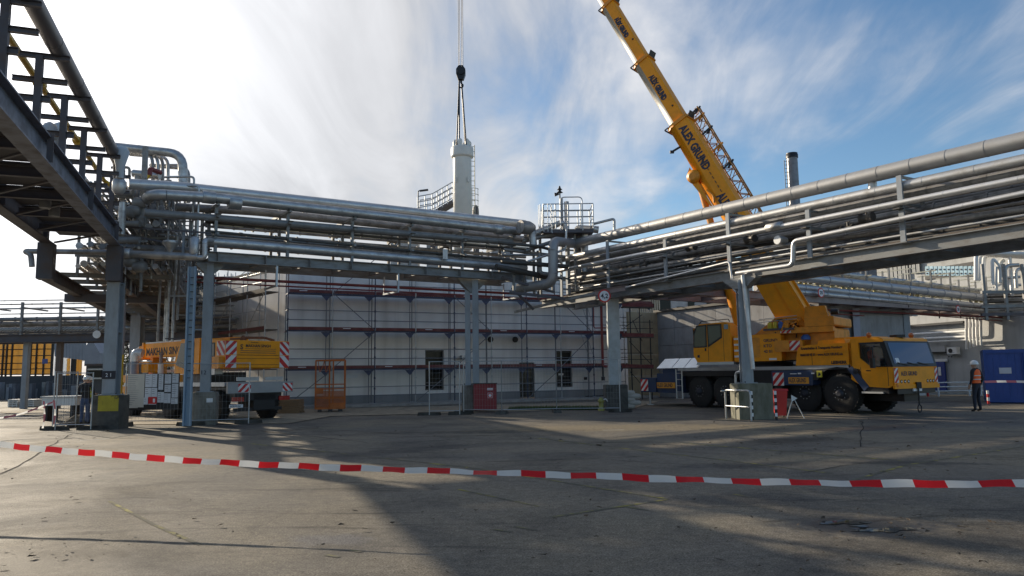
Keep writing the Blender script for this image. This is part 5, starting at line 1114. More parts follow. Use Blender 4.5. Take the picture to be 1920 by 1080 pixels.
for (x0, y0, x1, y1, off, r, m) in ((1480, 502, 1880, 551, 1.2, .15, ALU), (1480, 510, 1880, 558, 1.7, .1, GREYPIPE), (1470, 517, 1905, 565, .2, .21, mat('mid_grey_clad', (.42, .43, .45), .42, .5, .1, 1.5)), (1470, 530, 1900, 570, 1.0, .07, PALEPIPE), (1470, 536, 1900, 580, .1, .16, mat('mid_grey_clad', (0, 0, 0))), (1470, 545, 1900, 588, .05, .13, ALU),
        (1470, 552, 1900, 590, .6, .17, mat('mid_grey_clad', (0, 0, 0))), (1470, 524, 1900, 568, .8, .05, PALEPIPE), (1470, 540, 1900, 583, .9, .05, PALEPIPE), (1470, 507, 1900, 552, 2.0, .08, ALUD), (1470, 549, 1900, 587, 1.6, .12, ALUD)):
    a, b = B4.p(x0, y0, off), B4.p(x1, y1, off); a = a - (b - a).normalized() * 2; k = 14; mb = MB(); mb.tube(a, b, r, 12)
    for q in range(1, k): c = a.lerp(b, q / k); mb.tube(c - B4.d * .04, c + B4.d * .04, r * 1.13, 12)
    part('small_pipe', mb, m, k4)
mb = MB()
for i in range(40):
    x = 1500 + i * 10; y = 528 + (x - 1500) * .11 + rnd.uniform(-3, 3); a = B4.p(x, y, rnd.uniform(.3, 1.4)); mb.box(a, (.14, .14, .2)); mb.tube(a, a + Z * .22, .03, 6)
part('valve', mb, mat('brass_fitting', (.30, .26, .12), .5, .4, .2), k4)
for x, yb, wv in ((1603, 750, .42), (1697, 746, .42), (1877, 744, .42)):
    c = B4.p(x, 600, .9); k = thing('bridge_pillar', {1603: 'pale steel pillar behind the crane engine cover', 1697: 'dark grey steel pillar behind the crane driving cab roof', 1877: 'grey steel pillar behind the blue container'}[x], 'pillar', V((c.x, c.y, 0)), 0, 'pillars of the background pipe bridge')
    hcol(k, c, 0.0, 4.72, .36, .36, XR, BLUES if x != 1603 else mat('pale_lilac_steel', (.34, .35, .42), .5, 0, .1)); mb = MB(); mb.bar(c - B4.n * 1.1 + Z * 4.62, c + B4.n * 1.3 + Z * 4.62, .3, .2); part('cap_beam', mb, STEEL, k)
c = B4.p(1539, 549, -.3); round_sign('height_sign', 'small round sign with red rim on the low bridge above the crane turntable', c, B4.d, '20', .24)
c = B4.p(1796, 580, -.3); round_sign('height_sign', 'small round sign with red rim on the low bridge above the blue door', c, B4.d, '20', .24)
mb = MB(); 
k5 = thing('sprinkler_pipe', 'dark red pipes hung below the low background bridge', 'pipe', B4.p(1760, 600, 1))
for (x0, y0, x1, y1, r) in ((1480, 578, 1900, 596, .05), (1700, 588, 1880, 602, .03), (1480, 584, 1620, 592, .03)): mb = MB(); mb.tube(B4.p(x0, y0, .6), B4.p(x1, y1, .6), r, 8); part('pipe_run', mb, REDPIPE, k5)
for x in (1530, 1760, 1800): mb = MB(); a = B4.p(x, 578, .6); b = B4.p(x, 597, .6); b.x, b.y = a.x, a.y; mb.bar(a, b, .05, .05); part('hanger', mb, BLKM, k5)
# bent white riser bundle at the right end of the rack
Yr = 42
for i, (pts, r, m) in enumerate((([(1830, 526), (1830, 474), (1925, 476)], .11, WHITE), ([(1836, 526), (1837, 476), (1925, 479)], .11, WHITE), ([(1843, 528), (1845, 478), (1925, 482)], .12, WHITE),
        ([(1862, 534), (1860, 482), (1875, 500), (1875, 530)], .09, WHITE), ([(1898, 555), (1892, 463), (1860, 468)], .10, ALUB), ([(1875, 530), (1876, 492), (1882, 488)], .12, OFFW), ([(1886, 545), (1884, 498), (1910, 497)], .11, ALU), ([(1906, 540), (1904, 504), (1925, 504)], .10, ALUB), ([(1902, 470), (1925, 467)], .09, WHITE), ([(1868, 545), (1868, 500)], .07, WHITE), ([(1880, 522), (1925, 518)], .08, ALU), ([(1895, 536), (1925, 533)], .08, ALU))):
    k = thing('riser_pipe', ['outermost pale pipe of the arched trio at the right rack end', 'middle pale pipe of the arched trio at the right rack end', 'innermost pale pipe of the arched trio at the right rack end', 'white pipe with an angled head right of the arched trio', 'tall square topped silver pipe loop at the right rack end', 'stubby off white pipe between the arched trio and the tall loop', 'silver pipe elbow just left of the tall silver loop', 'silver pipe bend touching the right picture edge', 'white pipe stub highest at the right picture edge', 'thin white pipe below the angled head', 'upper level silver pipe end at the right edge', 'lower level silver pipe end at the right edge'][i], 'pipe', onY(*pts[0], Yr))
    mb = MB(); mb.path([onY(x, y, Yr + (i % 3) * .35) for x, y in pts], r, 12, bend=.35); part('pipe_run', mb, m, k)
mb = MB(); rk = thing('pipe_rack', 'grey pipe rack landing at the far right of the low bridge', 'pipe rack', onY(1900, 640, 44))
for x in (1850, 1890, 1925): a = onY(x, 600, 41.6); b = onY(x, 495, 41.6); b.x, b.y = a.x, a.y; mb = MB(); mb.bar(a, b, .14, .14); part('post', mb, STEEL, rk)
for y in (548, 575, 590): mb = MB(); mb.bar(onY(1840, y, 41.6), onY(1990, y - 2, 41.6), .16, .16); part('beam', mb, STEEL if y < 590 else DSTEEL, rk)
for i in range(7): mb = MB(); y = 552 + i * 5; mb.tube(onY(1850, y, 42.5 + i * .2), onY(1990, y - 3, 42.5 + i * .2), .07, 10); part('small_pipe', mb, DARKPIPE if i % 2 else ALUD, rk)

# ================================================================== LEFT BACKGROUND
def at42(x, y): return onY(x, y, 42.0)
k6 = thing('pipe_bridge', 'long level grey pipe bridge crossing the left background', 'pipe bridge', at42(100, 760))
a, b = at42(-60, 640), at42(430, 636)
zb6 = at42(150, 640).z
for off in (0, 2.0):
    mb = MB(); mb.ibeam(V((a.x - 6, 42 + off, zb6 + .2)), V((b.x, 42 + off, zb6 + .2)), .3, .42, .03); part('girder', mb, DSTEEL, k6)
for y, off, r, m in ((597, .2, .11, GREYPIPE), (606, .9, .16, ALUD), (616, .3, .13, ALUD), (624, 1.1, .14, GREYPIPE), (577, .6, .05, ALU), (569, 1.6, .04, ALU), (587, .6, .035, ALU), (562, 1.0, .03, ALU), (610, 1.7, .1, ALUD), (627, .1, .08, DARKPIPE), (601, 1.4, .07, PALEPIPE)):
    z_ = onY(150, y, 42 + off).z; mb = MB(); mb.tube((a.x - 6, 42 + off, z_), (b.x, 42 + off, z_), r, 12)
    for q in range(1, 12): x = a.x + (b.x - a.x) * q / 12; mb.tube((x - .04, 42 + off, z_), (x + .04, 42 + off, z_), r * 1.18, 12)
    part('small_pipe', mb, m, k6)
for x in (-30, 43, 115, 185, 262, 330):
    q = at42(x, 600); mb = MB(); mb.bar((q.x, 41.9, zb6 + .4), (q.x, 41.9, onY(x, 567, 42).z), .12, .12, up=XR); part('post', mb, STEEL, k6)
    for y in (577, 603, 622): mb = MB(); zq = onY(x, y, 42).z; mb.bar((q.x, 41.8, zq), (q.x, 44.2, zq), .08, .08); part('support_arm', mb, STEEL, k6)
LAT = MB()
for i in range(60):
    x = a.x - 3 + i * .19; LAT.bar((x, 41.95, onY(0, 622, 42).z), (x + .28, 41.95, onY(0, 616, 42).z), .04, .02)
part('lattice', LAT, GALV, k6, kind='stuff')
for x, mm_ in ((35, BLUES), (98, mat('brown_column', (.13, .10, .085), .7, 0, .2)), (262, BLUES)):
    q = at42(x, 700); mb = MB(); mb.bar((q.x, 42.6, 0), (q.x, 42.6, zb6), .28, .28, up=V((0, 1, 0))); part('column', mb, mm_, k6)
c = onY(182, 627, 41.6); mb = MB(); mb.lathe(c, c - V((0, .05, 0)), [(0, .22), (.05, .22)], 18); part('round_plate', mb, WHITE, k6)
# third pillar under bridge 3
c = b3(15, .9, 0); p_ = thing('bridge_pillar', 'grey pillar under the overhead bridge right behind the left crane boom', 'pillar', c)
hcol(p_, c, 0, 4.78, .5, .5, XR, BLUES)
# yellow-lit hall
yh = thing('building', 'hall with yellow translucent panels and grey metal gable at far left', 'building', onY(90, 745, 68))
YPAN = thin_film(mat('yellow_panel', (.72, .52, .20), .5, 0, .12, 1.5)); YPW = thin_film(mat('white_translucent_panel', (.85, .88, .92), .4, 0, .08, 1.5))
GAB = mat('grey_metal_cladding', (.26, .27, .30), .45, .3, .12, 1.5)
rect_y(yh, 'dark_base_wall', -120, 705, 190, 765, 66, mat('dark_hall_base', (.04, .045, .055), .6, 0, .3), .5)
for i in range(17):
    x = -118 + i * 12.6
    rect_y(yh, 'yellow_panel', x, 643, x + 12.5, 703, 67, YPAN, .08, (i % 2) * .04)
for i, x in enumerate((101, 107, 113, 119, 125, 141, 147)): rect_y(yh, 'translucent_panel' if i < 4 else 'yellow_panel', x, 667 + (i * 1.2), x + 5.6, 708, 67, YPW if i < 4 else YPAN, .08)
for y in (655, 667, 681, 692, 702): rect_y(yh, 'rail', -118, y, 96, y + 1.6, 66.7, BLKM, .1)
for x in (3, 10, 20, 42, 55, 66, 80, 95, 133, 138): rect_y(yh, 'mullion', x, 640, x + (4 if x > 90 else 2.2), 708, 66.5, BLKM, .15)
a_ = [onY(x, y, 66.2) for x, y in ((102, 638), (160, 638), (160, 676), (102, 668))]
for i in range(10):
    f0, f1 = i / 10, (i + .93) / 10; tp0, tp1 = a_[0].lerp(a_[1], f0), a_[0].lerp(a_[1], f1); bt0, bt1 = a_[3].lerp(a_[2], f0), a_[3].lerp(a_[2], f1)
    mb = MB(); mb.add([bt0, bt1, tp1, tp0, bt0 + V((0, .2, 0)), bt1 + V((0, .2, 0)), tp1 + V((0, .2, 0)), tp0 + V((0, .2, 0))], [(0, 1, 2, 3), (5, 4, 7, 6), (1, 5, 6, 2), (4, 0, 3, 7), (3, 2, 6, 7), (0, 4, 5, 1)]); part('metal_sheet', mb, GAB, yh)
mb = MB(); g_ = [onY(x, y, 62) for x, y in ((158, 684), (188, 684), (187, 662), (171, 634), (160, 650))]; mb.add(g_ + [q + V((0, 3, 0)) for q in g_], [tuple(range(5)), tuple(reversed(range(5, 10)))] + [(i, i + 5, (i + 1) % 5 + 5, (i + 1) % 5) for i in range(5)]); part('gable', mb, GAB, yh)
rect_y(yh, 'blue_sign', 79, 673, 89, 682, 66.3, mat('faded_blue_sign', (.1, .12, .3), .5), .05)
# equipment silhouettes in the dark base
for i in range(26):
    x = rnd.uniform(-20, 150); y = rnd.uniform(712, 735); rect_y(yh, 'machine_post' if i % 2 else 'duct', x, y, x + rnd.uniform(2, 7), 760, 64 - i * .1, rnd.choice((GYF, DKF, STEEL, BLUES)), .5)
k = thing('site_container', 'dark site container with a window strip left of pillar 21', 'container', onY(172, 755, 50))
rect_y(k, 'wall', 160, 685, 200, 755, 50, mat('anthracite_container', (.05, .06, .075), .5), 2.4); rect_y(k, 'window', 166, 694, 190, 708, 49.85, GLASS, .1); rect_y(k, 'window_frame', 164, 691, 192, 694, 49.8, GALV, .1); rect_y(k, 'window_frame', 164, 708, 192, 711, 49.8, GALV, .1); rect_y(k, 'roof_edge', 158, 682, 202, 686, 49.8, DSTEEL, 2.7)
for i, (x0, x1) in enumerate(((14, 33), (39, 64))):
    k = thing('pallet_stack', ('narrower' if i == 0 else 'wider') + ' stack of white pallets by the dark base of the yellow hall', 'pallets', onY((x0 + x1) / 2, 765, 45))
    for q in range(5): rect_y(k, 'pallet', x0, 749 + q * 3.6, x1, 751 + q * 3.6, 45, WHITE, 1.0)
    for x in (x0 + 2, (x0 + x1) / 2, x1 - 2): rect_y(k, 'block', x - 1, 751, x + 1, 766, 45.1, WHITE, .8)
# trees behind
BARK = mat('bark', (.05, .038, .028), .9, 0, .3, 8); LEAF = mat('dull_green_leaves', (.085, .105, .035), .75, 0, .4, 3); LEAF2 = mat('dark_green_leaves', (.04, .06, .022), .75, 0, .4, 3)
def tree(name, label, base, h, seed, leafm, nleaf, spread=.5, bare=False, group=None, lo=.25):
    k = thing(name, label, 'tree', base, 0, group); rn = random.Random(seed); mb = MB(); tips = []
    def br(p, d, ln, r, dep):
        n = 3; 
        for i in range(n):
            q = p + d * ln / n; mb.tube(p, q, r * (1 - .25 * i / n), 6, r * (1 - .25 * (i + 1) / n), caps=False); p = q; d = (d + V((rn.uniform(-.15, .15), rn.uniform(-.15, .15), rn.uniform(-.05, .1)))).normalized()
            if dep < 3 and i: tips.append(p.copy())
        tips.append(p.copy())
        if dep == 0: return
        for _ in range(3 if dep > 2 else rn.choice((2, 3, 4))):
            nd = (d + V((rn.uniform(-1, 1) * spread * 1.5, rn.uniform(-1, 1) * spread * 1.5, rn.uniform(-.2, .6)))).normalized(); br(p, nd, ln * rn.uniform(.6, .8), r * .6, dep - 1)
    br(V(base), Z, h * .33, h * .022, 5 if bare else 4); part('trunk', mb, BARK, k)
    if nleaf:
        lv = MB(); tt_ = [t for t in tips if t.z > base[2] + h * lo]
        for i in range(nleaf):
            c = rn.choice(tt_) + V((rn.gauss(0, 1), rn.gauss(0, 1), rn.gauss(0, 1))) * h * .05; s_ = rn.uniform(.05, .13) * h / 6
            a, b = V((rn.uniform(-1, 1), rn.uniform(-1, 1), rn.uniform(-1, 1))).normalized() * s_, V((rn.uniform(-1, 1), rn.uniform(-1, 1), rn.uniform(-1, 1))).normalized() * s_
            lv.quad(c - a, c - b * .6, c + a, c + b * .6)
        part('crown', lv, leafm, k)
    return k
def gy(x, Y): q = onY(x, 700, Y); return V((q.x, Y, 0))
tree('bare_tree', 'bare leafless tree seen just right of pillar 21', gy(246, 75), 9.5, 3, LEAF, 0, .75, True)
tree('bare_tree', 'finer bare tree behind the raised end of the left crane boom', gy(275, 90), 9, 8, LEAF, 0, .8, True)
tree('green_tree', 'dull green tree low behind the left crane boom end', gy(242, 66), 3.6, 5, LEAF, 5000, .9, False, None, .05)
tree('green_tree', 'pale green slender tree behind the left crane cab', gy(318, 70), 6.5, 6, LEAF, 4500, .5, False, None, .2)
tree('green_tree', 'dark green tree between the yellow hall gable and pillar 21', gy(196, 84), 7.5, 9, LEAF2, 4500, .8, False, None, .1)
mb = MB(); hd = random.Random(2)
for i in range(9000):
    x = hd.uniform(-48, -20); c = V((x, 96 + hd.uniform(-2, 2), hd.uniform(0, 3.6 + 1.2 * math.sin(x * .5) + .8 * math.sin(x * 1.3)) * 1.0)); s_ = hd.uniform(.15, .32)
    a, b = V((hd.uniform(-1, 1), hd.uniform(-1, 1), hd.uniform(-1, 1))).normalized() * s_, V((hd.uniform(-1, 1), hd.uniform(-1, 1), hd.uniform(-1, 1))).normalized() * s_; mb.quad(c - a, c - b * .6, c + a, c + b * .6)
solo('treeline', mb, LEAF2, 'distant dark green hedge line closing the view at left', 'hedge', kind='stuff')
# vessel, ladder and platform standing on the white building roof
k = thing('roof_platform', 'railed stair platform on the roof left of the hanging white column', 'platform', onY(815, 410, 45))
q0, q1, q2_ = onY(785, 405, 45), onY(812, 400, 45), onY(850, 378, 45)
mb = MB(); mb.bar(q0 - Z * .1, q1 - Z * .1, 1.0, .12); part('deck', mb, DSTEEL, k); mb = MB(); mb.bar(q1 - Z * .1, q2_ - Z * .1, 1.0, .2); part('stair_flight', mb, DSTEEL, k)
for d_ in (-.5, .5):
    o = V((0, d_, 0))
    for h in (.4, .75, 1.1): mb = MB(); mb.path([q0 + o + Z * h, q1 + o + Z * h, q2_ + o + Z * h], .03, 6, bend=.1); part('rail', mb, GALV, k)
    for f in range(7):
        p = q0.lerp(q1, f / 2) if f <= 2 else q1.lerp(q2_, (f - 2) / 4); mb = MB(); mb.tube(p + o - Z * .1, p + o + Z * 1.1, .03, 6); part('railing_post', mb, GALV, k)
mb = MB(); mb.box(q1 + V((0, 0, -1.4)), (.3, .3, 2.6)); part('support', mb, DSTEEL, k)
c = onY(784, 358, 45); k = thing('lamp_post', 'thin lamp post with flat lantern on the roof platform', 'lamp post', V((c.x, c.y, q0.z)))
mb = MB(); mb.path([V((c.x, c.y, q0.z)), c, c + V((.2, 0, .02))], .035, 8, bend=.08); part('pole', mb, BLKM, k); mb = MB(); mb.bar(c + V((.1, 0, 0)), c + V((.62, 0, .06)), .16, .09); part('lantern', mb, BLKM, k)
k = thing('access_ladder', 'slim pale access ladder with hoops right behind the hanging white column', 'ladder', onY(887, 405, 43.5))
for x in (881.5, 889.5): a = onY(x, 272, 43.5); b = onY(x, 470, 43.5); b.x, b.y = a.x, a.y; mb = MB(); mb.tube(a, b, .028, 6); part('ladder_rail', mb, PALEPIPE, k)
za, zb_ = onY(885, 272, 43.5).z, onY(885, 420, 43.5).z; xa, xb = onY(881.5, 330, 43.5).x, onY(889.5, 330, 43.5).x
for i in range(16): zq = za - .1 - i * .3; mb = MB(); mb.tube((xa, 43.5, zq), (xb, 43.5, zq), .02, 5); part('ladder_rung', mb, PALEPIPE, k)
for i, y in enumerate((355, 366, 377, 388)):
    zq = onY(885, y, 43.5).z; mb = MB(); pts = [V(((xa + xb) / 2 + .36 * math.cos(t), 43.5 - .36 * math.sin(t), zq)) for t in [math.pi * j / 8 for j in range(9)]]; mb.path(pts, .02, 5, bend=0); part('ladder_hoop', mb, PALEPIPE, k)
for j in (1, 4, 7): t = math.pi * j / 8; mb = MB(); x_ = (xa + xb) / 2 + .36 * math.cos(t); y_ = 43.5 - .36 * math.sin(t); mb.tube((x_, y_, onY(885, 355, 43.5).z), (x_, y_, onY(885, 410, 43.5).z), .016, 5); part('cage_bar', mb, PALEPIPE, k)
c = onY(892, 400, 45); k = thing('steel_tank', 'small dark steel tank with domed top right of the white column', 'tank', V((c.x, c.y, HB + .3)))
mb = MB(); mb.lathe(V((c.x, c.y, HB + .3)), V((c.x, c.y, onY(892, 384, 45).z)), [(0, .2), (c.z - HB - .2, .2), (onY(892, 390, 45).z - HB - .3, .18), (onY(892, 384, 45).z - HB - .32, .06)], 16); part('shell', mb, DSTEEL, k)
for i, (x, y0, y1, w) in enumerate(((812, 430, 480, .5), (940, 430, 475, .9), (760, 450, 480, 1.2))):
    a = onY(x, y0, 46); k = thing('roof_housing', ('small', 'middle sized', 'widest')[i] + ' grey plant housing on the white building roof seen between the pipes', 'roof housing', V((a.x, 46, HB + .3))); mb = MB(); mb.box((a.x, 46, (a.z + HB + .3) / 2), (w * 1.4, 1, a.z - HB - .3)); part('housing', mb, FAC, k)
    mb = MB(); mb.box((a.x, 46, a.z + .04), (w * 1.5, 1.1, .08)); part('lid', mb, DSTEEL, k)

# ================================================================== HANGING COLUMN
YC = 42.0
cx0 = onY(867, 330, YC); zt, zcol, zcb, zbot = onY(866, 263, YC).z, onY(866, 277, YC).z, onY(866, 297, YC).z, 8.6
vc = thing('white_column', 'tall white cylindrical vessel with collar hanging from the crane slings', 'vessel', V((cx0.x, YC, zbot)))
o = V((cx0.x, YC, 0))
for zq in (10.3, 11.9, 13.2): mb = MB(); mb.lathe(o + Z * zq, o + Z * (zq + .03), [(0, .538), (.03, .538)], 36); part('weld_seam', mb, OFFW, vc)
for a_ in (-2.2, -.9): q_ = o + V((.56 * math.cos(a_), .56 * math.sin(a_), 12.6)); mb = MB(); mb.box(q_, (.06, .16, .3)); part('lifting_lug', mb, OFFW, vc)
mb = MB(); mb.lathe(o + Z * zbot, o + Z * zcb, [(0, .45), (.05, .53), (zcb - zbot, .53)], 36); part('shell', mb, OFFW, vc)
mb = MB(); h = zcol - zcb; mb.lathe(o + Z * zcb, o + Z * (zcol + .06), [(0, .54), (.06, .64), (.12, .65), (h - .06, .65), (h, .62), (h + .06, .45)], 36); part('collar', mb, OFFW, vc)
for i in range(6):
    a = i * math.pi / 3 + .3; p = o + V((.42 * math.cos(a), .42 * math.sin(a), zcol)); mb = MB(); mb.lathe(p, p + Z * (zt - zcol + .02), [(0, .13), (.28, .13), (.36, .11), (zt - zcol, .04)], 14); part('top_nozzle', mb, OFFW, vc)
hkp = onY(863, 152, YC); hkt = onY(864, 125, YC); ht_ = V((hkp.x, YC, hkp.z))
for i, (x, y, yy) in enumerate(((857, 263, -.4), (875, 263, -.4), (860, 262, .4), (872, 262, .4))):
    k = thing('lifting_sling', ('front left', 'front right', 'rear left', 'rear right')[i] + ' black sling between the hook and the white column', 'sling', onY(x, y, YC), 0, 'slings holding the white column')
    q = onY(x, y, YC); a = V((q.x, YC + yy, q.z - .5)); b = V((hkp.x + (.06 if i % 2 else -.06), YC, hkp.z + .1)); mb = MB(); mb.tube(a, b, .045, 8); mb.tube(a - Z * .0, a + (b - a) * .04, .06, 8); part('strap', mb, BLKM, k)
hk = thing('hook_block', 'black crane hook block hanging above the white column', 'hook block', V((hkt.x, YC, hkp.z)))
zc0 = (hkt.z + hkp.z) / 2 + .05
mb = MB(); pr = [(-.16, -.42), (.16, -.42), (.27, -.1), (.27, .2), (.12, .42), (-.12, .42), (-.27, .2), (-.27, -.1)]; mb.prism(pr, -.16, .16, o=V((hkt.x, YC, zc0)), u=XR, w=Z, e=V((0, 1, 0))); part('block_housing', mb, BLKM, hk)
for dy in (-.19, .19): mb = MB(); mb.lathe(V((hkt.x, YC + dy, zc0 + .05)), V((hkt.x, YC + dy * 1.15, zc0 + .05)), [(0, .22), (.03, .2)], 18); part('sheave', mb, BLKM, hk)
mb = MB(); mb.path([V((hkt.x, YC, zc0 - .4)), V((hkt.x, YC, zc0 - .62)), V((hkt.x + .14, YC, zc0 - .72)), V((hkt.x + .08, YC, zc0 - .9)), V((hkt.x - .1, YC, zc0 - .86)), V((hkt.x - .13, YC, zc0 - .74))], .045, 8, bend=.08); part('hook', mb, BLKM, hk)

# ================================================================== MOBILE CRANE (right)
CA = D2; CNn = N2
CO = gnd(1310, 764); CO.z = 0                     # near side, rear axle
def cr(t, y, z): return CO + CA * t + CNn * y + Z * z
def crp(x, y, off=0.0): q = onpl(x, y, CO + CNn * off, CNn); return ((q - CO).dot(CA), q.z)
crane = thing('mobile_crane', 'big yellow and navy truck crane with its telescopic boom raised', 'mobile crane', cr(3.5, 1.3, 0))
def cprism(name, poly, y0, y1, m, par=None, **k):
    mb = MB(); mb.prism(poly, y0, y1, o=CO, u=CA, w=Z, e=CNn); return part(name, mb, m, par or crane, **k)
def cbox(name, t0, t1, y0, y1, z0, z1, m, par=None): return cprism(name, [(t0, z0), (t1, z0), (t1, z1), (t0, z1)], y0, y1, m, par)
def bevpoly(t0, t1, z0, z1, b): return [(t0 + b, z0), (t1 - b, z0), (t1, z0 + b), (t1, z1 - b), (t1 - b, z1), (t0 + b, z1), (t0, z1 - b), (t0, z0 + b)]
cbox('chassis', -1.3, 8.6, .45, 2.15, .75, 1.58, BLKM)
cprism('deck', bevpoly(-1.25, 7.45, 1.6, 1.72, .02), .02, 2.58, GALV)
cprism('rear_outrigger_box', bevpoly(-3.85, -2.75, .62, 1.30, .03), .02, 2.58, NAVY)
cprism('rear_body', bevpoly(-2.75, -1.2, .60, 1.5, .03), .1, 2.5, NAVY)
cbox('rear_locker', -2.5, -1.4, .25, 2.3, 1.5, 1.72, NAVY)
LID = mat('pale_blue_lid', (.55, .62, .70), .25, .5, .08, 2)
for i, (t0, t1) in enumerate(((-2.75, -1.75), (-1.72, -.95), (-.92, -.15))): (lambda mb: (mb.add([cr(t0, .10, 1.74), cr(t1, .10, 1.74), cr(t1, .62, 2.18), cr(t0 + .04, .62, 2.18), cr(t0, .16, 1.70), cr(t1, .16, 1.70), cr(t1, .68, 2.14), cr(t0 + .04, .68, 2.14)], [(0, 1, 2, 3), (7, 6, 5, 4), (0, 4, 5, 1), (1, 5, 6, 2), (2, 6, 7, 3), (3, 7, 4, 0)]), part('locker_lid', mb, LID, crane)))(MB())
cprism('fender', [(-1.0, 1.36), (2.35, 1.36), (2.35, 1.58), (-1.0, 1.58)], .0, .6, BLKM)
cprism('side_box', bevpoly(2.45, 4.0, .78, 1.56, .04), .1, 2.5, BLKM)
cprism('outrigger_box', bevpoly(4.05, 5.95, 1.0, 1.56, .04), .0, 2.6, NAVY)
cprism('outrigger_leg_box', bevpoly(4.1, 4.5, .72, 1.0, .02), .05, 2.55, BLKM)
ARCH = [(5.95, 1.58), (5.95, 1.2)] + [(7.02 + 1.0 * math.cos(a), .72 + .95 * math.sin(a)) for a in [math.pi * (1 - k / 10) * .8 + .35 for k in range(1, 10)]] + [(8.05, 1.0), (7.9, 1.58)]
cprism('wheel_arch', ARCH, .0, .5, BLKM)
cprism('arch_strip', [(7.42, 1.6), (7.62, 1.68), (8.22, .98), (8.02, .82)], -.02, .12, NAVY)
cbox('underbody', -.9, 8.9, .9, 1.7, .45, .8, BLKM)
# wheels
def wheel(c, ax, r, w, par, nm='wheel'):
    """tyre with tread shoulders, rim with hub"""
    mb = MB(); a, b = c - ax * w / 2, c + ax * w / 2
    mb.lathe(a, b, [(0, r * .62), (.02, r * .9), (.05, r * .97), (.07, r), (w - .07, r), (w - .05, r * .97), (w - .02, r * .9), (w, r * .62)], 36)
    n = 30; nrm = ax.normalized()
    e1 = nrm.cross(Z).normalized(); e2 = Z
    for i in range(n):
        an = 2 * math.pi * i / n; d = e1 * math.cos(an) + e2 * math.sin(an); tg = -e1 * math.sin(an) + e2 * math.cos(an)
        mb.bar(c + d * r * 1.0 - ax * w * .42, c + d * r * 1.0 + ax * w * .42 + tg * .03, .06, .03, up=d)
    t = part(nm, mb, BLACK, par)
    mb = MB(); o = a + ax * .02
    mb.lathe(o + ax * .02, o - ax * .012, [(0, r * .6), (.03, r * .6), (.032, r * .52)], 28, sharp=True); mb.lathe(o + ax * .05, o - ax * .10, [(0, r * .5), (.05, r * .45), (.06, r * .22), (.13, r * .2), (.15, r * .12)], 24)
    part('rim', mb, mat('dark_rim', (.035, .04, .055), .5, .3, .1), t)
    mb = MB()
    for i in range(10): an = 2 * math.pi * i / 10; d = e1 * math.cos(an) + e2 * math.sin(an); mb.tube(o + d * r * .33 + ax * .03, o + d * r * .33 - ax * .03, .018, 6)
    part('wheel_nuts', mb, GALV, t)
for t in (0.02, 1.5, 5.3, 7.0):
    wheel(cr(t, .28 if t != 5.3 else .55, .71), CNn, .71, .42, crane); wheel(cr(t, 2.35, .71), CNn * 1.0, .71, .42, crane)
# ladder at rear
mb = MB()
for t in (-1.22, -.85): mb.bar(cr(t, -.12, .35), cr(t, -.12, 1.68), .05, .04)
part('ladder_rails', mb, GALV, crane)
for i in range(5): mb = MB(); mb.bar(cr(-1.2, -.12, .38 + i * .28), cr(-.87, -.12, .38 + i * .28), .05, .03); part('ladder_rung', mb, GALV, crane)
for t in (-3.4, -.5, 2.8): mb = MB(); mb.tube(cr(t - .0, .3, 0.02), cr(t, .3, .62), .05, 8); 
mb = MB(); mb.tube(cr(-3.45, .25, .02), cr(-3.45, .25, .62), .05, 8); mb.box(cr(-3.45, .25, .03), (.3, .3, .04)); part('support_foot', mb, GALV, crane)
stripes(crane, cr(-3.8, .0, .68), CA, Z, .52, .54, 3)
stripes(crane, cr(4.13, -.012, .98), CA, Z, .52, .50, 3)
def oplate(t0, t1, z0, z1):
    mb = MB(); mb.prism([(t0, z0), (t1, z0), (t1, z1), (t0, z1)], -.012, 0, o=CO + CNn * -.004, u=CA, w=Z, e=CNn); p = part('name_plate', mb, ORPL, crane)
    text(crane, 'ALEX GRUND', cr(t0 + .03, -.018, z0 + .05), CA, Z, (z1 - z0) * .95, PRINTB, squash=(t1 - t0) / ((z1 - z0) * 7.0), bold=.006)
oplate(-2.65, -1.42, .82, 1.08); oplate(4.86, 5.78, 1.06, 1.30)
mb = MB(); mb.prism([(6.15, 1.30), (6.38, 1.30), (6.38, 1.54), (6.15, 1.54)], -.03, -.02, o=CO, u=CA, w=Z, e=CNn); part('hazard_plate', mb, mat('yellow_label', (.7, .6, .05), .5, 0, 0), crane)
mb = MB(); mb.prism([(6.2, 1.34), (6.33, 1.38), (6.25, 1.5)], -.034, -.03, o=CO, u=CA, w=Z, e=CNn); part('hazard_symbol', mb, PRINT, crane)
for (t, z_, w, h) in ((4.25, 1.40, .22, .04), (4.25, 1.33, .16, .05), (4.25, 1.26, .20, .04), (4.95, 1.42, .3, .03), (5.3, 1.42, .15, .05), (5.9, 1.42, .14, .05)): mb = MB(); mb.prism([(t, z_), (t + w, z_), (t + w, z_ + h), (t, z_ + h)], -.012, -.006, o=CO, u=CA, w=Z, e=CNn); part('marking', mb, PRINTW, crane)
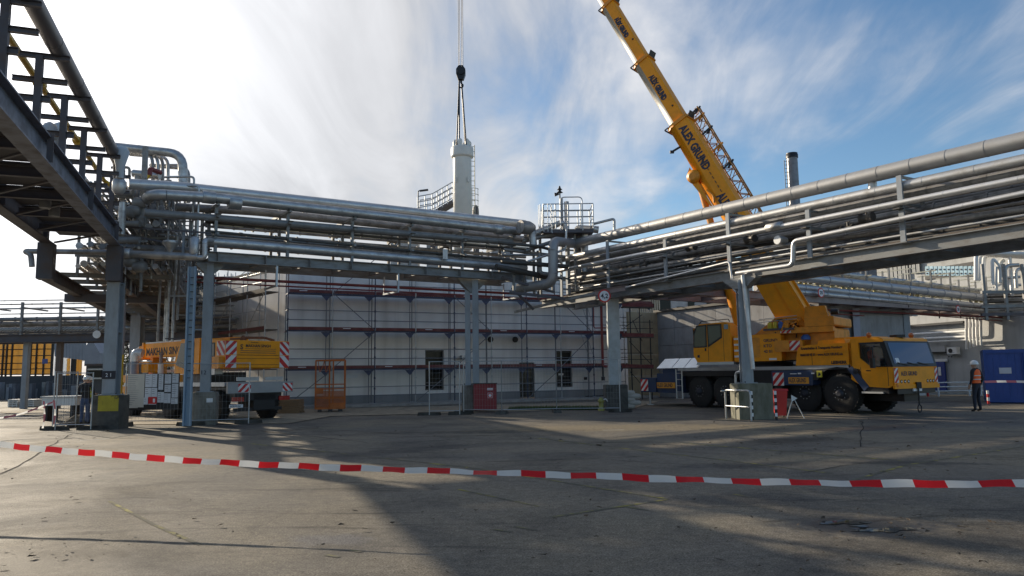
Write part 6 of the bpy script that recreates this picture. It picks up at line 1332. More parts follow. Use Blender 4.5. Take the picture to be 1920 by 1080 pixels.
# engine cover
EC = [(5.22, 1.74), (7.50, 1.74), (7.50, 2.52), (5.75, 2.50), (5.42, 2.44), (5.34, 2.36)]
cprism('engine_cover', EC, .0, 2.55, YEL); cprism('cover_edge', [(5.34, 2.22), (6.5, 2.24), (6.62, 2.30), (7.5, 2.31), (7.5, 2.27), (6.64, 2.26), (6.52, 2.20), (5.34, 2.18)], -.03, .0, YEL)
mb = MB(); mb.prism([(5.96, 1.76), (5.975, 1.76), (5.975, 2.2), (5.96, 2.2)], -.004, .002, o=CO, u=CA, w=Z, e=CNn); part('panel_joint', mb, BLKM, crane)
cprism('cover_top', [(6.0, 2.5), (7.2, 2.52), (7.15, 2.68), (6.05, 2.66)], .3, 2.2, YEL); cprism('cover_hatch', [(6.2, 2.62), (7.6, 2.62), (7.55, 2.76), (6.25, 2.76)], 1.0, 2.3, YEL)
text(crane, 'Kranarbeiten & Transporte Homburg', cr(5.50, -.01, 2.335), CA, Z, .135, PRINT, squash=.86, bold=.004)
text(crane, '06841/60 42 01 - www.ALEX GRUND.de', cr(5.48, -.036, 2.09), CA, Z, .125, PRINT, squash=.85, bold=.004)
text(crane, 'LIEBHERR', cr(6.78, -.01, 1.78), CA, Z, .15, PRINT, squash=.98, bold=.006)
# driving cab: hollow shell
CB = crane
lowp = [(7.55, 1.22), (7.95, .98), (8.92, .93), (9.08, 1.0), (9.12, 1.64), (7.55, 1.64)]
cprism('cab_lower_body', lowp, .0, 2.6, YEL)
cprism('cab_sill', [(7.98, .98), (8.9, .93), (8.92, .74), (8.2, .74)], .02, 2.5, BLKM); cbox('cab_step', 7.95, 8.75, -.05, .2, .74, .80, GALV)
cprism('cab_roof', [(7.55, 2.50), (8.86, 2.50), (8.84, 2.60), (8.7, 2.66), (7.6, 2.64)], .0, 2.6, YEL)
cprism('cab_rear_wall', [(7.55, 1.64), (7.62, 1.64), (7.62, 2.50), (7.55, 2.50)], .0, 2.6, YEL)
cprism('cab_rear_pillar', [(7.55, 1.64), (8.06, 1.64), (7.93, 1.85), (7.90, 2.50), (7.55, 2.50)], .0, .06, YEL)
cprism('cab_front_pillar', [(8.95, 1.64), (9.12, 1.64), (8.87, 2.50), (8.70, 2.50)], .0, .08, BLKM)
cprism('cab_front_pillar', [(8.95, 1.64), (9.12, 1.64), (8.87, 2.50), (8.70, 2.50)], 2.52, 2.6, BLKM)
cprism('window_frame', [(7.93, 2.50), (8.70, 2.50), (8.72, 2.44), (7.95, 2.44)], .0, .05, BLKM)
cprism('window_corner', [(8.06, 1.64), (8.35, 1.64), (7.93, 1.95), (7.93, 1.84)], .0, .05, YEL)
cprism('cab_far_wall', [(7.62, 1.64), (9.0, 1.64), (8.78, 2.50), (7.62, 2.50)], 2.53, 2.56, BLKM)
cbox('dashboard', 8.6, 8.95, .1, 2.5, 1.6, 1.72, BLKM); cprism('driver_seat', [(7.85, 1.64), (8.15, 1.64), (8.0, 1.75), (7.95, 2.35), (7.82, 2.35)], .3, .8, BLKM)
SG = mat('side_window_glass', (.03, .05, .06), .03, 0, 0, spec=.8); SG.node_tree.nodes['Principled BSDF'].inputs['Alpha'].default_value = .38
cprism('side_window', [(8.30, 1.665), (8.98, 1.66), (8.74, 2.45), (7.95, 2.45), (7.94, 1.97)], .012, .02, SG)
fr = cr(9.13, 0, 1.66); frt = cr(8.88, 0, 2.50); WU = (frt - fr).normalized()
def fq(name, y0, y1, f0, f1, m, out=.012, par=None, th=.012):
    nn = CNn.cross(WU); nn = nn if nn.dot(CA) > 0 else -nn; o = fr + nn * (out - th)
    L_ = (frt - fr).length; mb = MB(); mb.prism([(y0, f0 * L_), (y1, f0 * L_), (y1, f1 * L_), (y0, f1 * L_)], 0, th, o=o, u=CNn, w=WU, e=nn); return part(name, mb, m, par or crane)
fq('windscreen_surround', .0, 2.6, -.02, 1.03, BLKM, .004, th=.06); fq('windscreen', .14, 2.46, .10, .96, GLASSB, .014); fq('windscreen_sticker', .25, .45, .12, .32, PRINTW, .018, th=.004)
for y0 in (.9, 1.5, 2.1):
    nn = CNn.cross(WU); nn = nn if nn.dot(CA) > 0 else -nn; mb = MB(); a = fr + CNn * y0 + nn * .03 + WU * .02; mb.bar(a, a + WU * .1 - CNn * .62, .02, .02); part('wiper', mb, BLKM, crane)
ff = cr(9.125, 0, 0); fn = CA
def fpl(name, y0, y1, z0, z1, m, out=.01):
    mb = MB(); mb.prism([(y0, z0), (y1, z0), (y1, z1), (y0, z1)], -.03, out, o=ff, u=CNn, w=Z, e=fn); return part(name, mb, m, crane)
fpl('front_panel', .04, 2.56, 1.02, 1.60, YEL, .012); fpl('bumper', .0, 2.6, .90, 1.04, YEL, .05); fpl('lower_grille', .2, 2.4, .72, .9, BLKM, -.005)
text(crane, 'ALEX GRUND', ff + CA * .016 + CNn * .42 + Z * 1.34, CNn, Z, .20, PRINTB, squash=.75, bold=.006)
stripes(crane, ff + CA * .014 + CNn * .03 + Z * 1.10, CNn, Z, .22, .5, 3, 1.0); stripes(crane, ff + CA * .014 + CNn * 2.40 + Z * 1.10, CNn, Z, .16, .5, 3, 1.0)
for y in (.42, .62, .82, 1.95, 2.12, 2.29):
    c = ff + CNn * y + Z * 1.14; mb = MB(); mb.lathe(c - CA * .01, c + CA * .02, [(0, .065), (.03, .06)], 16); h_ = part('headlight', mb, GLASS, crane); mb = MB(); mb.lathe(c + CA * .02, c + CA * .025, [(0, .035), (.005, .03)], 12); part('lens', mb, ALUB, h_)
mb = MB(); c = ff + CNn * .12 + Z * 1.0; mb.lathe(c, c + CA * .06, [(0, .07), (.06, .05)], 12); part('indicator', mb, ORNG, crane)
fpl('number_plate', 1.05, 1.55, .80, .90, PRINTW, .03)
c = ff + CNn * 1.28 + CA * .06; mb = MB(); mb.box(c + Z * 1.0, (.16, .16, .22)); mb.tube(c + Z * .95, c + Z * .34, .03, 8); part('tow_bar', mb, BLKM, crane)
mb = MB(); mb.path([c + Z * .34 + CNn * .11 * math.sin(t) - Z * .13 * (1 - math.cos(t)) for t in [k * math.pi / 6 for k in range(13)]], .022, 6, bend=0, closed_caps=False); part('tow_eye', mb, BLKM, crane)
mb = MB(); c = cr(8.45, -.02, 1.92); mb.path([cr(8.5, .0, 2.35), cr(8.62, -.28, 2.3), cr(8.62, -.3, 1.65)], .018, 6); mb.box(cr(8.60, -.30, 1.78), (.09, .22, .34)); part('mirror', mb, BLKM, crane)
for (x, y, z0) in ((8.1, .35, 2.66), (8.45, 2.3, 2.66)):
    c = cr(x, y, z0); mb = MB(); mb.lathe(c, c + Z * .2, [(0, .06), (.05, .06), (.06, .085), (.16, .085), (.2, .03)], 14); part('beacon', mb, mat('amber_beacon', (.45, .12, .03), .25, 0, 0, coat=.5), crane)
mb = MB(); c = cr(8.55, 1.3, 2.66); mb.box(c + Z * .05, (.3, .5, .1)); part('roof_horn', mb, BLKM, crane)
mb = MB(); cprism('door_joint', [(8.93, 1.0), (8.95, 1.0), (8.95, 1.62), (8.93, 1.62)], -.004, .002, BLKM); cprism('door_joint', [(7.93, 1.0), (7.945, 1.0), (7.945, 1.64), (7.93, 1.64)], -.004, .002, BLKM)
mb = MB(); c = cr(7.74, -.01, 1.5); mb.lathe(c, c - CNn * .01, [(0, .11), (.01, .11)], 20); part('filler_cap', mb, BLKM, crane)
mb = MB(); c = cr(8.15, -.01, 1.52); mb.bar(c, c + CA * .16, .02, .03); part('door_handle', mb, BLKM, crane)
# ---- superstructure
CC = CO + CA * 2.8 + CNn * 1.3; tipg = V((-2.83, 42, 0)); HH = (tipg - CC); RCH = HH.length; HH.normalize(); LL = V((-HH.y, HH.x, 0))
def su(x, y, z): return CC + HH * x + LL * y + Z * z
def sprism(name, poly, y0, y1, m, par=None): mb = MB(); mb.prism(poly, y0, y1, o=CC, u=HH, w=Z, e=LL); return part(name, mb, m, par or crane)
mb = MB(); mb.lathe(CC + Z * 1.72, CC + Z * 1.92, [(0, 1.15), (.08, 1.15), (.09, 1.0), (.2, 1.0)], 40); part('turntable_ring', mb, BLKM, crane)
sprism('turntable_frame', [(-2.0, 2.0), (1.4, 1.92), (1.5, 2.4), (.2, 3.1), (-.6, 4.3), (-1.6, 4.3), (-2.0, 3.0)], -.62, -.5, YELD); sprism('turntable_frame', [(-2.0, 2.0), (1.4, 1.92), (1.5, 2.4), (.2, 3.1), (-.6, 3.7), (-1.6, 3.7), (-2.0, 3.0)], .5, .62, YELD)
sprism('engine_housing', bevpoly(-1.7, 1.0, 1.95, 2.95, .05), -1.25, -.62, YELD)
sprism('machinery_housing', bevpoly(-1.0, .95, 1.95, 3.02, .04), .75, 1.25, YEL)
sprism('core_frame', bevpoly(-1.8, 1.1, 1.93, 2.5, .03), -.5, .5, BLKM)
for i in range(4): sprism('louvre', [(.45, 2.12 + i * .24), (.92, 2.12 + i * .24), (.92, 2.20 + i * .24), (.45, 2.20 + i * .24)], 1.25, 1.29, PRINTW)
for i, s_ in enumerate(('GRUND', 'KTO', '42 01')): text(crane, s_, su(-.30, 1.256, 2.72 - i * .22), -HH, Z, .16, PRINTB, bold=.004)
sprism('grille', bevpoly(-.15, .35, 2.1, 2.9, .02), 1.25, 1.265, YELD)
sprism('housing_marking', [(-.8, 1.98), (-.5, 1.98), (-.5, 2.06), (-.8, 2.06)], 1.25, 1.258, PRINTW)
# operator cab
OC = [(1.0, 1.95), (2.5, 1.95), (2.66, 2.25), (2.64, 3.1), (2.52, 3.42), (2.34, 3.56), (1.2, 3.60), (1.0, 3.45)]
sprism('operator_cab', OC, .62, 1.42, YEL)
sprism('front_window', [(2.1, 2.62), (2.60, 2.62), (2.58, 3.1), (2.46, 3.44), (2.08, 3.47)], 1.42, 1.432, GLASSG)
sprism('window_surround', [(2.04, 2.57), (2.65, 2.57), (2.63, 3.12), (2.50, 3.50), (2.02, 3.53)], 1.42, 1.426, BLKM)
sprism('door_window', [(1.42, 3.0), (1.94, 2.68), (1.96, 3.47), (1.42, 3.47)], 1.42, 1.432, GLASSG); sprism('window_surround', [(1.36, 2.95), (2.0, 2.56), (2.0, 3.53), (1.36, 3.53)], 1.42, 1.426, BLKM)
mb = MB(); mb.prism([(-.05, 2.3), (-.75, 2.3), (-.75, 3.4), (-.05, 3.4)], 0, .012, o=su(2.66, 1.42, 0), u=LL, w=Z, e=HH); part('windscreen', mb, GLASSG, crane)
sprism('door_joint', [(1.98, 1.98), (1.995, 1.98), (1.995, 2.56), (1.98, 2.56)], 1.42, 1.424, BLKM); sprism('door_joint', [(1.30, 1.98), (1.312, 1.98), (1.312, 3.5), (1.30, 3.5)], 1.42, 1.424, BLKM)
sprism('door_handle', [(2.08, 2.42), (2.13, 2.42), (2.13, 2.54), (2.08, 2.54)], 1.42, 1.45, BLKM); sprism('vent_grille', [(2.38, 2.15), (2.48, 2.15), (2.48, 2.26), (2.38, 2.26)], 1.42, 1.43, BLKM)
sprism('cab_base', [(.9, 1.84), (2.55, 1.84), (2.5, 1.95), (.9, 1.95)], .6, 1.44, GALV); mb = MB(); mb.path([su(2.4, 1.3, 3.56), su(2.3, 1.3, 3.68), su(1.1, 1.3, 3.72), su(1.05, 1.3, 3.6)], .018, 6); part('roof_rail', mb, BLKM, crane)
sprism('small_window', [(1.08, 3.3), (1.26, 3.3), (1.26, 3.5), (1.08, 3.5)], 1.42, 1.43, GLASSB)
# counterweight side
sprism('support_arm', bevpoly(-1.85, -.75, 2.30, 2.75, .05), 1.0, 1.3, YELD); sprism('outer_beam', bevpoly(-3.0, -.45, 3.02, 3.24, .03), .95, 1.25, YELD)
stripes(crane, su(-1.0, 1.256, 3.04), -HH, Z, .42, .18, 3); stripes(crane, su(-1.35, 1.306, 2.34), -HH, Z, .4, .38, 3)
sprism('cylinder_mount', [(-1.1, 2.4), (-1.35, 2.4), (-1.35, 2.7), (-1.3, 2.74), (-1.15, 2.74), (-1.1, 2.7)], 1.3, 1.38, YELD)
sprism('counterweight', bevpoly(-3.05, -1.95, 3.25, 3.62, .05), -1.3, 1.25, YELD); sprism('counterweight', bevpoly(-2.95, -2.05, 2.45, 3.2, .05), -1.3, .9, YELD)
mb = MB(); mb.lathe(su(-2.35, .0, 3.72), su(-2.35, .95, 3.72), [(0, .26), (.08, .26), (.09, .2), (.8, .2), (.81, .26), (.9, .26)], 24); part('winch_drum', mb, YELD, crane)
sprism('winch_frame', [(-2.8, 3.6), (-1.9, 3.6), (-1.95, 4.05), (-2.7, 4.05)], .85, 1.05, YELD)
mb = MB(); mb.lathe(su(-2.9, .9, 3.8), su(-3.15, .9, 3.8), [(0, .12), (.25, .1)], 12); part('motor', mb, BLKM, crane)
rn = random.Random(8)
for i in range(16):
    a = su(rn.uniform(-1.7, -.9), rn.uniform(.8, 1.2), rn.uniform(3.3, 3.7)); mb = MB(); mb.path([a, a + V((rn.uniform(-.3, .3), rn.uniform(-.2, .2), rn.uniform(-.3, .1))), a + V((rn.uniform(-.4, .4), rn.uniform(-.2, .2), rn.uniform(-.5, -.1)))], .025, 6, bend=.1); part('hydraulic_hose', mb, BLKM if i % 2 else YELD, crane)
sprism('walkway', [(-.35, 3.16), (-1.55, 3.16), (-1.55, 3.24), (-.35, 3.24)], .7, 1.35, DSTEEL)
for i, (x, m) in enumerate(((-.55, mat('yellow_can', (.55, .42, .03), .5)), (-.75, mat('yellow_can', (0, 0, 0))), (-.98, mat('blue_can', (.04, .12, .4), .5)), (-1.2, YELD))): mb = MB(); mb.lathe(su(x, 1.1, 3.24), su(x, 1.1, 3.52), [(0, .1), (.22, .1), (.26, .05), (.28, .05)], 14); part('canister', mb, m, crane)
for zq in (3.5, 3.62): mb = MB(); mb.tube(su(-.2, 1.35, zq), su(-1.7, 1.35, zq + .08), .014, 6); part('walkway_rail', mb, GALV, crane)
mb = MB(); mb.lathe(su(-1.9, 1.0, 2.76), su(-1.9, 1.0, 2.96), [(0, .18), (.1, .18), (.2, .1)], 16); part('filter', mb, mat('blue_can', (0, 0, 0)), crane)
# ---- boom
TH = math.atan(1.94); FT = su(-1.1, 0, 4.0); BDIR = HH * math.cos(TH) + Z * math.sin(TH); BUP = -HH * math.sin(TH) + Z * math.cos(TH)
def bm(s_, y, u): return FT + BDIR * s_ + LL * y + BUP * u
BOOMGLARE = mat('sun_glare_underside', (.62, .58, .50), .28, .35, .05, 1)  # sun glare on the rounded boom bottom, put in as a paler colour
def boomsec(s0, s1, H, W_, rounded=True, off=0.0):
    hw = W_ / 2; k = 8
    top = [(-hw, H / 2 - .06), (-hw + .06, H / 2), (hw - .06, H / 2), (hw, H / 2 - .06)]
    bot = [(hw * math.cos(a), -H / 2 + hw * .9 - hw * .9 * math.sin(a)) for a in [math.pi * i / k for i in range(k + 1)]]
    poly = [(hw, bot[0][1])] + bot[1:-1] + [(-hw, bot[-1][1])]
    # yellow box above, rounded bottom shell
    ring = lambda s_: [bm(s_, y, u + off) for y, u in top[::1]] 
    mb = MB(); full = top + poly[0:]
    n = len(full); r0 = [bm(s0, y, u + off) for y, u in full]; r1 = [bm(s1, y, u + off) for y, u in full]
    b = len(mb.v); mb.v += r0 + r1
    for i in range(n):
        j = (i + 1) % n; us = (full[i][1] + full[j][1]) / 2; is_b = us < -H / 2 + hw * .75
        mb.f.append([b + i, b + j, b + n + j, b + n + i]); mb.sm.append(is_b); mb.mi.append(1 if (is_b and rounded) else 0)
    mb.f.append([b + i for i in range(n)]); mb.sm.append(False); mb.mi.append(0); mb.f.append([b + n + i for i in reversed(range(n))]); mb.sm.append(False); mb.mi.append(0)
    return mb
BT = 40.2
secs = [(-.2, 10.1, 1.06, .88), (10.1, 14.0, .88, .74), (14.0, 17.9, .76, .64), (17.9, 27, .66, .56), (27, 34, .57, .48), (34, BT, .48, .42)]
for i, (s0, s1, H, W_) in enumerate(secs):
    part('boom_section', boomsec(s0 - (1.0 if i else 0), s1, H, W_, i > 0), [YEL, BOOMGLARE], crane)
    if i < 5:
        mb = boomsec(s1 - .14, s1 + .02, H + .14, W_ + .1, False); part('boom_collar', mb, [YELD, YELD], crane)
        mb = MB(); mb.bar(bm(s1 - .1, 0, H / 2 + .02), bm(s1 + .1, 0, H / 2 + .26), .5, .05, up=BUP); part('collar_bracket', mb, BLKM, crane); mb = MB(); mb.tube(bm(s1 - .02, W_ / 2 + .02, -H / 2 - .1), bm(s1 - .02, W_ / 2 + .02, -H / 2 + .12), .03, 6); mb.tube(bm(s1 - .05, -W_ / 2, -H / 2 - .08), bm(s1 - .05, W_ / 2 + .02, -H / 2 - .08), .035, 6); part('rope_guide', mb, BLKM, crane)
mb = MB(); mb.bar(bm(9.0, .3, -.45), bm(9.05, .3, -.85), .09, .07); mb.box(bm(9.05, .3, -.88), (.18, .12, .12)); part('boom_lamp', mb, BLKM, crane)
# boom foot plates and pins
mb = MB(); mb.prism([(-1.2, -.6), (2.8, -.6), (3.2, -.45), (3.2, .45), (1.5, .62), (-.9, .62), (-1.5, .1)], -.50, -.44, o=FT, u=BDIR, w=BUP, e=LL); mb.prism([(-1.2, -.6), (2.8, -.6), (3.2, -.45), (3.2, .45), (1.5, .62), (-.9, .62), (-1.5, .1)], .44, .50, o=FT, u=BDIR, w=BUP, e=LL); part('boom_foot_plates', mb, YEL, crane)
mb = MB(); mb.prism([(-.9, .1), (1.8, .1), (2.0, .5), (-.9, .5)], .50, .56, o=FT, u=BDIR, w=BUP, e=LL); part('foot_rib', mb, YEL, crane)
mb = MB(); mb.lathe(bm(-.6, .5, 0), bm(-.6, .62, 0), [(0, .13), (.12, .11)], 16); part('pivot_pin', mb, YELD, crane)
cpin = (2.74, 10.25); cfoot = (.85, 2.5)
a, b = su(cfoot[0], 0, cfoot[1]), su(cpin[0], 0, cpin[1])
mb = MB(); mb.tube(a, a.lerp(b, .60), .25, 20); mb.lathe(a.lerp(b, .59), a.lerp(b, .61), [(0, .28), (.2, .28)], 20); part('luffing_cylinder', mb, YEL, crane)
mb = MB(); mb.tube(a.lerp(b, .6), b, .15, 16); part('cylinder_rod', mb, YELD, crane)
spin = (b - FT).dot(BDIR); upin = (b - FT).dot(BUP)
mb = MB(); mb.lathe(b - LL * .62, b + LL * .62, [(0, .16), (.04, .30), (.24, .32), (.25, .22), (.98, .22), (.99, .32), (1.18, .30), (1.24, .16)], 24); part('cylinder_boss', mb, YELD, crane)
mb = MB()
for y0 in (-.44, .42): mb.prism([(spin + .5, -.5), (spin + .3, upin - .2), (spin - .3, upin - .22), (spin - 2.2, -.5)], y0, y0 + .03, o=FT, u=BDIR, w=BUP, e=LL)
part('cylinder_bracket', mb, YEL, crane)
mb = MB(); mb.path([bm(spin - .9, .47, -.35), bm(spin - 1.3, .49, -.2), bm(spin - 1.6, .47, -.35)], .05, 6, bend=.15); mb.tube(bm(spin - .5, .45, -.45), bm(spin - 2.2, .45, -.45), .03, 6); part('boom_hose', mb, YELD, crane)
def btext(s0, size, W_, u0, sq=.8): text(crane, 'ALEX GRUND', bm(s0, W_ / 2 + .004, u0), -BDIR, BUP, size, PRINTB, squash=sq, bold=.028)
btext(9.7, .52, .88, -.02, .76); btext(12.9, .36, .74, -.02, .66); btext(16.8, .31, .64, -.02, .66); btext(5.9, .55, .88, -.14, .62); btext(24, .34, .56, -.05, .62)
mb = MB()
for i in range(9): mb.bar(bm(8.0 - i * .24, .442, .16), bm(7.86 - i * .24, .442, .16), .02, .07, up=LL)
part('capacity_marks', mb, PRINTB, crane, kind='stuff')
for s_ in (10.9, 12.6, 15.2, 16.6): mb = MB(); W_ = .74 if s_ < 14 else .64; mb.lathe(bm(s_, W_ / 2, .25), bm(s_, W_ / 2 + .03, .25), [(0, .05), (.03, .04)], 10); part('boom_pin', mb, BLKM, crane)
# folded lattice jib on the far side
jb = MB(); js0, js1 = 3.4, 10.6
for y in (-.62, -.95):
    for u in (.45, .85):
        jb.tube(bm(js0, y, u), bm(js1, y, u + (.1 if u > .5 else 0)), .035, 6)
JIBM = mat('dull_jib_yellow', (.38, .17, .02), .6, 0, .2, 3); part('jib_chords', jb, JIBM, crane)
jb = MB(); n = 20
for i in range(n):
    s0, s1 = js0 + (js1 - js0) * i / n, js0 + (js1 - js0) * (i + 1) / n
    for y in (-.62, -.95): jb.tube(bm(s0, y, .45 if i % 2 else .85), bm(s1, y, .85 if i % 2 else .45), .02, 5)
    jb.tube(bm(s0, -.62, .85), bm(s1, -.95, .85), .02, 5); jb.tube(bm(s0, -.62, .45), bm(s0, -.62, .85), .018, 5)
part('jib_lattice', jb, JIBM, crane, kind='stuff')
for i, (s_, l) in enumerate(((10.4, .5), (10.0, .4), (9.2, .35), (8.2, .3), (7.2, .3))): mb = MB(); mb.bar(bm(s_, -.5, .5), bm(s_ + .15, -.7, .95), .12, .08); mb.tube(bm(s_ - .1, -.5, .75), bm(s_ + .25, -.9, 1.0), .05, 8); part('jib_bracket', mb, YELD if i % 2 else BLKM, crane)
mb = MB(); mb.prism([(-.3, -.3), (.5, -.5), (.7, 0), (.5, .3), (-.3, .3)], -.25, .25, o=bm(BT, 0, 0), u=BDIR, w=BUP, e=LL); part('boom_head', mb, YELD, crane)
# hoist ropes (hang from the head, carry the block)
top = bm(BT, 0, -.2)
for dx in (-.13, -.055, .055, .13): mb = MB(); mb.tube(V((hkt.x + dx, YC, zc0 + .38)), V((hkt.x + dx, YC, top.z)), .016, 6); part('hoist_rope', mb, BLKM, hk)
# ================================================================== SECOND CRANE (left)
HS = V((-.76, .65, 0)).normalized(); LS = V((-HS.y, HS.x, 0)); KO = V((-9.52, 28.0, 0))
def k2p(x, y, z): return KO + HS * x + LS * y + Z * z
cr2 = thing('mobile_crane', 'yellow truck crane seen from behind with red striped counterweight and lowered boom', 'mobile crane', k2p(3, 0, 0))
def kprism(name, poly, y0, y1, m, par=None): mb = MB(); mb.prism(poly, y0, y1, o=KO, u=HS, w=Z, e=LS); return part(name, mb, m, par or cr2)
def kback(name, y0, y1, z0, z1, x, m, th=.012, par=None):      # plate on the rear face, y to the right
    mb = MB(); mb.prism([(-y1, z0), (-y0, z0), (-y0, z1), (-y1, z1)], 0, th, o=KO + HS * x, u=LS, w=Z, e=-HS); return part(name, mb, m, par or cr2)
kprism('counterweight', bevpoly(0, .75, 1.92, 2.95, .04), -1.3, 1.3, YEL)
RS = -LS    # reading direction seen from behind
o = k2p(-.002, 1.3, 1.94)
stripes(cr2, o, RS, Z, .42, .46, 2, 1.0); stripes(cr2, o + Z * .48, RS, Z, .42, .50, 3, 1.0)
o = k2p(-.002, -.90, 1.94); stripes(cr2, o, RS, Z, .40, .46, 2, 1.0, mirror=True); stripes(cr2, o + Z * .48, RS, Z, .40, .50, 3, 1.0, mirror=True)
stripes(cr2, k2p(.62, 1.302, 2.40), -HS, Z, .58, .52, 3, 1.0, mirror=True)
kback('panel_joint', -.86, .88, 2.40, 2.415, -.002, BLKM); kback('panel_joint', -.86, .88, 2.28, 2.29, -.002, BLKM); kback('panel_joint', -.86, .88, 2.05, 2.06, -.002, BLKM)
text(cr2, 'S', k2p(-.006, .74, 2.62), RS, Z, .26, PRINT, bold=.006); text(cr2, 'MAKHAN SINGH', k2p(-.006, .52, 2.70), RS, Z, .15, PRINT, squash=.92, bold=.004)
text(cr2, 'Autokrane', k2p(-.006, .32, 2.86), RS, Z, .07, PRINT)
for i, w_ in enumerate((1.3, 1.45, 1.45)):
    mb = MB(); z_ = 2.64 - i * .075; mb.bar(k2p(-.004, .55 if i == 0 else .72, z_), k2p(-.004, (.55 if i == 0 else .72) - w_, z_), .004, .014 if i == 0 else .02); part('fine_print', mb, PRINTB, cr2)
mb = MB(); mb.path([k2p(.2, .5, 2.95), k2p(.2, .5, 3.06), k2p(.25, -.4, 3.08), k2p(.25, -.8, 2.98)], .05, 8); mb.lathe(k2p(.3, .45, 2.95), k2p(.3, .45, 3.14), [(0, .12), (.1, .12), (.19, .04)], 12); mb.bar(k2p(.35, .9, 3.0), k2p(.35, .3, 3.05), .2, .08); part('winch_gear', mb, mat('rusty_brown', (.2, .08, .04), .7, 0, .2), cr2)
kprism('upper_body', bevpoly(.75, 2.1, 1.9, 2.78, .05), -1.0, 1.0, YEL); kprism('body_side', bevpoly(.9, 2.0, 1.7, 2.2, .03), .9, 1.22, GALV)
kprism('side_bracket', bevpoly(.1, .9, 1.92, 2.35, .03), 1.3, 1.5, YELD)
kprism('rear_cab', [(.8, 2.2), (2.05, 2.2), (2.05, 3.05), (.8, 2.97)], .3, 1.2, YEL); kprism('cab_window', [(1.0, 2.40), (1.5, 2.40), (1.5, 2.84), (1.0, 2.84)], 1.2, 1.215, GLASSG); kprism('window_surround', [(.95, 2.35), (1.55, 2.35), (1.55, 2.89), (.95, 2.89)], 1.2, 1.208, BLKM)
X_ = -.9
kprism('operator_cab', [(2.95 + X_, 1.75), (4.9 + X_, 1.75), (4.95 + X_, 2.2), (4.55 + X_, 2.95), (4.4 + X_, 3.1), (2.95 + X_, 3.1)], .35, 1.25, YEL)
kprism('door_window', [(3.35 + X_, 2.1), (4.0 + X_, 2.28), (4.0 + X_, 2.95), (3.35 + X_, 2.95)], 1.25, 1.262, GLASSG); kprism('front_window', [(4.08 + X_, 1.95), (4.82 + X_, 2.1), (4.42 + X_, 2.95), (4.08 + X_, 2.95)], 1.25, 1.262, GLASSG)
kprism('cab_louvre', [(3.3 + X_, 1.85), (4.0 + X_, 1.85), (4.0 + X_, 1.88), (3.3 + X_, 1.88)], 1.25, 1.262, BLKM); kprism('cab_louvre', [(3.3 + X_, 1.95), (4.0 + X_, 1.95), (4.0 + X_, 1.98), (3.3 + X_, 1.98)], 1.25, 1.262, BLKM)
for i, (x0, x1, h, w_) in enumerate(((1.2, 9.1, .62, .56), (9.1, 9.45, .54, .48), (9.45, 9.8, .46, .42))):
    kprism('boom_section', bevpoly(x0, x1, 2.42 + (.62 - h) / 2 + .10, 2.42 + (.62 + h) / 2 + .10, .07), -w_ / 2, w_ / 2, YEL)
kprism('boom_collar', bevpoly(9.02, 9.18, 2.46, 3.2, .05), -.34, .34, YELD); kprism('boom_top_rail', [(4.2, 3.14), (9.0, 3.14), (9.0, 3.2), (4.2, 3.2)], -.2, .26, WHITE)
mb = MB(); mb.lathe(k2p(9.8, -.2, 2.75), k2p(9.8, .2, 2.75), [(0, .3), (.4, .3)], 20); part('sheave', mb, ALU, cr2)
text(cr2, 'MAKHAN SINGH', k2p(8.85, .285, 2.62), -HS, Z, .44, PRINT, squash=1.1, bold=.012)
kprism('luffing_cylinder', bevpoly(4.5, 8.2, 2.1, 2.32, .05), -.14, .14, YELD); kprism('boom_rest', [(8.0, 1.5), (8.5, 1.5), (8.4, 2.5), (8.1, 2.5)], -.3, .3, YELD)
kprism('hook_guard', bevpoly(7.6, 8.3, 1.85, 2.3, .06), .1, .7, YEL); mb = MB(); mb.tube(k2p(7.6, .6, 2.33), k2p(9.2, .6, 2.36), .05, 8); part('silver_tube', mb, WHITE, cr2)
mb = MB(); c = k2p(9.1, .6, 2.48); mb.lathe(c - Z * .1, c + Z * .14, [(0, .12), (.12, .13), (.24, .05)], 12); part('beacon', mb, ORNG, cr2)
mb = MB(); mb.tube(k2p(6.2, .8, 1.3), k2p(6.2, .8, 2.2), .11, 12); part('exhaust', mb, WHITE, cr2); mb = MB(); mb.tube(k2p(6.2, .8, 2.2), k2p(6.2, .8, 2.65), .07, 10); part('exhaust_top', mb, BROWNS, cr2)
# carrier
kprism('chassis', bevpoly(-.1, 9.6, .72, 1.25, .03), -.95, .95, BLKM); kprism('deck', bevpoly(.1, 9.8, 1.27, 1.42, .02), -1.25, 1.25, GALV); kprism('turntable', bevpoly(2.2, 4.2, 1.42, 1.8, .03), -.8, .8, BLKM)
kback('rear_beam', -1.30, 1.38, 1.02, 1.42, -.12, mat('grey_rear_beam', (.33, .33, .33), .5, .1, .1), .1); kprism('rear_locker', bevpoly(-.1, 1.0, .35, 1.0, .04), -.7, .2, BLKM)
stripes(cr2, k2p(-.222, .9, 1.06), RS, Z, .5, .30, 3, 1.0); stripes(cr2, k2p(-.222, -.92, 1.06), RS, Z, .42, .30, 3, 1.0, mirror=True)
for y0 in (-1.28, .62): kback('rear_light', -y0 - .45, -y0, .72, .88, -.10, mat('red_lamp', (.35, .015, .015), .25, 0, 0, coat=.5), .06)
kback('number_plate', -1.15, -.62, .50, .62, -.08, PRINTW, .02); text(cr2, 'HOM MS 262', k2p(-.105, 1.12, .525), RS, Z, .10, PRINT, squash=.72)
kback('under_guard', -.95, 1.0, .36, .48, .02, BLKM, .08); kback('guard_rail_box', -.8, .1, 1.46, 1.6, .1, GALV, .03); kback('guard_rail_box', .35, 1.1, 1.46, 1.6, .1, GALV, .03)
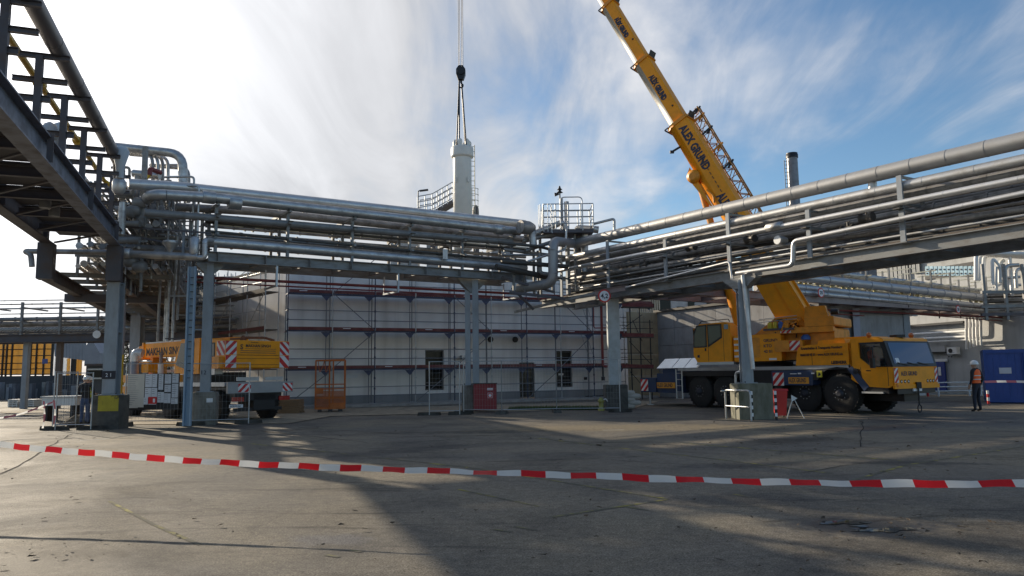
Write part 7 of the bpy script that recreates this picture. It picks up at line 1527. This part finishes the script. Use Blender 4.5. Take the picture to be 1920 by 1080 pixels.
for x in (.95, 4.6, 8.2):
    for y in (-1.0, 1.0): wheel(k2p(x, y, .56), -LS if y > 0 else LS, .56, .42, cr2)
kprism('front_cab', [(8.3, .8), (9.9, .8), (9.95, 1.5), (9.7, 1.75), (8.3, 1.75)], -1.2, 1.2, YELD)
# silver duct elbow left of the boom
c = onY(253, 700, 33); k = thing('exhaust_duct', 'blue grey duct with a shiny curved elbow left of the lowered boom', 'duct', V((c.x, 33, 0)))
e0, e1, e2 = onY(253, 700, 33), onY(253, 664, 33), onY(268, 658, 33); mb = MB(); mb.tube(V((e0.x, 33, 0)), onY(253, 678, 33), .16, 16); part('riser', mb, mat('blue_grey_duct', (.2, .25, .33), .5), k)
mb = MB(); mb.path([onY(253, 678, 33), onY(253, 660, 33), onY(268, 662, 33)], .18, 16, bend=.35); part('elbow', mb, mat('glossy_white_duct', (.6, .62, .66), .2, .2, .05), k)

# ================================================================== PEOPLE
SKIN = mat('skin', (.45, .27, .19), .6, 0, 0)
def person(label, base, face, h, pose, top_m, leg_m, vest=None, hat=None, group=None):
    """one continuous skinned body; helmet, vest and boots are children. face = heading angle, local +y forward"""
    k = thing('person', label, 'person', base, face, group)
    s = h / 1.80
    J = {'pel': (0, 0, .98), 'wai': (0, .01, 1.12), 'che': (0, 0, 1.33), 'nb': (0, -.01, 1.50), 'nk': (0, .01, 1.57), 'hd': (0, .03, 1.66), 'ht': (0, .02, 1.76)}
    E = [('pel', 'wai'), ('wai', 'che'), ('che', 'nb'), ('nb', 'nk'), ('nk', 'hd'), ('hd', 'ht')]
    Rr = {'pel': .155, 'wai': .14, 'che': .165, 'nb': .085, 'nk': .06, 'hd': .095, 'ht': .08}
    for sd, nm in ((-1, 'l'), (1, 'r')):
        hip, kn, an, toe = pose['leg' + nm]; sh = (.19 * sd, -.01, 1.46); el, wr = pose['arm' + nm]
        for n_, q, r in (('hip', hip, .10), ('kn', kn, .068), ('an', an, .05), ('toe', toe, .04), ('sh', sh, .075), ('el', el, .052), ('wr', wr, .034)): J[n_ + nm] = q; Rr[n_ + nm] = r
        ha = V(wr) + (V(wr) - V(el)).normalized() * .08; J['ha' + nm] = tuple(ha); Rr['ha' + nm] = .034
        E += [('pel', 'hip' + nm), ('hip' + nm, 'kn' + nm), ('kn' + nm, 'an' + nm), ('an' + nm, 'toe' + nm), ('nb', 'sh' + nm), ('sh' + nm, 'el' + nm), ('el' + nm, 'wr' + nm), ('wr' + nm, 'ha' + nm)]
        d = (V(wr) - V(el)).normalized()
        for f in range(5):
            n_ = 'f%d' % f + nm; 
            if f < 4: q = ha + d * (.085 - .012 * abs(f - 1.4)) + V((0, (f - 1.5) * .02, 0)) + V((-sd * .02, 0, 0))
            else: q = V(wr) + d * .07 + V((-sd * .01, .055, 0))
            J[n_] = tuple(q); Rr[n_] = .009; E.append((('ha' if f < 4 else 'wr') + nm, n_))
    names = list(J); me = bpy.data.meshes.new('body'); me.from_pydata([tuple(V(J[n_]) * s) for n_ in names], [(names.index(a), names.index(b)) for a, b in E], [])
    tmp = bpy.data.objects.new('body', me); scene.collection.objects.link(tmp)
    sk = tmp.modifiers.new('Skin', 'SKIN'); sb = tmp.modifiers.new('Sub', 'SUBSURF'); sb.levels = 2; sb.render_levels = 2
    for i, n_ in enumerate(names):
        d = me.skin_vertices[0].data[i]; d.radius = (Rr[n_] * s, Rr[n_] * s * (.72 if n_ in ('pel', 'wai', 'che') else 1)); d.use_root = n_ == 'pel'
    dg_ = bpy.context.evaluated_depsgraph_get(); m2 = bpy.data.meshes.new_from_object(tmp.evaluated_get(dg_)); bpy.data.objects.remove(tmp)
    m2.materials.clear()
    for m in (top_m, leg_m, SKIN, BLKM): m2.materials.append(m)
    handpts = [V(J['ha' + n_]) * s for n_ in 'lr']
    for p in m2.polygons:
        c = p.center; z_ = c.z / s; i = 0
        if any((c - q).length < .12 * s for q in handpts): i = 2
        elif z_ > 1.56 and abs(c.x) < .12: i = 2
        elif z_ < .12: i = 3
        elif z_ < .99 and abs(c.x) < .24 * s and not any((c - V(J['wr' + n_]) * s).length < .2 * s for n_ in 'lr'): i = 1
        p.material_index = i; p.use_smooth = True
    b = bpy.data.objects.new('body', m2); scene.collection.objects.link(b); b.parent = k
    # face
    mb = MB(); mb.prism([(-.012, 1.60), (.012, 1.60), (.008, 1.66), (-.008, 1.66)], .10, .135, u=V((1, 0, 0)), w=Z, e=V((0, 1, 0))); 
    for sd in (-1, 1): mb.lathe(V((sd * .098, .02, 1.64)), V((sd * .11, .02, 1.64)), [(0, .028), (.012, .02)], 8)
    mb.v = [q * s for q in mb.v]; part('nose_and_ears', mb, SKIN, k, local=True)
    mb = MB()
    for sd in (-1, 1): mb.lathe(V((sd * .035, .10, 1.665)), V((sd * .035, .122, 1.665)), [(0, .012), (.02, .008)], 6)
    mb.v = [q * s for q in mb.v]; part('eyes', mb, PRINT, k, local=True)
    if vest:
        mb = MB(); rs = []
        for z_, w_, d_, yo in ((1.02, .185, .135, 0), (1.12, .178, .13, .01), (1.25, .19, .14, .0), (1.38, .20, .145, 0), (1.47, .17, .12, -.005), (1.52, .10, .09, -.005)):
            rs.append([V((w_ * math.cos(a), yo + d_ * math.sin(a), z_)) * s for a in [2 * math.pi * i / 20 for i in range(20)]])
        mb.rings(rs, 20, True, False, False); v_ = part('safety_vest', mb, vest, k, local=True)
        for z_ in (1.14, 1.27): mb = MB(); mb.rings([[V((.200 * math.cos(a), .148 * math.sin(a), zq)) * s for a in [2 * math.pi * i / 20 for i in range(20)]] for zq in (z_, z_ + .032)], 20, True, False, False); part('reflective_band', mb, mat('reflective_band', (.6, .6, .58), .3), v_, local=True)
    if hat:
        mb = MB(); rs = []
        for z_, r in ((1.685, .128), (1.70, .126), (1.75, .12), (1.80, .095), (1.835, .05), (1.845, .01)): rs.append([V((r * math.cos(a), .02 + r * 1.12 * math.sin(a), z_)) * s for a in [2 * math.pi * i / 20 for i in range(20)]])
        mb.rings(rs, 20, True, False, True); mb.prism([(-.09, 1.682), (.09, 1.682), (.09, 1.692), (-.09, 1.692)], .1, .2, u=V((1, 0, 0)), w=Z, e=V((0, 1, 0)))
        for i in range(-8, 0): mb.v[i] = mb.v[i] * s if False else mb.v[i] * s
        part('helmet', mb, hat, k, local=True)
    return k
STAND = dict(legl=((-.09, 0, .90), (-.15, .02, .50), (-.20, -.02, .08), (-.23, .12, .04)), legr=((.09, 0, .90), (.13, .06, .50), (.16, .02, .08), (.19, .17, .04)), arml=((-.27, -.03, 1.18), (-.29, .05, .94)), armr=((.28, -.05, 1.18), (.30, .06, .94)))
TALK = dict(legl=((-.09, 0, .90), (-.10, .02, .50), (-.11, -.02, .08), (-.12, .13, .04)), legr=((.09, 0, .90), (.10, .03, .50), (.12, .0, .08), (.14, .15, .04)), arml=((-.25, .0, 1.18), (-.12, .2, 1.16)), armr=((.26, -.03, 1.18), (.28, .04, .93)))
SIT = dict(legl=((-.10, .06, .92), (-.12, .45, .95), (-.12, .5, .55), (-.12, .62, .50)), legr=((.10, .06, .92), (.12, .45, .95), (.12, .5, .55), (.12, .62, .50)), arml=((-.25, .1, 1.2), (-.15, .36, 1.22)), armr=((.25, .1, 1.2), (.15, .36, 1.22)))
BLKC = mat('black_work_jacket', (.018, .018, .022), .8, 0, .2, 8); NAVC = mat('navy_work_trousers', (.02, .024, .04), .8, 0, .2, 8)
ORV = mat('orange_safety_vest', (1.0, .15, .02), .6, 0, .05); YLV = mat('lime_safety_vest', (.55, .65, .06), .6, 0, .05)
HELM = mat('white_helmet', (.78, .78, .76), .3, 0, .02, coat=.4)
q = gnd(1835, 772); person('person in orange vest and white helmet walking away beside the blue container', q, math.radians(25), 1.80, STAND, BLKC, NAVC, ORV, HELM)
q = gnd(143, 798) + V((0, .6, 0)); person('person in white helmet half hidden behind a colleague by the fence', q, math.radians(-60), 1.68, TALK, BLKC, mat('blue_jeans', (.05, .08, .16), .8), YLV, HELM)
q = gnd(158, 797); person('person in dark jacket, blue jeans and white helmet standing left of pillar 21', q, math.radians(20), 1.70, TALK, BLKC, mat('blue_jeans', (0, 0, 0)), None, HELM)
dd = cr(8.06, .5, .78); person('person in orange vest seated in the crane driving cab', dd, math.atan2(CA.y, CA.x) - math.pi / 2, 1.68, SIT, ORV, NAVC, None, None)

# ================================================================== FENCES, TAPE, SITE THINGS
WIRE = mat('fence_wire', (.30, .31, .32), .5, .6, 0)
def fence(label, A, B, h=2.0, group='mesh construction fence panels', step=.12, feet=True, lift=.12):
    k = thing('fence_panel', label, 'fence', (A + B) / 2, 0, group); d = (B - A).normalized(); up = Z
    lo, hi = Z * lift, Z * (lift + h)
    for p in (A, B): mb = MB(); mb.tube(p + Z * .02, p + hi, .021, 8); part('post', mb, GALV, k)
    for z_ in (lo + Z * .05, hi - Z * .02): mb = MB(); mb.tube(A + z_, B + z_, .017, 6); part('rail', mb, GALV, k)
    mb = MB(); L_ = (B - A).length; n = int(L_ / step)
    for i in range(1, n): p = A + d * L_ * i / n; mb.bar(p + lo, p + hi, .0035, .0035, up=d)
    for i in range(1, int(h / .22)): mb.bar(A + lo + Z * .22 * i, B + lo + Z * .22 * i, .0035, .0035)
    part('wire_mesh', mb, WIRE, k, kind='stuff')
    if feet:
        for p in (A, B): mb = MB(); nn = V((-d.y, d.x, 0)); mb.prism([(-.36, 0), (.36, 0), (.33, .13), (-.33, .13)], -.11, .11, o=p + d * 0, u=nn if random.random() < .5 else d, w=Z, e=d if False else nn.cross(Z) * 1.0); part('concrete_foot', mb, CONCD, k)
    return k
F = [gnd(805, 779), gnd(862, 778), gnd(941, 776.5), gnd(1044, 774), gnd(1163, 773)]
fence('mesh fence panel left of the dark red hydrant cabinet', F[0], F[1]); fence('mesh fence panel behind the dark red hydrant cabinet', F[1] + V((.1, .9, 0)), F[2])
fence('mesh fence panel right of the dark red hydrant cabinet', F[2], F[3]); fence('mesh fence panel ending at the dark base of the pale pillar', F[3], F[4])
G_ = [gnd(233, 799), gnd(352, 798), gnd(466, 795)]
fp = fence('mesh fence panel hung with the notice sheets between pillars 21 and 12', G_[0], G_[1]); fence('mesh fence panel in front of the left crane rear', G_[1] + V((.1, 0, 0)), G_[2], 1.98)
fence('mesh fence panel turned sideways left of pillar 21', gnd(98, 806), gnd(141, 801), 1.75); fence('mesh fence panel left of pillar 21 before the two workers', gnd(103, 807), gnd(170, 806), 1.7)
# notice board with sheets
A, B = onY(237, 765, G_[0].y - .08), onY(335, 765, G_[0].y - .08); d = (B - A).normalized(); TL = onY(237, 700, G_[0].y - .08)
nb = thing('notice_board', 'black board covered with paper notices hung on the fence by pillar 21', 'notice board', V(((A.x + B.x) / 2, A.y, A.z)))
Wn, Hn = (B - A).length, TL.z - A.z; u_ = d; 
mb = MB(); mb.prism([(0, -.08), (Wn, -.05), (Wn, Hn), (0, Hn - .02)], -.01, .01, o=A, u=u_, w=Z, e=V((0, -1, 0))); part('board', mb, BLKM, nb)
rn = random.Random(12)
sheets = [(0, .02, .33, .96), (.0, .0, .22, .2), (.345, .60, .13, .38), (.48, .60, .09, .38), (.60, .52, .09, .46), (.72, .70, .12, .27), (.86, .72, .12, .26), (.345, .30, .12, .28), (.47, .30, .11, .28), (.72, .46, .12, .21), (.86, .30, .12, .40), (.59, .16, .12, .30), (.71, .14, .13, .28), (.85, .12, .13, .16), (.33, .10, .08, .2), (.42, .10, .15, .18)]
PAPER = mat('paper_sheet', (.60, .62, .66), .7, 0, .06); PAPER2 = mat('cream_sheet', (.52, .50, .45), .7, 0, .08)
for i, (x, y, w_, h_) in enumerate(sheets):
    mb = MB(); mb.prism([(x * Wn, y * Hn), ((x + w_) * Wn, y * Hn), ((x + w_) * Wn, (y + h_) * Hn), (x * Wn, (y + h_) * Hn)], .012 + .001 * (i % 3), .016 + .001 * (i % 3), o=A, u=u_, w=Z, e=V((0, -1, 0))); sh_ = part('notice_sheet', mb, PAPER2 if i < 2 else PAPER, nb)
    mb = MB()
    for q in range(max(2, int(h_ * 14))):
        yy = (y + h_ - .05 - q * .06); 
        if yy < y + .02: break
        mb.prism([((x + .01) * Wn, yy * Hn), ((x + .01 + (w_ - .02) * rn.uniform(.4, .9)) * Wn, yy * Hn), ((x + .01 + (w_ - .02) * .5) * Wn, (yy + .012) * Hn), ((x + .01) * Wn, (yy + .012) * Hn)], .0175 + .001 * (i % 3), .019, o=A, u=u_, w=Z, e=V((0, -1, 0)))
    if mb.v: part('text_lines', mb, mat('grey_print', (.2, .2, .22), .7, 0, 0), sh_, kind='stuff')
mb = MB(); mb.prism([(.42 * Wn, .12 * Hn), (.58 * Wn, .12 * Hn), (.58 * Wn, .32 * Hn), (.42 * Wn, .32 * Hn)], .02, .03, o=A, u=u_, w=Z, e=V((0, -1, 0))); part('red_sign', mb, RED, nb)
mb = MB(); mb.prism([(.51 * Wn, .16 * Hn), (.55 * Wn, .16 * Hn), (.55 * Wn, .27 * Hn), (.51 * Wn, .27 * Hn)], .03, .034, o=A, u=u_, w=Z, e=V((0, -1, 0))); part('white_symbol', mb, PRINTW, nb)
# tape barrier in front of the camera
def tpos(kk):
    D0, al, be, X0 = 9.5, .05048 * 9.5, .01476 * 9.5, -.7 * 9.5
    return X0 + al * kk, D0 - be * kk
YS = [(-700, 770), (-300, 803), (0, 833), (66, 841), (183, 850), (312, 861), (450, 869), (600, 875.5), (760, 881), (960, 887.5), (1107, 892), (1305, 900), (1521, 905.5), (1750, 907.5), (1920, 906.5), (2300, 900), (3000, 885)]
def yat(x):
    for (a, b), (c, d) in zip(YS, YS[1:]):
        if a <= x <= c: return b + (d - b) * (x - a) / (c - a)
    return YS[0][1] if x < YS[0][0] else YS[-1][1]
def proj(P): v = V(P) - CP; z_ = v.dot(FW); return 960 + FPX * v.dot(RT) / z_, 540 - FPX * v.dot(UP) / z_
mb = MB(); kk = -8.0; prev = None; rn = random.Random(3)
hw0 = .036
while kk < 30:
    X, Y_ = tpos(kk); x, _ = proj((X, Y_, .8)); x = max(-700, min(3000, x)); P = V((X, Y_, 0)); 
    tgt = yat(x); lo_, hi_ = 0.0, 1.6
    for _ in range(24):
        mid = (lo_ + hi_) / 2
        if proj((X, Y_, mid))[1] > tgt: lo_ = mid
        else: hi_ = mid
    z_ = (lo_ + hi_) / 2 + .0035 * math.sin(kk * 3.7) + .002 * math.sin(kk * 9.1); tw = .2 + .6 * max(0, min(1, (kk - 3) / 9)) + .13 * math.sin(kk * 1.1) + .16 * math.sin(kk * 2.9 + 1) + .07 * math.sin(kk * 6.3)
    half = V((0, math.sin(tw) * hw0 * 1, math.cos(tw) * hw0)); cur = (V((X, Y_, z_)) - half, V((X, Y_, z_)) + half)
    if prev:
        ph = (kk - .25 - 0.0) % 1.0
        red = (math.floor((kk - .001) * 2 + .0) % 2) == 0
        mb.quad(prev[0], cur[0], cur[1], prev[1], mi=0 if ((kk - .05) % 1.0) < .48 else 1); mb.sm[-1] = True
    prev = cur; kk += .1
TAPR = mat('tape_red', (.75, .02, .025), .35, 0, .08, 6, spec=.5); TAPW = mat('tape_white', (.80, .80, .78), .35, 0, .06, 6); thin_film(TAPR); thin_film(TAPW)
solo('barrier_tape', mb, [TAPR, TAPW], 'red and white barrier tape stretched across the yard in the foreground', 'barrier tape')
def smalltape(label, pts, w, per, name='barrier_tape', tw=.1):
    mb = MB(); P = smoothpath([V(p) for p in pts], 2.0, 6); L_ = 0; prev = None; seg = []
    for i in range(len(P) - 1):
        n = max(1, int((P[i + 1] - P[i]).length / (per / 4)))
        for j in range(n): seg.append(P[i].lerp(P[i + 1], j / n))
    seg.append(P[-1])
    for i, p in enumerate(seg):
        half = V((0, .3 * w, w * .5)) if abs((seg[-1] - seg[0]).normalized().z) < .7 else V((w * .5, .2 * w * math.sin(i), 0)); cur = (p - half, p + half)
        if prev: mb.quad(prev[0], cur[0], cur[1], prev[1], mi=(int(L_ / per) % 2)); 
        if i: L_ += (p - seg[i - 1]).length
        prev = cur
    solo(name, mb, [TAPF, TAPW], label, 'barrier tape')
TAPF = mat('faded_tape_red', (.60, .16, .16), .5, 0, .1, 6)
smalltape('sagging faded tape running to the left picture edge from the sideways fence', [onY(-40, 782, 21), onY(0, 785, 21.5), onY(45, 775, 22), onY(99, 754, 22.6)], .055, .3)
smalltape('tape wound down the post of the sideways fence', [onY(101, 750, 22.3), onY(104, 775, 22.3), onY(100, 800, 22.3)], .05, .22); smalltape('loose tape end fluttering on the fence left of the workers', [onY(82, 752, 22.5), onY(84, 780, 22.4), onY(80, 803, 22.4)], .05, .2)
smalltape('tape strung in front of the blue container', [onY(1846, 716, 31), onY(1880, 715, 31), onY(1990, 717, 30)], .09, .4)
# man basket
q = gnd(614, 773); kb = thing('man_basket', 'orange steel man basket standing before the scaffolding', 'man basket', q)
wB = 1.28; dB = .95; zt = onY(614, 676, q.y).z; q = V((q.x, q.y + .45, 0)); Mz = Matrix.Rotation(.25, 3, 'Z')
def bq(x, y, z): return q + Mz @ V((x, y, 0)) + Z * z
for x in (-.45, 0, .45):
    mb = MB(); mb.bar(bq(x, -dB / 2, .07), bq(x, dB / 2, .07), .18, .12); part('fork_pocket', mb, BLKM, kb)
mb = MB(); mb.bar(bq(-wB / 2, 0, .16), bq(wB / 2, 0, .16), dB, .06); part('floor', mb, BASKET, kb)
for x in (-wB / 2, wB / 2):
    for y in (-dB / 2, dB / 2): mb = MB(); mb.bar(bq(x, y, .14), bq(x, y, zt), .05, .05); part('corner_post', mb, BASKET, kb)
for x in (-.04, .12): mb = MB(); mb.bar(bq(x, -dB / 2, .14), bq(x, -dB / 2, zt), .05, .05); part('centre_post', mb, BASKET, kb)
for z_ in (zt, 1.22, 1.02, .62):
    mb = MB()
    for y in (-dB / 2, dB / 2): mb.bar(bq(-wB / 2, y, z_), bq(wB / 2, y, z_), .045, .045)
    for x in (-wB / 2, wB / 2): mb.bar(bq(x, -dB / 2, z_), bq(x, dB / 2, z_), .045, .045)
    part('rail_ring', mb, BASKET, kb)
mb = MB(); mb.bar(bq(-wB / 2, 0, zt + .02), bq(wB / 2, 0, zt + .05), dB, .03); part('roof_sheet', mb, BASKET, kb)
mb = MB(); mb.bar(bq(0, -dB / 2 - .02, .28), bq(wB / 2, -dB / 2 - .02, .28), .02, .22); mb.bar(bq(-wB / 2, -dB / 2 - .02, .95), bq(-.3, -dB / 2 - .02, .95), .02, .24); part('kick_plate', mb, BASKET, kb)
mb = MB()
for i in range(26): x = -wB / 2 + wB * i / 26; mb.bar(bq(x, -dB / 2, .2), bq(x, -dB / 2, .92), .006, .018); mb.bar(bq(x, dB / 2, .2), bq(x, dB / 2, .92), .006, .018)
for i in range(14): z_ = .2 + .055 * i; mb.bar(bq(-wB / 2, -dB / 2, z_), bq(wB / 2, -dB / 2, z_), .006, .018); mb.bar(bq(-wB / 2, dB / 2, z_), bq(wB / 2, dB / 2, z_), .006, .018)
part('mesh_infill', mb, BASKET, kb, kind='stuff')
for x in (-.42, -.15): mb = MB(); mb.path([bq(x - .12, -.3, zt - .03), bq(x - .05, -.3, zt - .55), bq(x + .1, -.3, zt - .2), bq(x + .14, -.3, zt - .03)], .018, 6, bend=.1); part('chain', mb, BASKET, kb)
# brick pallet
q = gnd(540, 776); kp = thing('brick_pallet', 'wooden crate like stack of boards on a pallet beside the left crane', 'pallet', q)
for i in range(5):
    mb = MB(); mb.box(q + V((rnd.uniform(-.02, .02), .4, .16 + i * .10)), (.94, .8, .09)); part('board_layer', mb, WOOD, kp)
for y in (0, .4, .8): mb = MB(); mb.box(q + V((0, y, .05)), (.98, .1, .1)); part('skid', mb, WOOD, kp)
# yellow hydrant thing in the grass
q = gnd(1129, 771) + V((0, .3, 0)); k = thing('standpipe', 'small yellow standpipe with hose in the grass by the pale pillar', 'standpipe', q)
mb = MB(); mb.lathe(q, q + Z * .55, [(0, .13), (.1, .14), (.12, .1), (.35, .1), (.37, .14), (.45, .12), (.55, .04)], 14); part('body', mb, mat('hydrant_yellow', (.34, .31, .08), .6), k); mb = MB(); mb.path([q + Z * .4, q + V((.2, 0, .5)), q + V((.5, .1, .02)), q + V((.9, .2, .03))], .025, 6); part('hose', mb, WHITE, k)
mb = MB(); q = gnd(1178, 768); k = thing('sand_bags', 'pale stacked bags right of the dark pillar base', 'bags', q)
for i in range(5): mb = MB(); c = q + V((.25 * (i % 2) + .1, .6, .12 + .14 * i)); mb.lathe(c - XR * .3, c + XR * .3, [(0, .05), (.06, .11), (.3, .13), (.54, .11), (.6, .05)], 10); part('bag', mb, PAPER2, k)
# blue container at the right
c0 = gnd(1851, 756); CBL = mat('container_blue', (.02, .07, .30), .4, 0, .1, 1.2, dirt=(.02, .06, .2), dirtamt=.5)
kc_ = thing('shipping_container', 'bright blue steel container at the right picture edge', 'container', c0)
hC = onY(1851, 656, c0.y).z; ud = V((.87, -.49, 0)).normalized(); vd = V((-ud.y, ud.x, 0))
mb = MB(); mb.prism([(0, .12), (6.0, .12), (6.0, hC - .05), (0, hC - .05)], .06, 2.4, o=c0, u=ud, w=Z, e=vd); part('shell', mb, CBL, kc_)
n = 22
for i in range(n):
    x = .08 + i * .27; mb = MB(); mb.prism([(x, 0), (x + .05, -.045), (x + .15, -.045), (x + .2, 0)], .2, hC - .16, o=c0 + vd * .06, u=ud, w=vd, e=Z) if i > 4 else mb.prism([(x, 0), (x + .265, 0), (x + .265, -.03), (x, -.03)], .2, hC - .16, o=c0 + vd * .06, u=ud, w=vd, e=Z); part('wall_rib' if i > 4 else 'door_sheet', mb, CBL, kc_)
for z0, z1 in ((.04, .2), (hC - .16, hC)): mb = MB(); mb.prism([(0, z0), (6.02, z0), (6.02, z1), (0, z1)], -.01, 2.45, o=c0, u=ud, w=Z, e=vd); part('frame_rail', mb, CBL, kc_)
mb = MB(); mb.prism([(0, .2), (.1, .2), (.1, hC - .16), (0, hC - .16)], -.01, .1, o=c0, u=ud, w=Z, e=vd); part('corner_post', mb, CBL, kc_)
mb = MB(); mb.prism([(.55, hC * .55), (1.0, hC * .55), (1.0, hC * .66), (.55, hC * .66)], -.02, -.012, o=c0 + vd * .03, u=ud, w=Z, e=vd); part('paper_notice', mb, PAPER, kc_)
for x in (1.42, 1.62): mb = MB(); mb.tube(c0 + ud * x + Z * .2 - vd * .02, c0 + ud * x + Z * (hC - .2) - vd * .02, .02, 6); part('locking_bar', mb, CBL, kc_)
# white and red railing before the white building
k = thing('railing', 'low white tube railing with one red post before the blue door', 'railing', gnd(1780, 737))
ya = 42.0; A, B = onY(1735, 716, ya), onY(1850, 716, ya); 
for y in (716, 724, 732): mb = MB(); mb.tube(onY(1722, y + 2, ya), onY(1850, y, ya), .03, 8); part('rail', mb, WHITE, k)
for x in (1738, 1758, 1816, 1838): a = onY(x, 716, ya); mb = MB(); mb.tube(V((a.x, ya, 0)), a, .05 if x != 1738 else .06, 8); part('post', mb, RED if x == 1738 else WHITE, k)
mb = MB(); mb.bar(onY(1715, 733, 41) * 1.0 - Z * 0, onY(2000, 733, 41), 1.2, .14); 
a = gnd(1690, 741); b = gnd(2000, 741); mb = MB(); mb.bar(V((a.x, a.y, .06)), V((b.x, a.y, .06)), .3, .12); solo('kerb', mb, APRON, kind='structure')
q = gnd(1700, 742); k = thing('concrete_blocks', 'white and dark kerb blocks under the crane front', 'concrete block', q)
for i, m in enumerate((WHITE, BLKM, WHITE)): mb = MB(); mb.box(q + V((-.6 + i * .6 + (.3 if i == 2 else 0), .2, .2)), (.4 if i != 1 else 1.0, .4, .4)); part('block', mb, m, k)
q = gnd(1854, 760); k = thing('marker_post', 'short red and white marker post left of the blue container', 'post', q)
for i in range(4): mb = MB(); mb.tube(q + Z * (.05 + i * .14), q + Z * (.19 + i * .14), .05, 10); part('band', mb, WHITE if i % 2 else RED, k)
# lettering becomes ordinary mesh
fonts = [o for o in scene.objects if o.type == 'FONT']
dg_ = bpy.context.evaluated_depsgraph_get()
for o in fonts:
    me = bpy.data.meshes.new_from_object(o.evaluated_get(dg_)); me.name = 'lettering'
    nm = o.name; par, mat_l = o.parent, o.matrix_local.copy(); bpy.data.objects.remove(o)
    n_ = bpy.data.objects.new(nm, me); scene.collection.objects.link(n_); n_.parent = par; n_.matrix_local = mat_l
